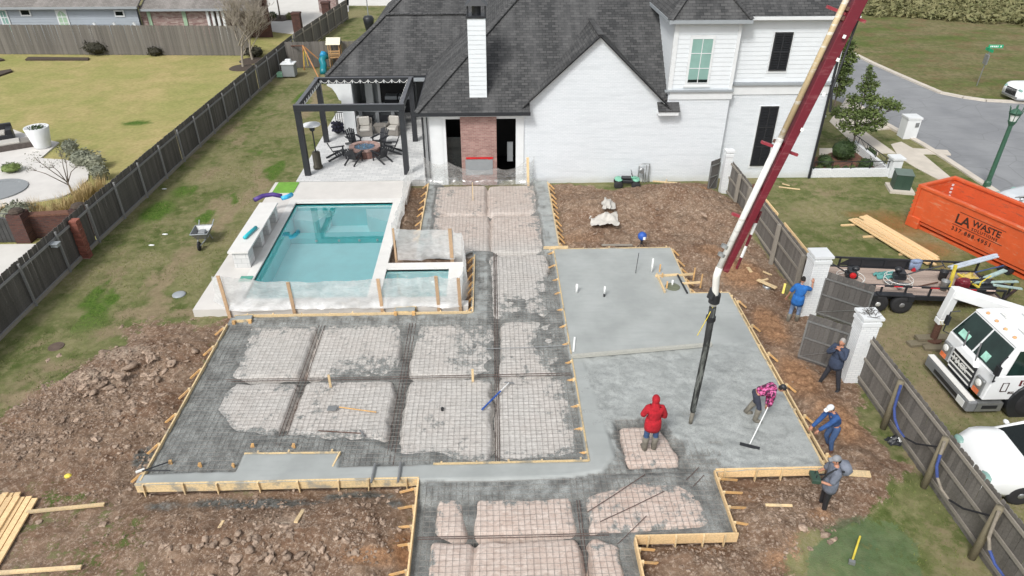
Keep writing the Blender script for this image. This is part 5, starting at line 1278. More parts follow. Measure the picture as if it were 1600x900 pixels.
cl=[(-.1,0,4.1,.42,.45),(0,.1,3.5,.6,.45),(-.55,0,2.9,.6,.4),(.4,0,2.9,.65,.4),(-1.1,.1,2.2,.6,.4),(-.4,-.2,2.2,.75,.45),(.5,-.1,2.2,.75,.45),(1.2,0,2.7,.6,.4),(1.8,.1,2.5,.5,.35),(-.7,0,1.5,.5,.4),(0,-.2,1.4,.6,.4),(.7,-.1,1.5,.55,.4),(1.2,0,1.7,.45,.4),(.5,.3,3.6,.3,.3),(-.2,0,4.5,.22,.3)]
tree(19.6,35.3,'young leafy green oak tree in the walled front garden between house and street',1.2,cl,'leaf',seed=3,ls=.08,dens=300,r0=.06)
tree(21.25,41.6,'small green tree partly hidden behind the right corner of the house',1.3,[(0,0,4.2,.5,.6),(.2,0,3.5,.65,.5),(0,0,2.8,.75,.5),(.3,0,2.1,.6,.4),(-.5,0,3.2,.6,.5),(-.6,0,2.4,.6,.45),(.1,0,1.5,.5,.4)],'leaf',seed=8,ls=.09,dens=300,r0=.07)
def bush(x,y,r,h,label,m='leafdark',seed=1,dens=900,ls=.05,base=GZ,name='bush',cat='bush',group=None):
    mb=MB(); rnd=random.Random(seed)
    for i in range(6):
        a=rnd.uniform(0,6.3); leaves(mb,(cos(a)*r*.3,sin(a)*r*.3,h*.5),(r*.8,r*.8,h*.55),int(dens*r*r*h*.9)+60,ls,seed*7+i)
    mb.ball((0,0,h*.45),(r*.75,r*.75,h*.42),8,6)
    o=link(name,mesh_from(name,mb.v,mb.f,M[m],uv=False)); o.location=(x,y,base); return tag(o,label,cat,group)
bush(18.6,34.3,.75,1.15,'large dark rounded shrub behind the low white garden wall',seed=2)
bush(16.6,38.0,.9,1.0,'dark shrub against the house beyond the front walk',seed=4)
bush(17.3,33.3,.5,.7,'mid sized dark shrub close to the house corner behind the low wall',seed=51)
bush(19.3,33.0,.45,.6,'dark shrub beside the corner pier behind the low wall',seed=52)
for i in range(7): bush(16.35+i*.42,32.55+.1*(i%2),.22,.35,'small green plant behind the low white wall, number %s from the house'%['one','two','three','four','five','six','seven'][i],'leaf' if i%2 else 'leafdark',seed=20+i,dens=2500,group='row of small plants behind the garden wall')
bush(20.3,34.6,.4,.5,'low dark shrub outside the far end of the garden railing',seed=14)
# ------------------------------------------------------------------ mailbox, transformer, street lamp, sign
mbx=thing('mailbox_pillar','white masonry mailbox pillar by the kerb behind the young tree','mailbox',(24.25-.35,37.6,GZ))
MB().box(-.38,.38,-.35,.35,0,1.15).box(-.42,.42,-.39,.39,1.15,1.25).build('pillar',M['white'],mbx); MB().box(.1,.3,-.38,-.355,.7,.95).build('mail_slot',M['steel'],mbx)
tr=thing('transformer_box','dark green utility transformer box on a concrete pad beside the orange dumpster','transformer',(19.75,30.3,GZ),-.25)
M['dkgreen']=plain('dark_green_paint',srgb(52,74,62),.5,.1,3); M['dkgreent']=plain('pale_green_lid',srgb(98,112,104),.6,.1,3)  # the lid is a paler, greyer green than the cabinet
MB().box(-.55,.55,-.55,.55,0,.12).build('pad',M['conc'],tr)
MB().box(-.38,.38,-.3,.35,.12,.86).box(-.005,.005,-.315,-.3,.2,.8).build('cabinet',M['dkgreen'],tr,bevel=.01); MB().add([(-.4,-.33,.86),(.4,-.33,.86),(.4,.37,.93),(-.4,.37,.93),(-.4,-.33,.88),(.4,-.33,.88),(.4,.37,.96),(-.4,.37,.96)],[(0,3,2,1),(4,5,6,7),(0,1,5,4),(1,2,6,5),(2,3,7,6),(3,0,4,7)]).build('lid',M['dkgreent'],tr)
b_=at(1541,292); sl_=thing('street_lamp','green street lamp post with lantern on the near verge of the street','street lamp',tuple(b_)); sl_.scale=(1,1,.86)
M['lampgreen']=plain('lamp_green_paint',srgb(56,92,74),.45,.12,3)
MB().lathe([(.17,0),(.16,.3),(.11,.4),(.095,3.55),(.09,3.6)],n=12).build('post',M['lampgreen'],sl_)
MB().lathe([(.1,3.6),(.14,3.7),(.2,3.85)],n=8).build('neck',M['lampgreen'],sl_)
mb=MB()
for i in range(6):
    t=2*pi*i/6; mb.beam((.13*cos(t),.13*sin(t),3.7),(.27*cos(t),.27*sin(t),4.4),.03,.03)
    mb.beam((.27*cos(t),.27*sin(t),4.35),(.31*cos(t),.31*sin(t),4.62),.03,.02)
mb.lathe([(.25,4.22),(.26,4.26)],n=12); mb.lathe([(.29,4.32),(.12,4.5),(.03,4.54),(.02,4.75)],n=10); mb.build('lantern_frame',M['lampgreen'],sl_)
MB().lathe([(.13,3.86),(.21,4.22)],n=10).build('glass',M['pvc'],sl_)
b_=at(1526,134); sg=thing('street_sign','green street name sign on a pole across the road','street sign',tuple(b_),-.05)
MB().tube([(0,0,0),(.05,0,2.55)],.035,8).build('pole',M['steel'],sg)
MB().box(-.05,.04,-.22,.22,1.5,2.15).build('stop_sign_edge',M['steel'],sg)
M['signgreen']=plain('sign_green',srgb(30,160,112),.4,.08)
s1=MB().box(-.5,.5,-.012,.012,2.58,2.8).build('name_plate',M['signgreen'],sg,M=Matrix.Translation((.35,0,0)))
s2=MB().box(-.01,.01,-.45,.45,2.36,2.56).build('name_plate',M['signgreen'],sg)
def text_obj(txt,size,m,parent,Mx,name='lettering',ext=.002,align='LEFT',bold=0,space=1.0):
    cu=bpy.data.curves.new('t','FONT'); cu.body=txt; cu.size=size; cu.extrude=ext; cu.align_x=align; cu.offset=bold; cu.space_character=space; cu.resolution_u=2
    o=bpy.data.objects.new('t',cu); C.objects.link(o); dg=bpy.context.evaluated_depsgraph_get(); dg.update()
    me=bpy.data.meshes.new_from_object(o.evaluated_get(dg)); bpy.data.objects.remove(o); bpy.data.curves.remove(cu)
    me.materials.clear(); me.materials.append(m); r=link(name,me,parent,Mx); return r
lt=MB()
for i,(a,b) in enumerate(((-.38,.08),(-.28,.12),(-.14,.09),(-.03,.11),(.1,.08),(.3,.1))): lt.box(a,a+b*.8,-.018,-.013,2.64,2.74)
lt.build('lettering',M['pvc'],s1,kind='stuff')
# ------------------------------------------------------------------ orange dumpster
def paint(name,col,worn,rough=.45,amt=.3):
    k=NM(name); n=k.noise(2.2,5,.7); st=k.noise(1,5,.7,k.scalev(k.co(),1.5,1.5,9,0))
    c=k.mix(k.ramp(n,.35,.7), mul(col,.9), mul(col,1.08)); c=k.mix(k.math('MULTIPLY',k.ramp(st,.56,.64),amt), c, worn)
    c=k.mix(k.math('MULTIPLY',k.ramp(k.noise(9,5,.75),.6,.68),amt), c, mul(worn,.7))
    return k.done(c,rough,k.bump(n,.2,.02))
M['orange']=paint('orange_paint',srgb(202,88,46),srgb(196,132,100),.55,.75)
M['orangein']=paint('scuffed_orange_paint',srgb(206,92,52),srgb(150,88,66),.6,.8)
M['orangedk']=paint('orange_understructure',srgb(176,62,32),srgb(116,58,44),.6,.4)
N0=at(1417,351); ang=atan2(-.925,.38)
dp_=thing('dumpster','long open topped orange roll-off dumpster beside the lumber on the lawn','dumpster',tuple(N0),ang)
# local: x along the length away from the front, y to the left of that (towards the street)
L_,W_,Hd=6.9,2.15,1.82
def dbox(x0,x1,y0,y1,z0,z1): return MB().box(x0,x1,y0,y1,z0,z1)
dbox(.0,L_,0,.06,.42,Hd).build('near_side',M['orange'],dp_); dbox(0,L_,W_-.06,W_,.3,Hd).build('far_side',M['orangein'],dp_)
dbox(L_-.06,L_,.06,W_-.06,.3,Hd).build('end_wall',M['orange'],dp_); dbox(0,.06,.06,W_-.06,.2,Hd).build('door_panel',M['orange'],dp_)
dbox(.06,L_-.06,.06,W_-.06,.25,.35).build('floor',M['orangein'],dp_)
MB().add([(0,.0,.42),(L_,.0,.42),(L_,.28,.1),(0,.28,.1),(0,.06,.42),(L_,.06,.42),(L_,.34,.1),(0,.34,.1)],[(0,1,2,3),(7,6,5,4),(0,4,5,1),(3,2,6,7),(0,3,7,4),(1,5,6,2)]).build('lower_slope',M['orangedk'],dp_)
dbox(0,L_,.14,.3,.0,.12).build('skid_rail',M['orange'],dp_); dbox(0,L_,W_-.3,W_-.14,0,.3).build('skid_rail',M['orangedk'],dp_)
dbox(-.08,.5,-.06,.25,0,.5).build('corner_foot',M['orange'],dp_,bevel=.02)
mb=MB(); mb.box(-.05,L_+.05,-.06,.12,Hd-.02,Hd+.1); mb.box(-.05,L_+.05,W_-.12,W_+.06,Hd-.02,Hd+.1); mb.box(-.05,.1,.12,W_-.12,Hd-.02,Hd+.1); mb.box(L_-.1,L_+.05,.12,W_-.12,Hd-.02,Hd+.1); mb.build('top_rail',M['orange'],dp_,bevel=.015)
dbox(-.03,.1,-.05,-.001,.5,Hd-.02).build('corner_post',M['orange'],dp_)
for i in range(9): dbox(-.12,-.0,.02,W_,.12+i*.19,.2+i*.19).build('door_rib',M['orange'],dp_)
mb=MB()
for i in range(7): mb.box(.07,.13,W_-.14,W_-.07,.5+i*.17,.58+i*.17)
mb.build('hinge_knuckles',M['white'],dp_,kind='stuff')
mb=MB(); mb.tube([(4.35,-.12,.12),(4.35,.2,.12)],.13,12); mb.tube([(4.62,-.12,.1),(4.62,.2,.1)],.11,12); mb.build('roller',M['black'],dp_)
M['ink']=plain('black_lettering',srgb(52,34,28),.6,.1)
SM=lambda x,z: Matrix.Translation((x,-.006,z))@Euler((pi/2,0,0)).to_matrix().to_4x4()
text_obj('LA',.56,M['ink'],dp_,SM(1.92,1.02),bold=.012,ext=.003); text_obj('WASTE',.36,M['ink'],dp_,SM(2.64,1.18),bold=.009,ext=.003); text_obj('SOLUTIONS',.17,M['ink'],dp_,SM(2.68,1.0),bold=.003,ext=.003,space=1.25)
text_obj('337.888.4951',.235,M['ink'],dp_,SM(1.9,.68),bold=.005,ext=.003,space=1.35)
dbox(1.88,4.0,-.009,-.001,.92,.94).build('lettering_rule',M['ink'],dp_); dbox(2.0,3.95,-.009,-.001,1.5,1.52).build('lettering_rule',M['ink'],dp_)
# ------------------------------------------------------------------ lumber
def plank(p,q,w_,h,label,group,m='pineclean'):
    o=MB().beam(p,q,w_,h).build('lumber_board',M[m]); return tag(o,label,'board',group)
la,lb=at(1330,346,-.22),at(1438,412,-.22); u=(lb-la).normalized(); v=Vector((-u.y,u.x,0)); LL=(lb-la).length
for i in range(13):
    o_=i%7; lay_=i//7; off=v*(o_*.165+.05*lay_)-v*.0; s0=random.uniform(-.25,.3); s1=random.uniform(-.3,.25); sk=v*random.uniform(-.05,.05)
    plank(la+off+u*s0+Vector((0,0,.05+lay_*.05)),la+off+u*(LL+s1)+sk+Vector((0,0,.05+lay_*.05)),.14,.045,'fresh sawn board in the loose stack on the lawn by the dumpster','fresh boards stacked on the lawn')
plank(at(1340,342,-.08),at(1462,414,-.08),.14,.04,'longest fresh board lying on top of the stack by the dumpster',None)
for px,py,l in ((1322,353,'pale block under the far end of the lawn board stack'),(1356,371,'pale block under the middle of the lawn board stack'),(1412,399,'pale block under the near end of the lawn board stack')):
    a_=at(px-8,py); plank(a_+Vector((0,0,.03)),a_+Vector((.9,.05,.03)),.09,.06,l,None)
la,lb=at(-40,905),at(40,772); 
u=(lb-la).normalized(); v=Vector((u.y,-u.x,0)); LL=(lb-la).length
for i in range(9):
    off=v*(i%6*.17-.5+.07*(i//6)); s1=random.uniform(-.25,.1)
    plank(la+off+Vector((0,0,.06+.05*(i//6))),la+off+u*(LL+s1)+Vector((0,0,.06+.05*(i//6))),.14,.045,'pale board in the stack at the left edge of the dirt','pale boards stacked at the left picture edge')
plank(at(42,800,-.22),at(163,788,-.22),.09,.05,'single pale board sticking out to the right from the left board stack',None,'pine')
plank(at(-30,897,-.22),at(127,886,-.22),.09,.05,'single pale board lying alone below the left board stack',None,'pine')
def scrap(px1,py1,px2,py2,w_,label,z=.05,m='pine'):
    a_=at(px1,py1); b_=at(px2,py2); za=ground_z(a_.x,a_.y)+z; zb=ground_z(b_.x,b_.y)+z; a_=at(px1,py1,za); b_=at(px2,py2,zb)
    o=MB().beam(a_,b_,w_,.04).build('wood_scrap',M[m]); tag(o,label,'wood scrap')
scrap(462,816,474,797,.09,'short tapered wooden stake lying on the clods below the front board',.08)
scrap(342,826,349,814,.07,'small wooden stake end poking out of the dirt heap',.1)
scrap(1196,731+58,1238,790,.06,'forked piece of wood lying in the dirt below the bright form',.06)
scrap(1314,738,1360,741,.2,'splintered wide board lying beyond the man in the grey shirt',.08)
scrap(1187,440,1207,450,.09,'small scrap of wood on the dirt by the far fence',.05)
scrap(1186,440,1200,436,.08,'second small scrap crossed near the far fence',.07)
scrap(1168,418,1174,425,.12,'pale wood block on the dirt beside the boom tip',.05)
scrap(1192,424,1206,430,.07,'L shaped wood offcut near the far fence bottom',.05)
scrap(940,383,988,383,.12,'grey plank lying on the dirt beyond the slab edge',.05,'rail')
scrap(1217,292,1250,296,.06,'pale sticks on the lawn beside the red boom',.04)
scrap(1222,287,1234,290,.05,'shorter pale stick on the lawn beside the red boom',.05)
scrap(1020,283,1058,286,.08,'plank propped on two stakes by the gas meter',.35)
scrap(1036,293,1042,280,.05,'stake under the left end of the propped plank',.1)
scrap(1052,290,1056,296,.05,'stake under the right end of the propped plank',.1)
# ------------------------------------------------------------------ flatbed trailer with equipment
TR=thing('utility_trailer','black tandem axle flatbed trailer with wooden deck parked behind the gate','trailer',(13.55,20.1,GZ),-.115)
# local x to the right along the trailer, y away from camera
tl0,tl1,tw=-1.6,4.25,2.0; dz=.62
MB().box(tl0,tl1,0,.08,dz-.16,dz).box(tl0,tl1,tw-.08,tw,dz-.16,dz).box(tl0,tl0+.08,.08,tw-.08,dz-.16,dz).box(tl1-.08,tl1,.08,tw-.08,dz-.16,dz).build('frame',M['black'],TR)
pm=mesh_from('deck_plank',*(lambda m_:(m_.v,m_.f))(MB().box(tl0+.08,tl1-.08,-.085,.085,-.04,0)),wood('grey_pink_planks',srgb(172,154,142),var=.2,ov=.15))
for i in range(10): link('deck_plank',pm,TR,Matrix.Translation((0,.17+i*.184,dz-.02)))
for y,nm in ((.03,'near_rail'),(tw-.03,'far_rail')):
    mb=MB(); mb.box(tl0,tl1,y-.03,y+.03,dz+.33,dz+.39)
    for i in range(8): x=tl0+.03+(tl1-tl0-.06)*i/7; mb.box(x-.03,x+.03,y-.025,y+.025,dz,dz+.33)
    mb.build(nm,M['black'],TR)
tape=plain('red_tape',srgb(190,40,50),.4); tapew=plain('white_tape',srgb(222,196,186),.4)
for i in range(9): x=tl0+.2+i*.62; MB().box(x,x+.3,-.006,-.001,dz+.335,dz+.385).build('reflector_tape',tape if i%2 else tapew,TR)
MB().box(-.1,.95,-.27,0,.72,.76).box(-.3,-.1,-.27,0,.55,.74).box(.95,1.15,-.27,0,.55,.74).build('mudguard',M['black'],TR)
wheelrim=plain('white_rim',srgb(196,196,194),.4,.1,metal=.3); rim2=plain('grey_rim',srgb(128,128,128),.5,.2,metal=.3)
def wheel(parent,x,y,r,w_,rimm,z=None,name='wheel',spokes=8,axis='y',side=-1):
    z=r if z is None else z; R=RT((x,y,z),0,pi/2)
    wv=MB().lathe([(r*.62,-w_/2),(r*.9,-w_/2),(r,-w_*.35),(r,w_*.35),(r*.9,w_/2),(r*.62,w_/2)],n=24,M=R).build(name,M['rubber'],parent,True)
    f_=MB().lathe([(r*.62,w_/2-.01),(r*.5,w_/2-.05),(r*.28,w_/2-.03),(r*.25,w_/2+.01),(r*.08,w_/2+.02)],n=20,M=R)
    f_.build('rim',rimm,wv,True)
    h=MB()
    for i in range(spokes):
        t=2*pi*i/spokes; h.tube([R@Vector((r*.42*cos(t),r*.42*sin(t),w_/2-.05)),R@Vector((r*.42*cos(t),r*.42*sin(t),w_/2-.02))],r*.07,6)
    h.build('rim_hole',M['black'],wv,kind='stuff')
    return wv
wheel(TR,0,-.13,.36,.22,wheelrim); wheel(TR,.82,-.13,.36,.22,rim2)
wheel(TR,0,tw+.13,.36,.22,rim2); wheel(TR,.82,tw+.13,.36,.22,rim2)
MB().beam((tl1,.1,.5),(tl1+1.0,tw/2,.5),.08,.08).beam((tl1,tw-.1,.5),(tl1+1.0,tw/2,.5),.08,.08).tube([(tl1+.7,tw/2-.1,.1),(tl1+.7,tw/2-.1,.95)],.04,6).build('drawbar',M['black'],TR)
MB().box(tl0+1.2,tl0+3.3,tw-.02,tw,dz-.1,dz+.3).add([(tl0+.8,tw,dz+.02),(tl0+1.2,tw,dz+.3),(tl0+3.3,tw,dz+.3),(tl0+3.5,tw,dz+.02)],[(0,1,2,3)]).build('far_mudguard',M['black'],TR)
def tpos(x,y,z=0): return TR.matrix_basis@Vector((x,y,dz+.005+z)) if False else Matrix.Translation(TR.location)@Euler((0,0,-.115)).to_matrix().to_4x4()@Vector((x,y,dz+.005+z))
def trowel(x,y,rz,label,col):
    c=tpos(x,y); t=thing('power_trowel',label,'power trowel',tuple(c),rz)
    mb=MB()
    for i in range(14):
        a0=2*pi*i/14; a1=2*pi*(i+1)/14; 
        for z in (.12,.26): mb.tube([(.48*cos(a0),.48*sin(a0),z),(.48*cos(a1),.48*sin(a1),z)],.012,4,caps=False)
        if i%2==0: mb.tube([(.48*cos(a0),.48*sin(a0),.12),(.48*cos(a0),.48*sin(a0),.26)],.01,4)
    mb.build('guard_ring',M['whitemetal'],t)
    for i in range(4): MB().box(.08,.42,-.07,.07,.02,.035,M=Euler((0,0,pi/2*i)).to_matrix().to_4x4()).build('blade',M['steel'],t)
    MB().box(-.2,.2,-.16,.16,.24,.42).box(-.14,.1,-.2,.2,.42,.56).ball((.1,0,.6),(.14,.12,.1)).build('engine',M['black'],t,bevel=.015)
    MB().lathe([(.11,0),(.11,.05),(.05,.07)],n=14,M=RT((0,-.2,.42),0,pi/2)).build('starter_cover',col,t)
    MB().tube([(-.1,0,.35),(-.55,0,.6),(-1.25,.05,.95)],.025,6).tube([(-1.25,-.2,.97),(-1.25,.25,.97)],.02,6).build('handle',M['black'],t)
trowel(-.75,.75,-.25,'walk behind power trowel at the left end of the trailer deck',M['redpaint'])
trowel(.95,.8,2.9,'second power trowel in the middle of the trailer beside the green cloth',M['rust'])
def cloth(name,c,r,label,m,cat,h=.18,seed=0,n=14):
    vs=[];fs=[]
    for i in range(n):
        for j in range(n):
            u_=i/(n-1)*2-1; v_=j/(n-1)*2-1; d=max(0,1-(u_*u_+v_*v_)**.5*.9)
            vs.append((u_*r[0]+float(vnoise(u_*3,v_*3,seed))*.1,v_*r[1]+float(vnoise(u_*3+9,v_*3,seed))*.1,max(0,d*h+float(fbm(u_*3.5,v_*3.5,seed,3))*h*.9)+.01))
    for i in range(n-1):
        for j in range(n-1):
            a_=i*n+j; fs.append((a_,a_+n,a_+n+1,a_+1))
    o=link(name,mesh_from(name,vs,fs,m,True)); o.location=c; return tag(o,label,cat)
cloth('tarp',tpos(.75,1.35),(.42,.22),'crumpled sea green cloth on the trailer deck',plain('sea_green_cloth',srgb(84,140,136),.8),'cloth',.16,3)
jk=thing('hanging_jacket','grey blue jacket with red lining hung over the far trailer rail','jacket',tuple(tpos(1.95,tw-.1,.38)))
MB().box(-.2,.22,-.06,.02,-.34,.03).ball((0,-.03,0),(.24,.1,.09)).ball((.1,-.05,-.2),(.13,.06,.2)).build('cloth',plain('grey_blue_cloth',srgb(128,142,168),.85,.3,9),jk,True); MB().ball((-.02,-.07,-.42),(.1,.05,.16)).build('red_sleeve',M['red'],jk,True)
def bar(name,a_,b_,w_,h,m,label,cat='tool',group=None):
    o=MB().beam(tpos(*a_),tpos(*b_),w_,h).build(name,M[m] if isinstance(m,str) else m); return tag(o,label,cat,group)
alu=plain('blue_white_aluminium',srgb(182,190,200),.35,.15,5); tealw=plain('pale_teal_tube',srgb(158,180,176),.5)
for i,(o_,zz) in enumerate(((0,.55),(.1,.58),(.2,.52))): bar('screed_bar',(2.9,1.25+o_,zz-.1),(4.75,1.9+o_,zz+.15),.09,.04,alu,['nearest','middle','farthest'][i]+' long pale aluminium screed bar sticking out over the trailer front',group='aluminium screed bars on the trailer')
bar('float_tube',(3.6,.55,.45),(4.75,1.25,.5),.16,.05,tealw,'broad pale teal float blade at the trailer front')
bar('float_tube',(3.3,.42,.42),(4.85,.55,.45),.1,.04,tealw,'upper thin teal bar across the trailer front')
bar('float_tube',(3.9,.3,.42),(4.8,.15,.4),.1,.04,tealw,'lower short teal bar across the trailer front')
bar('pole_handle',(3.6,1.0,.5),(4.8,1.5,.55),.03,.03,plain('dull_blue',srgb(60,84,130)),'thin blue handle among the screeds on the trailer')
ylev=M['yellow']
bar('yellow_level',(2.75,.75,.0),(2.75,.85,.85),.1,.07,ylev,'upright yellow level standing among the tools on the trailer')
bar('yellow_level',(3.15,1.2,.3),(3.4,.2,.35),.07,.05,ylev,'yellow level lying across the tools on the trailer')
bar('push_broom',(1.4,.5,.05),(2.4,.9,.08),.035,.035,'rust','dark broom handle lying on the trailer deck')
cloth('yellow_bag',tpos(3.5,1.1,.2),(.28,.2),'crumpled yellow bag between the tools on the trailer',plain('dull_yellow',srgb(186,164,84)),'bag',.2,9)
cloth('orange_cord',tpos(3.25,.85,.22),(.22,.12),'tangled orange extension cord on the trailer',plain('orange_cord_mat',srgb(216,110,60),.6),'cord',.12,12)
ge=thing('plate_compactor','red engine of a compactor at the front of the trailer deck','compactor',tuple(tpos(2.95,.35)))
MB().box(-.3,.3,-.22,.22,0,.08).box(-.1,.25,-.15,.15,.08,.25).build('base',M['black'],ge); MB().box(-.22,.12,-.18,.18,.24,.5).ball((0,0,.5),(.2,.18,.12)).build('engine',plain('dark_red_engine',srgb(104,28,40),.4),ge,bevel=.02); MB().tube([(.1,0,.3),(.55,0,.6),(.6,0,.75)],.02,6).build('handle',M['black'],ge)
ge=thing('power_screed','black engine with yellow frame on the front deck of the trailer','power tool',tuple(tpos(3.75,.55)))
MB().box(-.35,.3,-.3,.3,.05,.35).ball((0,0,.4),(.25,.2,.12)).build('engine',M['black'],ge,bevel=.03); MB().tube([(-.3,-.2,.1),(-.3,-.2,.5),(.3,.2,.5),(.3,.2,.1)],.025,6).build('frame_tube',M['yellow'],ge)
bkt=lambda x,y,col,label: tag(MB().lathe([(.12,0),(.15,.34),(.155,.36),(.14,.36),(.11,.02)],n=14,cap=True).build('bucket',col,None,True),label,'bucket').__setattr__('location',tpos(x,y))
bkt(2.45,.55,M['steel'],'grey bucket beside the yellow level on the trailer'); bkt(2.7,1.25,M['black'],'black bucket behind the yellow level on the trailer')
# ------------------------------------------------------------------ pump truck cab
M['maroonpaint']=plain('turret_maroon',srgb(104,24,38),.45)
M['truckwhite']=plain('truck_white',srgb(226,228,228),.3,.04,2)
M['wind']=plain('windshield',srgb(30,48,44),.06,.3,1.5,0)
TK=thing('pump_truck','white concrete pump truck cab with LCP on the door, facing the fence','truck',(13.78,15.6,GZ))
def tk(mb,name,m,**k): return mb.build(name,m,TK,**k)
# local x = back, y across (near side is -y), z up
hw=1.12
def loft(secs):
    """secs: list of (x, halfwidth, z) rings drawn as the outline of one side; builds closed prism across y"""
    n=len(secs); vs=[(x,-w_,z) for x,w_,z in secs]+[(x,w_,z) for x,w_,z in secs]
    return MB().add(vs,[tuple(range(n-1,-1,-1)),tuple(range(n,2*n))]+[(i,(i+1)%n,n+(i+1)%n,n+i) for i in range(n)])
tk(loft([(.05,1.1,.62),(2.3,1.1,.62),(2.3,1.1,1.5),(.12,1.1,1.5)]),'cab_body',M['truckwhite'],bevel=.03)
tk(loft([(.12,1.09,1.5),(2.3,1.09,1.5),(2.3,.95,2.36),(.52,.95,2.36)]),'cab_upper',M['truckwhite'],bevel=.03)
tk(loft([(.47,.95,2.36),(2.35,.95,2.36),(2.32,.9,2.44),(.55,.9,2.44)]),'cab_roof',M['truckwhite'],bevel=.02)
def onfront(y0,y1,s0,s1,off=.012):
    """panel on the raked windshield plane"""
    def pt(y,s): 
        x=.12+.40*s; z=1.5+.86*s; wn=1.09-.14*s; return Vector((x-off*.9,y*wn,z+off*.4))
    return MB().add([pt(y0,s0),pt(y1,s0),pt(y1,s1),pt(y0,s1)],[(0,3,2,1)])
tk(onfront(-.94,-.03,.04,.93),'windshield',M['wind']); tk(onfront(.03,.94,.04,.93),'windshield',M['wind'])
tk(MB().add([(.42,-1.104,1.52),(1.55,-1.104,1.52),(1.5,-.975,2.26),(.62,-.975,2.26)],[(0,1,2,3)]),'side_window',M['wind'])
tk(MB().add([(1.75,-1.104,1.6),(2.15,-1.104,1.6),(2.12,-.98,2.2),(1.75,-.98,2.2)],[(0,1,2,3)]),'side_window',M['wind'])
pap=plain('pale_green_paper',srgb(156,206,188),.6); tk(onfront(-.55,-.3,.1,.34,.02),'dash_paper',pap); tk(onfront(.35,.75,.12,.34,.02),'dash_paper',pap); tk(MB().add([(.8,-1.06,2.0),(1.15,-1.06,2.0),(1.15,-1.02,2.2),(.8,-1.02,2.2)],[(0,1,2,3)]),'window_sticker',plain('lime_sticker',srgb(108,196,50),.5))
tk(MB().box(-.0,.06,-.52,.52,.55,1.3),'grille',M['black'],bevel=.01)
for i in range(4): tk(MB().box(-.02,.02,-.5,.5,.66+i*.16,.70+i*.16),'grille_bar',M['whitemetal'])
text_obj('MACK',.24,M['whitemetal'],TK,Matrix.Translation((-.025,.42,.94))@Euler((pi/2,0,-pi/2)).to_matrix().to_4x4(),bold=.01)
tk(loft([(-.06,.5,1.32),(.1,.5,1.3),(.12,.36,1.55),(.0,.3,1.5)]),'nose_badge_panel',M['truckwhite'],bevel=.02)
for s in(-1,1):
    tk(MB().box(-.02,.07,s*.82-.17,s*.82+.17,.68,1.22),'headlight_panel',M['steel'],bevel=.02)
    tk(MB().lathe([(.11,0),(.1,.03),(.02,.05)],n=14,M=RT((-.02,s*.82,1.06),0,0,-pi/2)),'headlight',M['whitemetal']); tk(MB().box(-.045,-.02,s*.82-.12,s*.82+.12,.72,.86),'turn_signal',plain('amber_lens',srgb(214,110,60),.3))
tk(MB().box(-.28,.0,-1.12,1.12,.18,.58),'bumper',plain('bumper_grey',srgb(122,124,126),.45,.1),bevel=.05); tk(MB().box(-.29,-.27,-.6,.6,.3,.42),'bumper_slot',M['black']); tk(MB().box(-.285,-.1,-1.08,1.08,.585,.6),'bumper_top',M['whitemetal']); tk(MB().box(-.295,-.282,-.95,-.62,.24,.46),'number_plate',M['pvc'])
tk(MB().box(.0,.75,-1.1,-.92,.2,.5),'step',M['steel']); tk(MB().box(.15,.6,-1.11,-1.1,.3,.42),'step_hole',M['black'])
lg=plain('dark_red_badge',srgb(96,40,44),.5); tk(MB().box(.92,1.46,-1.112,-1.101,1.14,1.34),'door_badge',lg); text_obj('LCP',.19,M['pvc'],TK,Matrix.Translation((.97,-1.114,1.165))@Euler((pi/2,0,0)).to_matrix().to_4x4(),bold=.006); text_obj('802',.12,M['ink'],TK,Matrix.Translation((.7,-1.105,.85))@Euler((pi/2,0,0)).to_matrix().to_4x4(),bold=.004)
mb=MB(); mb.tube([(.45,-1.108,.95),(.45,-1.108,1.25),(.62,-1.108,1.25),(.62,-1.108,.95),(.45,-1.108,.95)],.015,5); tk(mb,'door_window_trim',M['ink'])
for y in (-.6,-.2,.2,.6): tk(MB().ball((.62,y,2.47),(.06,.05,.04)),'marker_lamp',plain('marker_amber',srgb(220,170,120),.4))
for x,y in ((1.0,.45),(1.0,-.35),(1.6,.4),(1.6,-.5)): tk(MB().tube([(x,y-.12,2.5),(x,y+.12,2.5)],.03,8).ball((x,y-.12,2.5),.05),'air_horn',M['whitemetal'])
for y in (-.35,.25): tk(MB().beam((.02,y,1.46),(.26,y+.32,1.85),.04,.03),'wiper',M['black'])
for s in (-1,1): tk(MB().tube([(.2,s*1.12,2.2),(.0,s*1.22,2.1),(.0,s*1.22,1.4),(.15,s*1.12,1.35)],.02,6).box(-.04,.04,s*1.22-.07,s*1.22+.07,1.65,1.95),'mirror',M['black'])
tk(MB().lathe([(.72,-.12),(.74,-.1),(.74,.1),(.72,.12)],n=28,M=RT((1.55,-1.04,.55),0,pi/2)).box(.8,2.3,-1.1,-.95,.55,.62),'mudguard',M['black'])
wheel(TK,1.55,-1.0,.54,.34,plain('alloy_truck_rim',srgb(182,184,186),.35,.1,metal=.5),spokes=10); wheel(TK,1.55,1.0,.54,.34,M['steel'])
tk(MB().box(.6,7.5,-.45,.45,.45,.75),'chassis',M['black']); tk(MB().box(2.5,3.6,-1.05,1.05,.7,1.5).box(3.4,7.2,-.9,.9,.75,1.6),'pump_deck',M['truckwhite'],bevel=.03); tk(MB().lathe([(.5,1.6),(.45,1.9),(.45,2.6)],(3.3,0,0),16).box(2.95,3.65,-.3,.3,2.6,3.0),'turret',M['maroonpaint'])
tk(MB().box(2.45,2.85,-.5,.1,2.45,2.85).box(2.4,2.9,-.35,.0,1.5,2.45),'exhaust_box',plain('slate_blue_box',srgb(76,92,112),.4),bevel=.05)
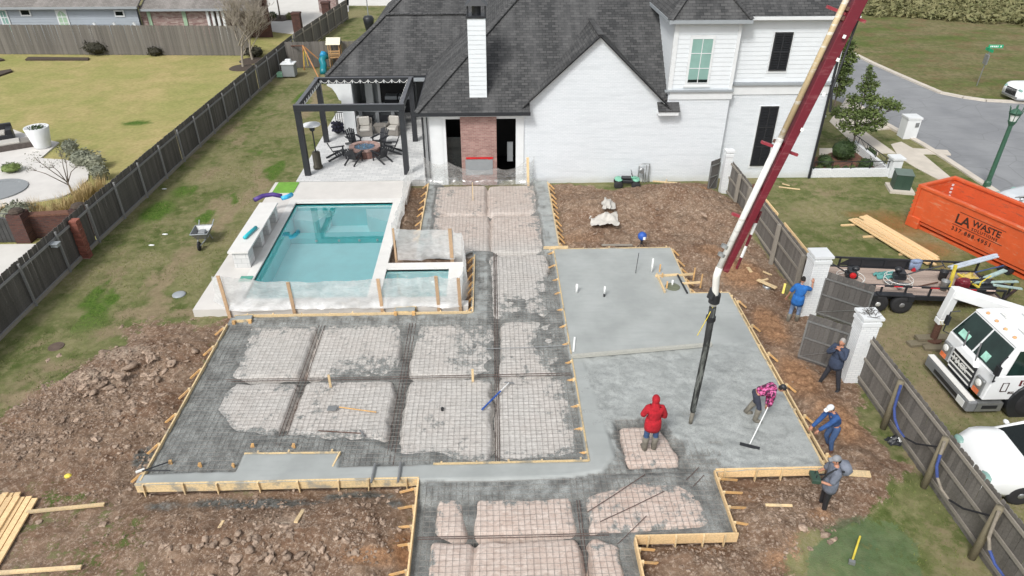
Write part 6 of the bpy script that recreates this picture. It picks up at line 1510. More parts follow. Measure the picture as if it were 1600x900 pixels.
wheel(TK,5.6,-1.0,.54,.34,M['steel']); wheel(TK,6.8,-1.0,.54,.34,M['steel'])
tk(MB().box(.3,2.6,1.15,1.5,1.55,1.9) if False else MB().beam((2.4,1.1,2.0),(.9,2.45,2.0),.3,.34),'outrigger_arm',M['truckwhite'],bevel=.02)
tk(MB().beam((.9,2.45,2.16),(.82,2.5,1.0),.26,.26).beam((.82,2.5,.98),(.82,2.5,.78),.27,.27),'outrigger_leg',M['truckwhite'],bevel=.02)
mb=MB()
for i in range(3): mb.beam((.71+i*.1,2.355,.95),(.78+i*.1,2.355,.8),.005,.05,up=(0,1,0))
tk(mb,'hazard_stripe',M['yellow'])
tk(MB().lathe([(.11,.12),(.11,.8)],(.82,2.5,0),12).lathe([(.26,.1),(.26,.16)],(.82,2.5,0),16),'outrigger_foot',M['rust'])
for i,(x,y,rz) in enumerate(((14.3,18.15,.1),(14.7,17.85,-.1),(14.65,18.3,.02))):
    tag(MB().box(-.55,.55,-.14,.14,0,.09).build('cribbing_plank',M['post'],None,M=RT((x-.05,y-.15,GZ+.0+.1*(i==2)),rz)),['left timber plank under the truck outrigger','right timber plank under the truck outrigger','timber plank lying across the others under the outrigger'][i],'plank')
# ------------------------------------------------------------------ cars
M['carwhite']=plain('car_white',srgb(232,234,234),.18,.03,2,0); M['carsilver']=plain('car_silver',srgb(196,202,206),.2,.05,2,0)
def car(loc,rz,label,body,name='parked_car',cat='car',Lc=4.7,Wc=1.8,suv=False,truck=False):
    t=thing(name,label,cat,loc,rz)
    hwc=Wc/2; X=[i/24 for i in range(25)]
    def prof_low(u): return .22+.1*(abs(u-.5)>.46)
    belt=lambda u: (.62+.32*sm(0,.1,np.array(u))-.08*sm(.88,1,np.array(u))).item() if not suv else (.78+.3*sm(0,.06,np.array(u))).item()
    vs=[];n=9
    for u in X:
        x=(u-.5)*Lc; e=min(u,1-u); wd=hwc*(.80+.2*min(1,(e/.12))**.5); zb=.24; zt=belt(u)
        ring=[(-wd*.94,zb),(-wd,zb+.15),(-wd*1.01,zt-.2),(-wd*.96,zt-.03),(-wd*.72,zt+.02),(wd*.72,zt+.02),(wd*.96,zt-.03),(wd*1.01,zt-.2),(wd,zb+.15),(wd*.94,zb)]
        vs += [(x,y,z) for y,z in ring]
    k=10; fs=[(i*k+j,i*k+(j+1)%k,(i+1)*k+(j+1)%k,(i+1)*k+j) for i in range(24) for j in range(k)]+[tuple(range(k-1,-1,-1)),tuple(24*k+j for j in range(k))]
    fs=[f[::-1] for f in fs]
    MB().add(vs,fs).build('body',body,t,True)
    zb=.9 if not suv else 1.05; zt=1.42 if not suv else 1.8
    a0,a1,a2,a3=(-.28,-.1,.2,.42) if not suv else ((-.2,-.1,.42,.48) if not truck else (-.22,-.12,.1,.16))
    w0=hwc*.93;w1=hwc*.72
    P8=[(a0*Lc,-w0,zb),(a3*Lc,-w0,zb),(a3*Lc,w0,zb),(a0*Lc,w0,zb),(a1*Lc,-w1,zt),(a2*Lc,-w1,zt),(a2*Lc,w1,zt),(a1*Lc,w1,zt)]
    MB().add(P8,[(0,1,5,4),(1,2,6,5),(2,3,7,6),(3,0,4,7)]).build('window_glass',M['glassdark'],t)
    rm=MB(); m_=8
    for i in range(m_+1):
        for j in range(m_+1):
            u=i/m_;v=j/m_; rm.v.append(Vector(((a1-.01+(a2-a1+.02)*u)*Lc,(v*2-1)*(w1+.03),zt-.02+.09*sin(pi*u)**.6*sin(pi*v)**.6)))
    rm.f += [(i*(m_+1)+j,(i+1)*(m_+1)+j,(i+1)*(m_+1)+j+1,i*(m_+1)+j+1) for i in range(m_) for j in range(m_)]
    rm.build('roof',body,t,True)
    for s in (-1,1):
        pl=MB()
        for a_,b_ in ((P8[0],P8[4]),(P8[1],P8[5])): pl.tube([(a_[0],s*abs(a_[1]),a_[2]-.02),(b_[0],s*abs(b_[1]),b_[2])],.045,6)
        pl.tube([((a1+a2)/2*Lc,s*w0,zb),((a1+a2)/2*Lc,s*w1,zt)],.04,6); pl.tube([(a1*Lc,s*w1,zt),(a2*Lc,s*w1,zt)],.045,6); pl.build('pillar_frame',body,t,True)
    for sx in (-.31,.31):
        for sy in (-1,1): wheel(t,sx*Lc,sy*(hwc-.1)*(1),.34 if not suv else .4,.22,M['steel'] if not suv else wheelrim)
    for s in (-1,1): MB().ball((-Lc/2+.12,s*hwc*.68,.66 if not suv else .82),(.12,.2,.1)).build('headlight',M['glassblind'],t,True); MB().ball((Lc/2-.08,s*hwc*.7,.75),(.08,.18,.1)).build('tail_light',M['redpaint'],t,True)
    MB().box(-Lc/2+.0,-Lc/2+.06,-hwc*.5,hwc*.5,.42,.62 if not suv else .85).build('grille',M['black'],t); MB().box(-Lc/2-.04,-Lc/2+.1,-hwc*.75,hwc*.75,.28,.42).build('bumper',M['steel'],t,bevel=.02)
    for s in (-1,1): MB().ball((a0*Lc+.35,s*(hwc+.08),zb+.08),(.07,.1,.06)).build('mirror',body,t,True)
    return t
car((14.55,12.15,GZ),radians(-4),'white car parked close behind the near fence',M['carwhite'],Lc=4.9,Wc=1.9)
car((37.0,44.5,GZ-.04),radians(2),'white pickup truck at the far right edge of the street',M['carwhite'],'pickup_truck','pickup truck',5.4,1.95,True,True)
car((24.6,26.6,GZ-.04),radians(-66),'silver car parked on the street behind the orange dumpster',M['carsilver'],Lc=4.7)
# scrubby growth along the far side of the field
mb=MB(); rnd=random.Random(11); a_=[at(1335,22),at(1400,28),at(1460,32),at(1520,36),at(1620,44)]
for i in range(900):
    k_=rnd.random()*3.999; j=int(k_); p=a_[j].lerp(a_[j+1],k_-j); p=p+Vector((rnd.uniform(0,6),rnd.uniform(-.5,14),0)); r=rnd.uniform(.25,.75)
    leaves(mb,(p.x,p.y,GZ+r*.5),(r*1.6,r,r*.6),26,.28,i)
o=link('scrub',mesh_from('scrub',mb.v,mb.f,leaf_mat('scrub_leaf',srgb(84,90,54),srgb(128,124,88)),uv=False)); tag(o,'rough olive brown scrub along the far edge of the field','scrub',kind='stuff')
# ------------------------------------------------------------------ neighbour's side on the left
def onY(px,py,Yp):
    u=(px-800)/FPX; v=(py-450)/FPX
    fy=cos(PITCH)-v*sin(PITCH); fz=-sin(PITCH)-v*cos(PITCH)
    X_=u*cos(YAW)+fy*sin(YAW); Y_=-u*sin(YAW)+fy*cos(YAW); t=Yp/Y_
    return X_*t, CAM_H+fz*t
NY=62.0
nh=thing('grey_house','pale blue grey sided house with brick end behind the left back fence','house',(-34,NY,GZ)); NI=Matrix.Translation((34,-NY,-GZ))
xa=onY(-60,20,NY)[0]; xb=onY(215,20,NY)[0]; xc=onY(330,20,NY)[0]; ze=onY(215,9,NY)[1]
MB().box(xa,xb,NY,NY+.2,GZ,ze).build('siding_wall',M['greysiding'],nh,M=NI)
lapg=mesh_from('siding_board',lap.v,lap.f,M['greysiding'])
z=1.2
while z<ze-.1:
    link('siding_board',lapg,nh,NI@Matrix.Translation((xa,NY,z))@Matrix.Diagonal((xb-xa,3,1,1))); z+=.2
M['mottledbrick']=brick_mat('mottled_brick',srgb(132,100,98),srgb(176,160,154),srgb(150,138,132),.3,.1,.5,.4)
MB().box(xb+.02,xc,NY+.3,NY+.5,GZ,ze-.05).build('brick_wall',M['mottledbrick'],nh,M=NI)
def rect_on(px0,py0,px1,py1,Yp): 
    x0,z1=onY(px0,py0,Yp); x1,z0=onY(px1,py1,Yp); return x0,x1,z0,z1
for (a,b,c,d,g_,nm) in ((-1,17,19,48,1,'tall window at the left end'),(32,16,47,23,0,'small dark window'),(88,17,110,45,2,'arched window with pale green panes'),(180,18,193,24,0,'small dark window')):
    x0,x1,z0,z1=rect_on(a,b,c,d,NY-.05)
    fr=MB().box(x0-.12,x1+.12,NY-.09,NY-.04,z0-.12,z1+.12)
    w_=fr.build('window',M['white'],nh,M=NI)
    if g_==2:
        n=8; top=[(x0+(x1-x0)*i/n, z1-.3+.3*sin(pi*i/n)) for i in range(n+1)]
        MB().add([(x0,NY-.1,z0),(x1,NY-.1,z0)]+[(x,NY-.1,z) for x,z in top[::-1]],[tuple(range(n+3))]).build('pane',M['greentrim'],w_)
    else: MB().box(x0,x1,NY-.1,NY-.091,z0,z1).build('pane',M['glassdark'] if g_==0 else M['glassblind'],w_)
    if g_: 
        mb=MB(); mb.box((x0+x1)/2-.03,(x0+x1)/2+.03,NY-.12,NY-.101,z0,z1-.1)
        for i in (1,2): zz=z0+(z1-z0)*i/3; mb.box(x0,x1,NY-.121,NY-.102,zz-.03,zz+.03)
        mb.build('muntin',M['white'],w_)
for a,b,c,d in ((228,16,242,50),(283,17,297,51)):
    x0,x1,z0,z1=rect_on(a,b,c,d,NY+.25); MB().box(x0,x1,NY+.22,NY+.299,z0,z1).build('window',M['greentrim'],nh,M=NI)
mb=MB(); s_=.45
mb.add([(xa-1,NY-.5,ze),(xb+.3,NY-.5,ze),(xb+.3,NY+8,ze+8.5*s_),(xa-1,NY+8,ze+8.5*s_),(xa-1,NY-.5,ze-.15),(xb+.3,NY-.5,ze-.15),(xb+.3,NY+8,ze+8.5*s_-.15),(xa-1,NY+8,ze+8.5*s_-.15)],[(0,1,2,3),(7,6,5,4),(0,4,5,1),(1,5,6,2),(2,6,7,3),(3,7,4,0)])
mb.add([(xb+.3,NY-.2,ze-.25),(xc+3.5,NY-.2,ze-.25),(xc+3.5,NY+8,ze+8.2*s_-.25),(xb+.3,NY+8,ze+8.2*s_-.25),(xb+.3,NY-.2,ze-.4),(xc+3.5,NY-.2,ze-.4),(xc+3.5,NY+8,ze+8.2*s_-.4),(xb+.3,NY+8,ze+8.2*s_-.4)],[(0,1,2,3),(7,6,5,4),(0,4,5,1),(1,5,6,2),(2,6,7,3),(3,7,4,0)])
mb.build('roof',M['shingle2'],nh,M=NI)
MB().box(xa-1,xb+.3,NY-.58,NY-.5,ze-.15,ze+.02).box(xb+.3,xc+3.5,NY-.28,NY-.2,ze-.4,ze-.23).build('gutter',M['flash'],nh,M=NI)
MB().beam((xb+.25,NY-.45,ze-.1),(xb+.05,NY-.1,GZ),.12,.1).build('downspout',M['black'],nh,M=NI)
for i in range(4): x,_=onY(326+i*8,30,NY+.2); MB().box(x-.1,x+.1,NY+.1,NY+.3,GZ,ze-.3).build('porch_post',M['white'],nh,M=NI)
MB().box(xc+.1,xc+4,NY+2.5,NY+2.7,GZ,ze).build('porch_wall',M['darkbrick'],nh,M=NI)
# second wing right of it: brick, at the drive
MB().box(-24.0,-22.6,NY+1,NY+9,GZ,4.0).build('brick_wing',M['mottledbrick'],nh,M=NI); MB().box(-22.6,-22.45,NY+3,NY+5.2,GZ,2.6).box(-22.6,-22.45,NY+6,NY+8.2,GZ,2.6).build('garage_door',M['white'],nh,M=NI); MB().box(-24.3,-22.2,NY+.6,NY+9.4,4.0,4.3).build('wing_roof',M['shingle2'],nh,M=NI)
ac=thing('air_conditioner','white air conditioning unit just showing over the back fence','air conditioner',(onY(137,48,61)[0],61,GZ)); MB().box(-.9,.9,-.5,.5,0,1.6).build('case',M['white'],ac); MB().lathe([(.45,1.61),(.4,1.63)],n=12).build('fan_grille',M['black'],ac)
for i,px in enumerate((151,182,213)):
    x,_=onY(px,45,61.6); tag(MB().tube([(0,0,0),(0,0,1.65)],.09,8).tube([(0,0,1.65),(-.12,0,1.9)],.11,8).build('vent_pipe',M['white'],None,M=RT((x,61.6,GZ))),['left of three','middle of three','right of three'][i]+' short white pipes by the grey house wall','pipe')
M['shadeleaf']=leaf_mat('dry_dark_leaf',srgb(34,34,26),srgb(58,56,44))
# bare trees
def bare(x,y,h,label,seed,m='barkpale',haze=True):
    t=thing('bare_tree',label,'tree',(x,y,GZ),0,'bare trees by the back fence'); rnd=random.Random(seed); mb=MB(); tw=MB()
    def br(p,d,L,r,dep):
        n=3; pts=[p]; q=p
        for i in range(n): d=(d+Vector((rnd.gauss(0,.12),rnd.gauss(0,.12),rnd.gauss(0.03,.06)))).normalized(); q=q+d*L/n; pts.append(q)
        (mb if dep<3 else tw).tube(pts,[max(.008,r*(1-.5*i/n)) for i in range(n+1)],6 if dep<2 else 3,caps=False)
        if dep<6:
            for i in range(3 if dep<4 else 3):
                a=rnd.uniform(0,6.28); s=rnd.uniform(.35,.75); dd=(d+Vector((cos(a)*s,sin(a)*s,rnd.uniform(-.1,.3)))).normalized()
                br(pts[rnd.choice((1,2,3))],dd,L*rnd.uniform(.6,.8),r*.5,dep+1)
    br(Vector((0,0,0)),Vector((.02,0,1)),h*.42,.1,0)
    for i in range(3): a=rnd.uniform(0,6.28); br(Vector((0,0,h*rnd.uniform(.28,.4))),Vector((cos(a)*.45,sin(a)*.45,.9)).normalized(),h*.3,.05,1)
    mb.build('trunk',M[m],t,True); tw.build('twigs',M[m],t)
    o=MB().lathe([(1.05,.0),(.95,.05),(.3,.1)],n=18).build('mulch_ring',M['mulchdark'],t); return t
M['mulchdark']=plain('dark_mulch',srgb(72,62,54),.95,.35,14,.5)
tp=at(380,106); bare(tp.x,tp.y,5.6,'bare pale trunked tree in a mulch ring, nearer one by the fence',3)
tp=at(395,95); bare(tp.x,tp.y,5.4,'bare pale trunked tree in a mulch ring, farther one by the fence',9)
tp=at(438,30); t_=tree(tp.x,tp.y,'small tree in a round bed on the pale drive',2.2,[(0,0,3.4,1.,.6),(-.9,0,3.9,.8,.5),(1.,0,3.7,.8,.5)],'leafgrey','barkpale',seed=31,ls=.12,dens=30)
flat('driveway',ccw(P((385,-30),(405,42),(415,48),(440,52),(490,56),(545,18),(545,-30))),GZ+.03,M['drive'],.06)
flat('planting_bed',ccw(P((412,26),(425,24),(455,25),(462,30),(440,34),(416,33))),GZ+.06,M['mulchdark'],.05)
flat('driveway',ccw(P((541,9),(662,9),(700,-12),(540,-14))),GZ+.03,M['drive'],.06)
for px,py,l in ((426,29,'small round bush left of the tree in the round bed'),(455,31,'small pale bush right of the tree in the round bed')): c=at(px,py); bush(c.x,c.y,.5,.7,l,'leafpale' if px>440 else 'leafdark',seed=px,dens=300,ls=.08)
for px,py,r,l in ((157,84,1.25,'large dark mounded shrub against the back fence'),(246,86,.75,'smaller dark shrub against the back fence'),(400,88,.9,'dark shrub by the fence corner behind the bare trees')): c=at(px,py); bush(c.x,c.y-.1,r,r*.95,l,'shadeleaf',seed=px,dens=120,ls=.1)
for a_,l in (((40,95,138,95,140,92,45,91),'long low raised bed'),((-20,100,8,95,0,92,-20,92),'corner bed'),((-30,130,20,113,18,110,-30,118),'edge bed')):
    poly=[at(a_[i],a_[i+1]) for i in range(0,8,2)]; flat('raised_bed',ccw([tuple(p) for p in poly]),GZ+.12,M['mulchdark'],.15)
# walled terrace with curved white deck
dk=P((-40,190),(0,196),(52,215),(93,224),(64,249),(100,251),(126,256),(140,266),(138,282),(122,298),(98,309),(50,318),(0,326),(-60,335))
flat('terrace',ccw(dk),GZ+.07,M['travertine'],.2)
pot=thing('white_planter','large white tapered planter at the edge of the white terrace','planter',tuple(at(68,230,GZ+.07)))
MB().lathe([(.38,0),(.42,.1),(.62,1.15),(.6,1.17),(.54,1.1)],n=20).build('pot',M['white'],pot,True); 
mb=MB().lathe([(.01,1.08),(.56,1.08)],n=16,cap=False); leaves(mb,(0,0,1.12),(.5,.5,.12),160,.07,5); link('soil_plants',mesh_from('soil_plants',mb.v,mb.f,M['leafdark'],uv=False),pot)
lo=thing('chaise_lounge','low dark chaise with pale cushion on the terrace','lounge chair',tuple(at(28,230,GZ+.07)),.55)
MB().box(-1.1,1.1,-.42,.42,0,.3).build('base',plain('brown_wicker',srgb(84,76,72),.8),lo,bevel=.02); MB().box(-1.05,.2,-.38,.38,.3,.42).build('cushion',M['cushion'],lo,bevel=.03); MB().box(.2,1.08,-.4,.4,.3,.36).build('footboard',M['wicker'],lo)
lo=thing('outdoor_sofa','dark outdoor sofa at the left picture edge','sofa',tuple(at(-5,220,GZ+.07)),.5); MB().box(-1.0,.9,-.45,.45,0,.35).box(.6,.9,-.45,.45,.35,.65).box(-1,.9,.3,.5,.35,.8).build('base',M['black'],lo,bevel=.02); MB().box(-1,.55,-.4,.28,.35,.5).build('cushion',M['cushion'],lo,bevel=.03)
MB().lathe([(1.0,GZ+.075),(1.05,GZ+.13),(.9,GZ+.14)],tuple(at(-2,296))[:2]+(0,),24)
hp_=thing('small_pool','corner of a small round pool at the left picture edge','pool',tuple(at(-6,298,GZ+.07))); MB().lathe([(1.35,0),(1.35,.06),(1.1,.06),(1.1,.02)],n=28).build('rim',M['greywall'],hp_); MB().lathe([(1.09,.015),(.01,.016)],n=28,cap=False).build('water',plain('pale_blue_water',srgb(126,166,196),.1,.05),hp_)
c=at(20,270); bush(c.x,c.y,.6,.45,'small green plants in the round cut-out of the terrace','leaf',seed=9,dens=500,base=GZ+.07)
t=tree(*tuple(at(113,305))[:2],'sparse grey shrubby tree leaning over the white terrace',.7,[(-.5,0,1.6,.5,.4),(.2,.2,1.8,.45,.35),(-1.2,.1,1.9,.5,.35),(-1.6,0,1.4,.4,.3),(.6,.3,1.4,.35,.3),(-.1,.5,2.1,.4,.3)],'leafgrey','bark',seed=12,ls=.04,dens=34,r0=.05)
for i,(px,py,r) in enumerate(((120,262,.7),(140,268,.6),(148,285,.5),(103,245,.5))): c=at(px,py); bush(c.x+.2,c.y+.3,r,.9,['grey green shrub along the curved terrace edge','grey shrub at the widest bend of the terrace','low grey shrub near the fence end of the terrace','small shrub at the notch of the terrace'][i],'leafgrey',seed=40+i,dens=260,ls=.08)
# ornamental grasses
mb=MB(); rnd=random.Random(4); gl=[at(-20,345),at(40,345),at(90,338),at(128,316),at(150,296)]
for i in range(80):
    k_=rnd.random()*3.999; j=int(k_); c=gl[j].lerp(gl[j+1],k_-j)+Vector((rnd.gauss(0,.25),rnd.gauss(0,.35),0))
    for j in range(26):
        a=rnd.uniform(0,6.28); L=rnd.uniform(.4,.85); o_=rnd.uniform(.15,.5)*L; q=c+Vector((cos(a)*.08,sin(a)*.08,0)); e=q+Vector((cos(a)*o_,sin(a)*o_,L)); s=Vector((-sin(a),cos(a),0))*.02
        k2=len(mb.v); mb.v += [q-s,q+s,e]; mb.f.append((k2,k2+1,k2+2))
o=link('ornamental_grass',mesh_from('ornamental_grass',mb.v,mb.f,plain('straw_grass',srgb(184,164,120),.9,.3,3,0),uv=False)); tag(o,'band of dry straw coloured ornamental grass along the terrace','grass',kind='stuff')
c=at(25,352); bush(c.x,c.y+.3,.9,.9,'greenish brown shrub above the iron gate','leafgrey',seed=77,dens=260,ls=.08)
bw=thing('brick_wall','dark red brick garden wall with piers behind the left fence','wall',(-18.5,26.2,GZ)); BI=Matrix.Translation((18.5,-26.2,-GZ))
MB().beam((-19.6,26.6,.2),(-17.0,26.9,.2),.3,1.0).build('wall',M['darkbrick'],bw,M=BI); MB().beam((-19.65,26.6,.74),(-17,26.9,.74),.36,.08).build('coping',M['mulch'],bw,M=BI)
for x,y in ((-19.7,26.3),(-17.4,26.75)): MB().box(x-.3,x+.3,y-.3,y+.3,GZ,1.0).build('pier',M['darkbrick'],bw,M=BI); MB().ball((x,y,1.05),(.3,.3,.14)).build('pier_cap',M['mulchdark'],bw,M=BI)
ig=thing('iron_gate','arched dark gate between brick piers at the left picture edge','gate',(-21,26.1,GZ)); ig.scale=(1,1,.75)
n=10
for i in range(12):
    x=-1.0+i*.18; h=1.35+.35*sin(pi*(i+.5)/12); MB().box(x,x+.165,-.02,.02,.05,h).build('board',plain('dark_gate_paint',srgb(60,60,60),.6) if i==0 else bpy.data.materials['dark_gate_paint'],ig)
mb=MB(); mb.tube([(-1.05+2.2*i/12,0,1.37+.37*sin(pi*i/12)) for i in range(13)],.035,6); mb.tube([(-1.1,0,1.8),(1.15,0,1.8)],.02,5)
for i in range(8): mb.tube([(-1+i*.27,0,1.7),(-.9+i*.27,0,1.82),(-.85+i*.27,0,1.72)],.012,4)
mb.build('scroll_frame',M['black'],ig)
MB().box(-22.7,-22.1,25.8,26.4,GZ,1.6)
flat('gate_walk',ccw([(-22,25.9),(-16.9,25.9),(-16.9,21),(-22,19)]),GZ+.04,M['drive'],.06)
# red brick post at the fence + lamp box
bp=thing('brick_post','narrow column of red brick standing in front of the left fence','post',tuple(at(137,402)))
bx=MB().box(-.15,.15,-.15,.15,0,.062); bxm=mesh_from('brick',bx.v,bx.f,plain('red_clay_brick',srgb(128,78,66),.85,.3,9,objvar=.25))
for i in range(24): link('brick',bxm,bp,Matrix.Translation((random.uniform(-.01,.01),random.uniform(-.01,.01),.02+i*.07)))
MB().box(-.135,.135,-.135,.135,0,1.69).build('mortar_core',M['conc'],bp)
tag(MB().box(-.12,.12,-.1,.1,0,.12).box(-.16,.16,-.14,.14,.12,.15).build('wall_lamp',M['flash']),'small grey lamp box fixed to the left fence by the brick post','lamp').location=(-16.45,23.2,1.05)
# playset, swing frame, utility box
c=at(527,108); ps=thing('playset','wooden playset tower with pale roof and teal slide behind the fence line','playset',(c.x,c.y,GZ)); ps.scale=(.62,.62,.62)
M['playwood']=plain('play_wood',srgb(166,132,92),.8,.2,8)
for x in (-.65,.65):
    for y in (-.55,.55): MB().box(x-.05,x+.05,y-.05,y+.05,0,3.2).build('post',M['playwood'],ps)
MB().box(-.7,.7,-.6,.6,1.45,1.55).build('platform',M['playwood'],ps)
MB().box(-.7,.7,-.62,-.58,1.9,2.1).box(-.7,.7,-.62,-.58,2.2,2.35).build('guard_board',M['playwood'],ps); MB().box(.1,.6,-.6,-.56,.1,1.5).build('climbing_wall',plain('dark_brown_board',srgb(70,48,36),.8),ps)
mb=MB(); mb.add([(-.85,-.8,3.05),(.85,-.8,3.05),(.85,0,3.75),(-.85,0,3.75),(.85,.8,3.05),(-.85,.8,3.05)],[(0,1,2,3),(3,2,4,5)]); mb.build('roof',plain('cream_canvas',srgb(214,210,188),.8,.05),ps)
MB().add([(.85,-.78,3.02),(.85,.78,3.02),(.85,0,3.72)],[(0,1,2)]).build('roof_end',M['black'],ps)
MB().tube([(-.9,-.3,1.6),(-1.3,-.5,1.7),(-1.5,-.9,1.3),(-1.3,-1.2,.8),(-1.3,-1.8,.4),(-1.2,-2.4,.15)],[.36,.42,.42,.4,.4,.38],12).build('slide',plain('slide_teal',srgb(20,118,130),.35,.12,2),ps,True)
MB().tube([(-1.0,-.4,1.85),(-1.35,-.55,1.95),(-1.5,-.8,1.7)],[.3,.38,.3],12).build('slide_hood',plain('slide_blue',srgb(36,140,186),.35),ps,True)
c=at(492,112); sw=thing('swing_frame','wooden A frame swing with yellow swing leaning by the far fence','swing',(c.x,c.y,GZ))
MB().tube([(-.9,.5,0),(-.6,0,1.9)],.05,6).tube([(.6,-1.6,0),(-.6,0,1.9)],.05,6).tube([(.9,.5,.2),(-.6,0,1.9)],.05,6).build('leg',plain('swing_wood',srgb(178,128,84),.8),sw); MB().tube([(-.6,0,1.9),(-1.8,1.2,1.6)],.05,6).build('beam',M['rust'],sw)
MB().tube([(-.6,.1,1.7),(-.75,.1,.4),(-.45,.1,.4),(-.55,.1,1.7)],.025,5).build('swing_seat',M['yellow'],sw)
c=at(454,120); ub=thing('storage_bin','grey square storage bin with white lid on the grass by the fence','storage bin',(c.x,c.y,GZ))
MB().box(-.45,.45,-.4,.4,.1,.95).build('bin',M['greywall'],ub,bevel=.02); MB().box(-.5,.5,-.45,.45,.95,1.03).box(-.2,.2,-.1,.2,1.03,1.25).build('lid',M['white'],ub,bevel=.02); MB().box(-.9,-.5,-.3,.2,.05,.35).build('green_tub',plain('pale_green_tub',srgb(150,200,170),.6),ub)
for px,py,l in ((578,44,'black urn shaped shrub on the lawn left of the roof ridge'),(668,22,'black urn shaped shrub at the top by the back roof')):
    c=at(px,py+8); u_=thing('urn_shrub',l,'shrub',(c.x,c.y,GZ)); MB().lathe([(.25,0),(.3,.1),(.45,.9),(.5,1.3),(.35,1.5)],n=12).build('urn',M['black'],u_,True); 
c=at(577,40); tag(MB().tube([(0,0,0),(0,0,5.2)],.05,6).build('flag_pole',M['greywall']),'thin grey pole rising beside the black urn shrub','pole').location=(c.x,c.y,GZ)
bq=thing('brick_column','square brick column at the far end of the picket fence by the street','column',tuple(at(515,18))); MB().box(-.9,.9,-.6,.6,0,2.4).build('shaft',M['mottledbrick'],bq); MB().box(-1,1,-.7,.7,2.4,2.55).build('cap',M['mulchdark'],bq)
for px,py in ((468,46),(513,27)): 
    x,y,_=at(px,py+12); tag(MB().box(-.35,.35,-.35,.35,0,1.95).box(-.4,.4,-.4,.4,1.95,2.1).build('fence_pier',M['darkbrick']),'dark brick pier in the far fence, %s'%('nearer one' if px<500 else 'farther one'),'pier').location=(x,y,GZ)
# ------------------------------------------------------------------ people
def skin(name,verts,edges,m,parent,sub=1,extra=None):
    me=bpy.data.meshes.new('tmp'); me.from_pydata([v[0] for v in verts],edges,[])
    o=bpy.data.objects.new('tmp',me); C.objects.link(o)
    md=o.modifiers.new('s','SKIN'); me.skin_vertices or None
    for i,v in enumerate(verts):
        r=v[1]; r=(r,r) if not isinstance(r,tuple) else r; me.skin_vertices[0].data[i].radius=r
        me.skin_vertices[0].data[i].use_root=(i==0)
    s=o.modifiers.new('u','SUBSURF'); s.levels=sub; s.render_levels=sub
    dg=bpy.context.evaluated_depsgraph_get(); dg.update(); ev=o.evaluated_get(dg)
    r=bpy.data.meshes.new_from_object(ev); vs=[v.co.copy() for v in r.vertices]; fs=[tuple(p.vertices) for p in r.polygons]
    bpy.data.objects.remove(o)
    mb=MB(); mb.add(vs,fs)
    if extra: extra(mb)
    return mb.build(name,m,parent,True)
M['skinm']=plain('skin',srgb(178,128,104),.6,.08,8); M['jeans']=plain('blue_jeans',srgb(58,82,120),.85,.2,14); M['rubberboot']=plain('cement_boot',srgb(112,108,98),.7,.25,12)
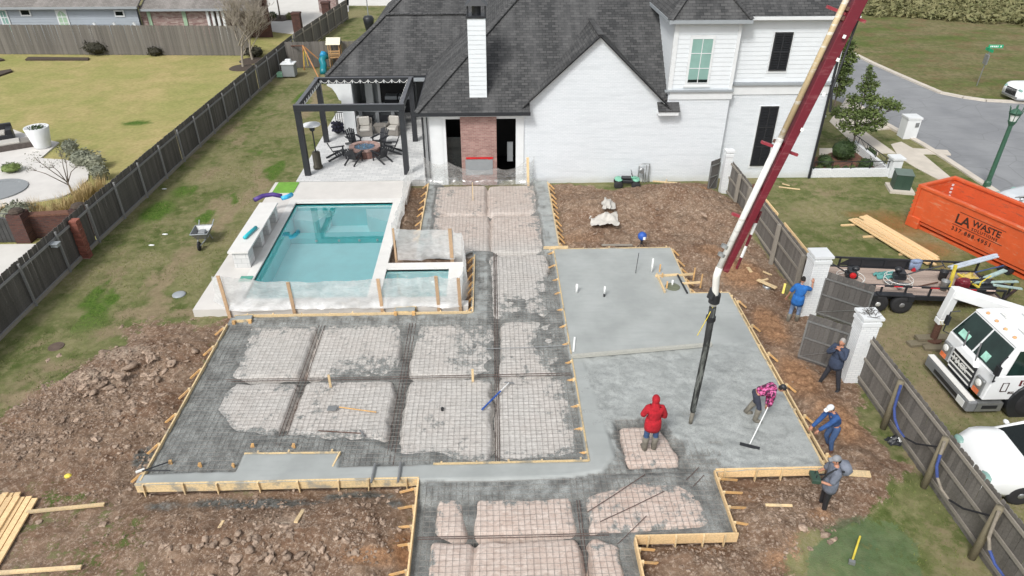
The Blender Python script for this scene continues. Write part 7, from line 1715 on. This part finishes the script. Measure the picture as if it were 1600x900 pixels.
def person(loc,rz,label,shirt,trous,boots,hatcol=None,hair='black',hood=False,sleeve='long',lean=0,side=0,arms=None,legs=None,scale=1.0,loose=1.0,boot_h=.12,head_turn=0,short=False,head_pitch=0,hatlabel='cap',bag=None,headlift=0):
    t=thing('person',label,'person',loc,rz); t.scale=(scale*.93,scale*.93,scale*.985)
    base={'pel':(0,0,.97),'wai':(0,.0,1.12),'che':(0,0,1.36),'nec':(0,0,1.5),'hb':(0,.01,1.58)}
    R=Matrix.Translation((0,0,.97))@Euler((-lean,side,0)).to_matrix().to_4x4()@Matrix.Translation((0,0,-.97))
    up=lambda p: tuple(R@Vector(p))
    J={k:(up(v) if k!='pel' else v) for k,v in base.items()}
    for s,n_ in ((-1,'l'),(1,'r')):
        J['sh'+n_]=up((.19*s,0,1.45))
    A=arms or {'l':((-.27,.0,1.16),(-.28,.08,.9)),'r':((.27,.0,1.16),(.28,.08,.9))}
    for n_ in 'lr': J['el'+n_],J['wr'+n_]=A[n_]
    Lg=legs or {'l':((-.11,.02,.52),(-.13,0,.09)),'r':((.11,.02,.52),(.13,0,.09))}
    for s,n_ in ((-1,'l'),(1,'r')):
        J['hi'+n_]=(.1*s,0,.9); J['kn'+n_],J['an'+n_]=Lg[n_]
        a=Vector(J['an'+n_]); J['to'+n_]=tuple(a+Vector((.02*s,.16,-.05)))
    order=['pel','wai','che','nec','hb','shl','ell','wrl','shr','elr','wrr','hil','knl','anl','tol','hir','knr','anr','tor']
    E_=[('pel','wai'),('wai','che'),('che','nec'),('nec','hb'),('che','shl'),('shl','ell'),('ell','wrl'),('che','shr'),('shr','elr'),('elr','wrr'),('pel','hil'),('hil','knl'),('knl','anl'),('anl','tol'),('pel','hir'),('hir','knr'),('knr','anr'),('anr','tor')]
    rad=dict(pel=.13,wai=.125,che=.15,nec=.06,hb=.055,shl=.062,shr=.062,ell=.043,elr=.043,wrl=.03,wrr=.03,hil=.09,hir=.09,knl=.06,knr=.06,anl=.042,anr=.042,tol=.035,tor=.035)
    thin={k:(.8 if k in('pel','wai','che','hil','hir','knl','knr') else 1) for k in rad}
    def sub(keys,extra_r,over={}):
        ks=[k for k in order if k in keys]; ix={k:i for i,k in enumerate(ks)}
        return [(J[k],over.get(k,rad[k]+extra_r)) for k in ks],[(ix[a],ix[b]) for a,b in E_ if a in ix and b in ix]
    hc=Vector(J['hb'])+ (R.to_3x3()@Vector((0,.035,.11))); 
    HR=Matrix.Translation(hc)@(R.to_3x3()@Euler((-head_pitch,0,head_turn)).to_matrix()).to_4x4()
    def heads(mb):
        mb.ball((0,0,0),(.078,.095,.12),14,10,M=HR)
        mb.beam(HR@Vector((0,.085,.02)),HR@Vector((0,.115,-.02)),.022,.028); 
        for s in (-1,1): mb.ball((s*.078,0,-.01),(.012,.022,.03),6,4,M=HR); mb.ball((s*.032,.086,.018),(.014,.01,.008),6,4,M=HR)
        mb.box(-.025,.025,.085,.094,-.055,-.045,M=HR)
        for n_ in 'lr':
            w_=Vector(J['wr'+n_]); e=Vector(J['el'+n_]); d=(w_-e).normalized(); q=d.cross(Vector((0,0,1))); q=q.normalized() if q.length>.1 else Vector((1,0,0)); nn=d.cross(q)
            mb.beam(w_-d*.01,w_+d*.085,.075,.03,up=nn,w2=.082,h2=.024)
            for i,(L1) in enumerate((.068,.078,.072,.055)):
                b=w_+d*.08+q*((i-1.5)*.02); k1=b+d*L1*.55+nn*.012; k2=k1+d*L1*.3+nn*.03; mb.tube([b,k1,k2],[.0095,.009,.008],6)
            b=w_+d*.03-q*.035; mb.tube([b,b-q*.03+d*.03+nn*.01,b-q*.035+d*.06+nn*.02],[.011,.01,.009],6)
    v,e=sub([k for k in order if k not in('tol','tor')],0,{k:rad[k]*thin[k] for k in rad}); skin('body',v,e,M['skinm'],t,extra=heads)
    sk={'pel','wai','che','nec','shl','ell','shr','elr'}|({'wrl','wrr'} if sleeve=='long' else set())
    v,e=sub(sk,.022*loose,{'nec':.07,'pel':.15+.02*loose,'che':.165+.02*(loose-1)})
    if sleeve!='long':
        pass
    skin('shirt',v,e,shirt,t)
    v,e=sub({'pel','hil','knl','anl','hir','knr','anr'} if not short else {'pel','hil','knl','hir','knr'},.02,{'pel':.115}); skin('trousers',v,e,trous,t)
    for n_ in 'lr':
        a=Vector(J['an'+n_]); kk=Vector(J['kn'+n_]); top=a.lerp(kk,min(1,boot_h/.43)); tt=Vector(J['to'+n_])
        mb=MB(); mb.tube([top,a.lerp(top,.5),a+Vector((0,.0,-.02)),a+Vector((0,.05,-.055)),tt+Vector((0,.05,-.0))],[.094,.078,.066,.06,.05] if boot_h>.2 else [.058,.06,.058,.055,.045],10)
        mb.build('boot',boots,t,True)
    if loose>1.4:
        MB().lathe([(.18,.76),(.19,.86),(.185,1.0),(.165,1.14)],n=18,M=Matrix.Diagonal((1.18,.95,1,1))).build('hem',shirt,t,True)
    if hood: 
        mb=MB(); mb.ball((0,-.015,.0),(.104,.122,.135),14,10,M=HR); mb.tube([Vector(J['nec'])+Vector((0,-.02,-.05)),Vector(J['nec'])+Vector((0,-.01,.03)),hc+Vector((0,-.02,-.06))],[.125,.11,.085],12,caps=False); mb.build('hood',shirt,t,True)
    elif hatcol is not None:
        mb=MB(); 
        n=14
        for i in range(5):
            pass
        mb.lathe([(.093,.03),(.096,.06),(.085,.1),(.05,.13),(.005,.14)],n=16,M=HR@Matrix.Diagonal((.95,1.12,1,1))); mb.build('cap',hatcol,t,True,label=hatlabel if hatlabel!='cap' else None)
        mb=MB(); mb.add([HR@Vector((x,y,z)) for x,y,z in ((-.07,.08,.045),(.07,.08,.045),(.06,.175,.03),(0,.19,.028),(-.06,.175,.03),(-.07,.08,.055),(.07,.08,.055),(.06,.175,.038),(0,.19,.036),(-.06,.175,.038))],[(4,3,2,1,0),(5,6,7,8,9),(0,1,6,5),(1,2,7,6),(2,3,8,7),(3,4,9,8),(4,0,5,9)]); mb.build('cap_brim',hatcol,t)
    if hair and not hood:
        MB().ball((0,-.015,.025 if hatcol is None else 0),(.085,.095,.115 if hatcol is None else .09),12,8,M=HR).build('hair',plain('hair_'+hair,{'black':srgb(30,26,24),'grey':srgb(150,146,142)}[hair],.9),t,True)
    return t
def camo(name,a,b,c):
    k=NM(name); n=k.noise(16,2,.5); n2=k.noise(11,2,.5,k.scalev(k.pos(),1.3,1,1.1))
    return k.done(k.mix(k.ramp(n2,.52,.55),k.mix(k.ramp(n,.48,.52),a,b),c),.85)
pz=top_z(4.09,13.25)
person((4.09,13.25,-.11),0.0,'person in a red hooded sweatshirt seen from behind, standing on the bare pad',M['red'],M['jeans'],M['rubberboot'],hood=True,loose=1.9,boot_h=.40,scale=1.08,
  arms={'l':((-.31,.0,1.2),(-.12,.24,1.22)),'r':((.31,.0,1.14),(.1,.24,1.16))},legs={'l':((-.12,.03,.5),(-.13,0,.09)),'r':((.13,.03,.5),(.12,.02,.09))})
rk=at(1172,652,0)
person((rk.x,rk.y,-.02),radians(-100),'person in a magenta patterned shirt bending over to pull a long concrete rake',camo('magenta_pattern',srgb(150,40,92),srgb(206,110,160),srgb(70,36,60)),plain('dark_work_trousers',srgb(52,56,70),.85),M['rubberboot'],hatcol=M['black'],lean=1.2,boot_h=.38,loose=1.2,
  arms={'l':((-.2,.42,.72),(-.1,.42,.46)),'r':((.24,.40,.75),(.12,.40,.60))},legs={'l':((-.16,.1,.52),(-.18,-.12,.09)),'r':((.14,.16,.52),(.16,.1,.09))},head_pitch=-.5)
bl=at(1238,502)
person((bl.x,bl.y,GZ-.03),radians(-28),'person in a bright blue t-shirt with one hand raised against the far white pillar',plain('bright_blue_cotton',srgb(36,100,170),.9,.25,8,.7,bs=18,dist=.03),plain('faded_jeans',srgb(110,130,160),.85,.35,10),M['rubberboot'],hair='black',sleeve='short',loose=1.8,lean=.12,boot_h=.25,
  arms={'l':((-.32,-.02,1.18),(-.38,.08,.92)),'r':((.36,.22,1.34),(.34,.3,1.58))},legs={'l':((-.13,.04,.5),(-.16,-.08,.09)),'r':((.12,.04,.52),(.13,.08,.09))},scale=1.0,head_pitch=.4)
nv=at(1295,604)
person((nv.x,nv.y,GZ-.02),radians(128),'grey haired person in a navy jacket with both hands at the mouth, before the gate',plain('navy_jacket',srgb(52,62,82),.9,.25,8,.7,bs=18,dist=.03),plain('dark_trousers',srgb(44,46,54),.85),M['black'],hair='grey',loose=2.0,
  arms={'l':((-.26,.2,1.24),(-.06,.2,1.5)),'r':((.26,.2,1.24),(.06,.2,1.5))},legs={'l':((-.2,.03,.5),(-.3,0,.09)),'r':((.18,.03,.5),(.28,.03,.09))},scale=1.04,head_pitch=.15)
b2=at(1293,703)
person((b2.x,b2.y,GZ-.02),radians(100),'person in blue long sleeves and white cap leaning in at the slab edge',plain('royal_blue_shirt',srgb(44,80,134),.9,.25,8,.7,bs=18,dist=.03),M['jeans'],M['rust'],hatcol=M['white'],lean=.45,loose=1.3,
  arms={'l':((-.2,.48,1.2),(-.14,.66,1.0)),'r':((.2,.42,1.05),(.18,.62,.85))},legs={'l':((-.13,.1,.5),(-.15,.0,.09)),'r':((.12,.1,.5),(.14,-.1,.09))},scale=1.0)
g2=at(1283,797)
gp=person((g2.x,g2.y,GZ-.0),radians(82),'person in grey t-shirt and cap holding a strapped remote control box',plain('grey_cotton',srgb(104,110,122),.9,.25,8,.7,bs=18,dist=.03),M['black'],M['rust'],hatcol=plain('grey_cap',srgb(140,142,146),.8),sleeve='short',loose=2.2,hair='black',
  arms={'l':((-.27,.12,1.14),(-.14,.36,1.12)),'r':((.27,.12,1.14),(.14,.36,1.12))},scale=1.04,head_pitch=.2)
MB().tube([(-.14,.06,1.52),(-.12,-.16,1.45),(.08,-.18,1.3),(.12,.05,1.1),(.1,.3,1.1)],.022,6).tube([(-.14,.06,1.52),(-.12,.2,1.35),(-.1,.3,1.1)],.022,6).build('strap',M['black'],gp)
rc_=thing('remote_control','dark control box held at the waist by the person in grey','remote control',tuple(Vector((g2.x,g2.y,GZ))+Vector((-.42,.02,1.1))),radians(82))
MB().box(-.17,.17,-.1,.1,0,.12).build('case',M['dkgreen'],rc_,bevel=.01); MB().tube([(-.07,0,.12),(-.07,0,.2)],.012,5).tube([(.07,0,.12),(.07,0,.2)],.012,5).build('joystick',M['black'],rc_)
tag(MB().lathe([(.17,-.11),(.2,0),(.15,.12)],n=14).build('hard_hat' if False else 'grey_backpack',plain('grey_pack',srgb(116,122,134),.85),None,True),'small rounded grey pack on the back shoulder of the person in grey','bag').matrix_world=Matrix.Translation((g2.x+.26,g2.y+.06,GZ+1.42))@Euler((0,1.2,0)).to_matrix().to_4x4()
# ------------------------------------------------------------------ rake, screed, tools
def tool(name,label,cat,loc,rz=0): return thing(name,label,cat,loc,rz)
rh=at(1171,696,0); rt_=tool('concrete_rake','long handled concrete rake with wide dark head on the wet slab','rake',(rh.x,rh.y,0)); RI=Matrix.Translation((-rh.x,-rh.y,0))
hd=Matrix.Translation((rk.x,rk.y,0))@Euler((0,0,radians(-100))).to_matrix().to_4x4()@Vector((0,.44,.66))
MB().beam(at(1156,693,.03),at(1187,701,.03),.03,.09).build('head',M['black'],rt_,M=RI); MB().tube([Vector((rh.x,rh.y,.05)),hd],.016,8).build('handle',M['pvc'],rt_,M=RI)
sa,sb=at(892,557,.07),at(1112,538,.07)
sc_=tag(MB().beam(sa,sb,.10,.11).build('screed_board',wood('grey_screed_wood',srgb(168,168,160),dirty=.2,var=.15)),'long grey screed board laid across the wet slab','board')
MB().beam(at(892,557,.02)+Vector((0,-.06,0)),at(1112,538,.02)+Vector((0,-.06,0)),.02,.07).build('painted_shade_edge',plain('shade_edge_grey',srgb(84,86,84),.5),sc_)  # dark strip colours in the underside shade of the screed board
tag(MB().beam(at(896,549,.03),at(898,527,.03),.06,.03).build('spirit_level',M['pvc']),'short white spirit level lying by the left end of the screed board','level')
sh=tool('shovel','square shovel with wooden handle lying on the wire mesh','shovel',tuple(at(520,638,-.03))); SI_=Matrix.Translation(-Vector(at(520,638,-.03)))
a_,b_=at(530,636,-.02),at(588,644,-.02); MB().tube([a_,b_],.019,8).build('handle',M['stake'],sh,M=SI_)
q=at(521,638,-.03); MB().add([q+Vector(v) for v in ((-.17,-.1,0),(.08,-.11,0),(.12,.0,.03),(.08,.11,0),(-.17,.1,0),(-.17,-.1,.012),(.08,-.11,.012),(.12,0,.042),(.08,.11,.012),(-.17,.1,.012))],[(4,3,2,1,0),(5,6,7,8,9),(0,1,6,5),(1,2,7,6),(2,3,8,7),(3,4,9,8),(4,0,5,9)]).build('blade',M['steel'],sh,M=SI_)
bt=tool('blue_handled_tool','broom with bright blue handle leaning across the mesh trench','broom',tuple(at(775,618,0))); BI_=Matrix.Translation(-Vector(at(775,618,0)))
a_,b_,c_=at(753,640,-.03),at(782,611,.02),at(795,598,.03); MB().tube([a_,b_],.026,8).build('blue_handle',M['blue'],bt,M=BI_); MB().tube([b_,c_],.014,8).build('rod',M['pvc'],bt,M=BI_); MB().add([c_+Vector(v) for v in ((-.16,.0,0),(.16,-.05,0),(.16,.0,0),(-.1,.06,0))],[(0,1,2,3)]).build('head',M['steel'],bt,M=BI_)
a_,b_=at(497,673,-.03),at(565,677,-.03); rr=tool('garden_rake','grey rake lying on the mesh near the front band','rake',tuple(a_)); II=Matrix.Translation(-a_)
MB().tube([a_,b_],.014,6).build('handle',M['rust'],rr,M=II); MB().beam(at(562,672,-.02),at(569,683,-.02),.03,.05).build('head',M['steel'],rr,M=II)
wl=at(691,641,-.06); tag(MB().lathe([(.04,0),(.035,.1),(.02,.12)],n=10).ball((0,.06,.02),(.05,.06,.03)).build('small_can',M['black'],None,True),'tiny black and red can standing on the mesh','can').location=wl
for i,(px,py) in enumerate(((516,606),(738,597))):
    a_=at(px+1,py,-.12); tag(MB().beam(a_,(a_.x-.0,a_.y,.38),.07,.035,up=(0,-1,0)).build('grade_stake',M['pine']),['pale grade stake standing in the mesh behind the shovel','thin pale grade stake standing in the mesh near the blue handle'][i],'stake')
a_=at(739,313,-.1); tag(MB().beam(a_,a_+Vector((0,0,.9)),.035,.02,up=(0,-1,0)).build('grade_stake',M['pine']),'thin tall stake in the farthest pads by the house','stake')
def stepform(px,py,rz,label,s=1.0):
    c=at(px,py,0); t=thing('small_form_box',label,'form box',(c.x,c.y,.0),rz); 
    MB().box(-.32*s,.32*s,-.13,.13,-.12,.02).build('concrete_block',M['concp'],t)
    for y in (-.15,.15): MB().box(-.36*s,.36*s,y-.018,y+.018,-.16,.035).build('board',M['pinedirty'],t)
    for x in (-.3,.3): MB().box(x*s-.05,x*s+.05,-.26,-.17,-.12,.06).build('stake',M['stake'],t)
M['concp']=plain('grey_fresh_cement',srgb(142,147,146),.6,.1,6)
stepform(633,484,0,'small concrete step in wooden forms at the edge of the spa deck',1.05); stepform(380,497,.08,'small concrete step in wooden forms at the near left corner of the pool deck',.9)
for i,(a_,b_) in enumerate((((586,725),(580,754)),((626,722),(622,753)))):
    p_,q_=at(*a_,.06),at(*b_,.05); tag(MB().tube([p_,q_],.035,8).build('steel_pipe',M['steel']),['grey pipe lying across the front form board, left one','grey pipe lying across the front form board, right one'][i],'pipe')
p_,q_=at(224,735,.05),at(262,720,.05); mg=thing('hand_float','magnesium float with dark handle at the left corner of the front band','float',tuple(p_)); II=Matrix.Translation(-p_)
MB().beam(at(212,738,.05),at(226,733,.05),.07,.03).build('blade',M['whitemetal'],mg,M=II); MB().tube([at(222,736,.06),at(263,722,.06)],.02,6).tube([at(226,735,.05),at(266,735,.03)],.016,6).build('handle',M['black'],mg,M=II)
# slab penetrations
def pvc(px,py,h,r,label,blackfoot=False,z=0,lean=0):
    c=at(px,py,z); t=thing('vent_pipe',label,'pipe',tuple(c)); MB().tube([(0,0,.1 if blackfoot else -.02),(lean,0,h)],r,10).build('pipe',M['pvc'],t,True)
    if blackfoot: MB().tube([(0,0,-.02),(0,0,.12)],r*1.1,10).build('foot',M['black'],t)
pvc(1018,426,.62,.035,'tall white plastic pipe stub standing in the far part of the slab'); pvc(901,457,.36,.045,'short white plastic pipe stub by the left edge of the slab'); pvc(944,463,.42,.035,'white plastic pipe stub with a black foot in the left of the slab',True); pvc(1050,447,.26,.035,'small white pipe in the boxed out corner of the slab',z=-.05)
p_=at(993,427,0); tag(MB().tube([p_,p_+Vector((.1,.25,.75))],.012,6).build('thin_dark_line',M['black']),'thin dark line rising from the smooth slab below the blue laser','rod')  # thin black tube leaning back from the slab surface
ls=thing('laser_level','blue laser level on a dark mast at the far edge of the slab','laser level',tuple(at(1001,391,GZ)))
mb=MB()
for a in (0,2.1,4.2): mb.tube([(.25*cos(a),.25*sin(a),0),(0,0,.35)],.015,5)
mb.tube([(0,0,.3),(0,0,.55)],.05,8).build('tripod',M['black'],ls); MB().lathe([(.1,.5),(.17,.58),(.18,.72),(.12,.8),(.05,.84)],n=14).build('laser_head',M['blue'],ls,True); MB().box(.0,.1,-.18,-.16,.58,.7).build('panel',M['pvc'],ls)
bo=thing('box_out_form','wooden box out form with stakes at the stepped corner of the slab','form',(7.0,21.5,0)); OI=Matrix.Translation((-7,-21.5,0))
def ob(a,b,w_,h,m='pine',nm='board',z=.05): MB().beam(at(*a,z),at(*b,z),w_,h).build(nm,M[m],bo,M=OI)
ob((1026,428),(1039,456),.05,.1); ob((1024,431),(1060,429),.04,.09); ob((1060,430),(1084,428),.04,.09,'pine'); ob((1066,443),(1095,441),.04,.08); ob((1058,428),(1074,458),.05,.05,'black','tape_strip')
for px,py,h in ((1030,428,.42),(1041,454,.4),(1083,438,.55),(1094,450,.6),(1034,437,.3)): c=at(px,py,-.1); MB().beam(c,c+Vector((0,0,h)),.05,.03,up=(0,-1,0)).build('stake',M['stake'],bo,M=OI)
c=at(1051,448,.004); MB().lathe([(.28,.0),(.26,.006),(.01,.006)],n=14,cap=False).build('muddy_pit',plain('murky_green_mud',srgb(104,108,88),.5,.2),bo,M=OI@Matrix.Translation(c))
# ------------------------------------------------------------------ yard things
wb=thing('wheelbarrow','grey wheelbarrow with a cement bag standing on the side lawn','wheelbarrow',tuple(at(320,378)),radians(5))
MB().add([(-.2,-.28,.28),(.2,-.28,.28),(.2,.22,.24),(-.2,.22,.24),(-.34,-.48,.6),(.34,-.48,.6),(.36,.42,.58),(-.36,.42,.58)],[(0,3,2,1),(0,1,5,4),(1,2,6,5),(2,3,7,6),(3,0,4,7)]).build('tray',M['steel'],wb,bevel=.0)
MB().tube([(-.34,-.48,.6),(.34,-.48,.6),(.36,.42,.58),(-.36,.42,.58),(-.34,-.48,.6)],.022,6).build('rim',M['flash'],wb); MB().box(-.16,.14,-.12,.2,.4,.52).build('bag',M['greywall'],wb,bevel=.04)
for s in (-1,1): MB().tube([(s*.06,-.75,.22),(s*.2,0,.26),(s*.3,.85,.62)],.024,6).build('handle',M['flash'],wb); MB().tube([(s*.2,.2,.26),(s*.24,.3,0)],.02,6).build('leg',M['flash'],wb)
wheel(wb,0,-.72,.19,.08,M['steel'],axis='y') if False else MB().lathe([(.12,-.04),(.19,-.03),(.19,.03),(.12,.04)],n=16,M=RT((0,-.72,.19),0,0,pi/2)).build('wheel',M['rubber'],wb,True)
tv=thing('toy_quad_bike','small green and black childrens quad bike by the white house wall','quad bike',tuple(at(979,293)),radians(-8))
gm_=plain('mint_green_plastic',srgb(120,178,154),.5,.3,12)
for x in (-.42,.42):
    for y in (-.28,.28): MB().lathe([(.08,-.1),(.2,-.09),(.22,-.04),(.22,.04),(.2,.09),(.08,.1)],n=14,M=RT((x,y,.22),0,pi/2)).build('wheel',M['rubber'],tv,True)
MB().box(-.5,.5,-.13,.13,.25,.42).build('chassis',M['black'],tv,bevel=.03); MB().ball((.42,0,.46),(.2,.33,.07)).ball((-.42,0,.44),(.22,.34,.06)).beam((-.1,0,.5),(.42,0,.56),.16,.08).build('fender',gm_,tv,True); MB().box(-.3,.2,-.12,.12,.44,.58).build('seat',M['black'],tv,bevel=.04); MB().tube([(.25,0,.5),(.18,0,.8)],.02,6).tube([(.15,-.28,.82),(.18,0,.8),(.15,.28,.82)],.018,6).build('handlebar',M['black'],tv)
c=at(942,355); cloth('plastic_scrap',(c.x,c.y,ground_z(c.x,c.y)+.05),(.62,.62),'crumpled pale plastic sheet lying on the dirt heap',plain('milky_plastic',srgb(196,192,184),.5,.1),'plastic sheet',.25,21)
c=at(948,342); cloth('plastic_scrap',(c.x,c.y,ground_z(c.x,c.y)+.05),(.28,.5),'narrow upper fold of pale plastic on the dirt heap',M['cushion'],'plastic sheet',.25,25)
c=at(280,461); tag(MB().lathe([(.24,0),(.24,.04),(.18,.06),(.01,.07)],n=18).build('valve_cover',M['flash'],None,True),'pale round utility cover on the side lawn','cover').location=c
c=at(88,542); tag(MB().lathe([(.25,0),(.24,.03),(.01,.03)],n=18).build('drain_cover',plain('dull_drain',srgb(96,82,72))),'dark round drain cover in the grass near the dirt heap','cover').location=c
for i,(px,py) in enumerate(((257,296),(258,367),(237,384))): c=at(px,py); tag(MB().ball((0,0,.03),(.13,.05,.03),8,5).build('litter',M['pvc']),['white scrap on the side lawn, the farthest','white scrap on the side lawn, the middle one','white scrap on the side lawn, the nearest'][i],'litter').location=c
sl2=thing('sledgehammer','sledgehammer with yellow handle lying on the dark green turf patch','hammer',tuple(at(1331,878))); SI2=Matrix.Translation(-Vector(at(1331,878)))
MB().tube([at(1331,878,GZ+.08),at(1344,838,GZ+.12)],.024,8).build('handle',M['yellow'],sl2,M=SI2); MB().beam(at(1326,877,GZ+.07),at(1336,880,GZ+.07),.09,.09).build('head',M['steel'],sl2,bevel=.0,M=SI2)
c=at(1397,691); cloth('rubbish_bag',(c.x,c.y,GZ+.02),(.22,.16),'black and white rubbish bag on the grass by the near fence',M['black'],'bag',.2,31); cloth('white_cloth',(c.x+.05,c.y,GZ+.1),(.1,.09),'white rag on top of the black bag by the near fence',M['pvc'],'rag',.1,33)
tag(MB().beam(at(1222,463,GZ+.02),at(1227,443,GZ+.4),.08,.04).build('yellow_level',M['yellow']),'yellow level leaning on the fence behind the man in bright blue','level')
c=at(1197,455); tag(MB().lathe([(.14,0),(.17,.28),(.15,.28),(.12,.03)],n=14).build('bucket',M['steel'],None,True),'grey bucket with boards across it by the far fence','bucket').location=c
tag(MB().beam(at(1184,437,GZ+.32),at(1213,450,GZ+.32),.16,.04).build('lumber_board',M['pine']),'short board resting across the grey bucket','board')
c=at(1201,457); tag(MB().lathe([(.05,0),(.06,.14)],n=10).build('red_cup',M['redpaint']),'small red cup beside the grey bucket','cup').location=c
for i,(px,py,m_) in enumerate(((560,787,M['blue']),(566,798,M['skyblue']))): c=at(px,py,GZ+.02); tag(MB().lathe([(.035,0),(.035,.16),(.015,.2)],n=10,M=RT((0,0,.04),0,0,pi/2)).build('water_bottle',m_),['crushed bottle with blue label on the soil','pale bottle just below the blue labelled one'][i],'bottle').location=c
c=at(107,745); tag(MB().ball((0,0,.03),(.1,.08,.06),8,5).build('yellow_tape',M['yellow']),'small yellow roll lying at the left of the dirt','tape').location=c
# ------------------------------------------------------------------ concrete pump boom and hose
def ray(px,py,t):
    u=(px-800)/FPX; v=(py-450)/FPX; fx_=u; fy_=cos(PITCH)-v*sin(PITCH); fz_=-sin(PITCH)-v*cos(PITCH)
    return Vector(((fx_*cos(YAW)+fy_*sin(YAW))*t,(-fx_*sin(YAW)+fy_*cos(YAW))*t,CAM_H+fz_*t))
bm_=thing('pump_boom','dark red concrete pump boom with white delivery pipe reaching down from above','pump boom',(5.5,14.3,4.5)); II=Matrix.Translation((-5.5,-14.3,-4.5))
M['maroon']=paint('maroon_boom_paint',srgb(104,20,36),srgb(150,96,98),.45,.3); M['maroontop']=paint('faded_boom_paint',srgb(150,54,66),srgb(190,160,150),.5,.5)
t0,t1=16.4,14.2; A_=ray(1133,424,t0); B_=ray(1342,-2,t1); B2=A_+(B_-A_)*1.35
d_=(B2-A_).normalized(); side_=d_.cross(Vector((0,-1,.3))).normalized()
MB().beam(A_,B2,.12,.14,up=(0,-1,.3),w2=.31,h2=.38).build('boom_arm',M['maroon'],bm_,M=II,bevel=.01)
fwd=(Vector((0,0,CAM_H))-A_).normalized()
pa,pb_=ray(1124,418,t0),ray(1322,0,t1-.05); pb2=pa+(pb_-pa)*1.35
mid=pa.lerp(pb_,.52)
M['pipewhite']=paint('white_pipe_paint',srgb(222,222,218),srgb(150,146,140),.4,.5); M['pipeyellow']=paint('yellowed_pipe_paint',srgb(196,176,140),srgb(220,216,206),.5,.9)
MB().tube([pa,mid],.074,14).build('delivery_pipe',M['pipewhite'],bm_,True,M=II); MB().tube([mid,pb2],.064,14).build('delivery_pipe',M['pipeyellow'],bm_,True,M=II,label='yellowed upper delivery pipe')
q0=ray(1147,420,t0+.02); q1=ray(1185,330,t0-.4); 
for i in range(5):
    a_=q0.lerp(q1,i/5.); b_=q0.lerp(q1,(i+1)/5.); MB().beam(a_+Vector((.06,0,0)),b_+Vector((.06,0,0)),.05,.05).build('striped_edge',M['pvc'] if i%2 else M['maroon'],bm_,M=II)
for px,py,s in ((1128,398,1),(1133,385,1),(1182,292,1.2),(1215,222,1.5),(1222,238,1.6),(1290,95,1.6),(1318,30,1.8),(1325,15,1.8)):
    k_=(418-py)/418.; c=ray(px,py,t0+(t1-t0)*k_); u_=d_
    MB().tube([c-u_*.04,c+u_*.04],.09*s**.2+.01,12).build('pipe_clamp',M['rust'] if s>1.1 else M['steel'],bm_,M=II)
for px,py,w_ in ((1218,232,.9),(1162,340,.6),(1322,22,.9)):
    k_=(418-py)/418.; c=ray(px,py,t0+(t1-t0)*k_); MB().beam(c-side_*w_*.5,c+side_*w_*.5,.07,.06).build('bracket',M['maroontop'],bm_,M=II)
MB().tube([ray(1352,0,t1),ray(1300,140,t1+.7),ray(1297,175,t1+.9)],.025,6).build('hydraulic_hose',M['black'],bm_,M=II)
for px,py in ((1306,96),(1284,150),(1250,205),(1316,60)):
    k_=(418-py)/418.; c=ray(px+2,py,t0+(t1-t0)*k_-.25); MB().beam(c,c+d_*.07,.06,.02,up=fwd).build('sticker',M['whitemetal'],bm_,M=II)
hx,hy=5.46,14.19
hs_=thing('concrete_hose','thick black rubber concrete hose hanging straight down to the slab','hose',(hx,hy,0))
e0=pa; MB().tube([e0,e0+Vector((-.04,-.02,-.22)),Vector((hx,hy,4.25)),Vector((hx,hy,3.95))],.085,12).build('elbow',M['whitemetal'],hs_,True,M=Matrix.Translation((-hx,-hy,0)))
MB().tube([(0,0,4.3),(0,0,4.05)],.14,12).tube([(0,0,3.62),(0,0,3.5)],.125,12).build('coupling',M['black'],hs_); MB().tube([(-.05,0,4.45),(-.12,-.05,4.2)],.1,10).build('clamp',M['black'],hs_)
rb=NM('cement_stained_rubber'); n=rb.noise(1,5,.7,rb.scalev(rb.pos(),6,6,1.2)); M['hoserub']=rb.done(rb.mix(rb.ramp(n,.5,.62),srgb(36,38,38),srgb(104,108,104)),.7)
MB().tube([(0,0,3.9),(.02,0,2.6),(.0,0,1.4),(-.02,0,.5),(-.01,0,.42)],[.09,.085,.085,.082,.075],14).build('rubber_hose',M['hoserub'],hs_,True); MB().tube([(-.01,0,.42),(-.02,0,.1),(-.02,0,-.02)],[.062,.058,.05],12).build('hose_end',M['rubberboot'],hs_,True)
MB().tube([(.12,.05,4.25),(-.1,-.08,3.7),(-.3,-.1,3.1)],.012,5).build('yellow_rope',M['yellow'],hs_)
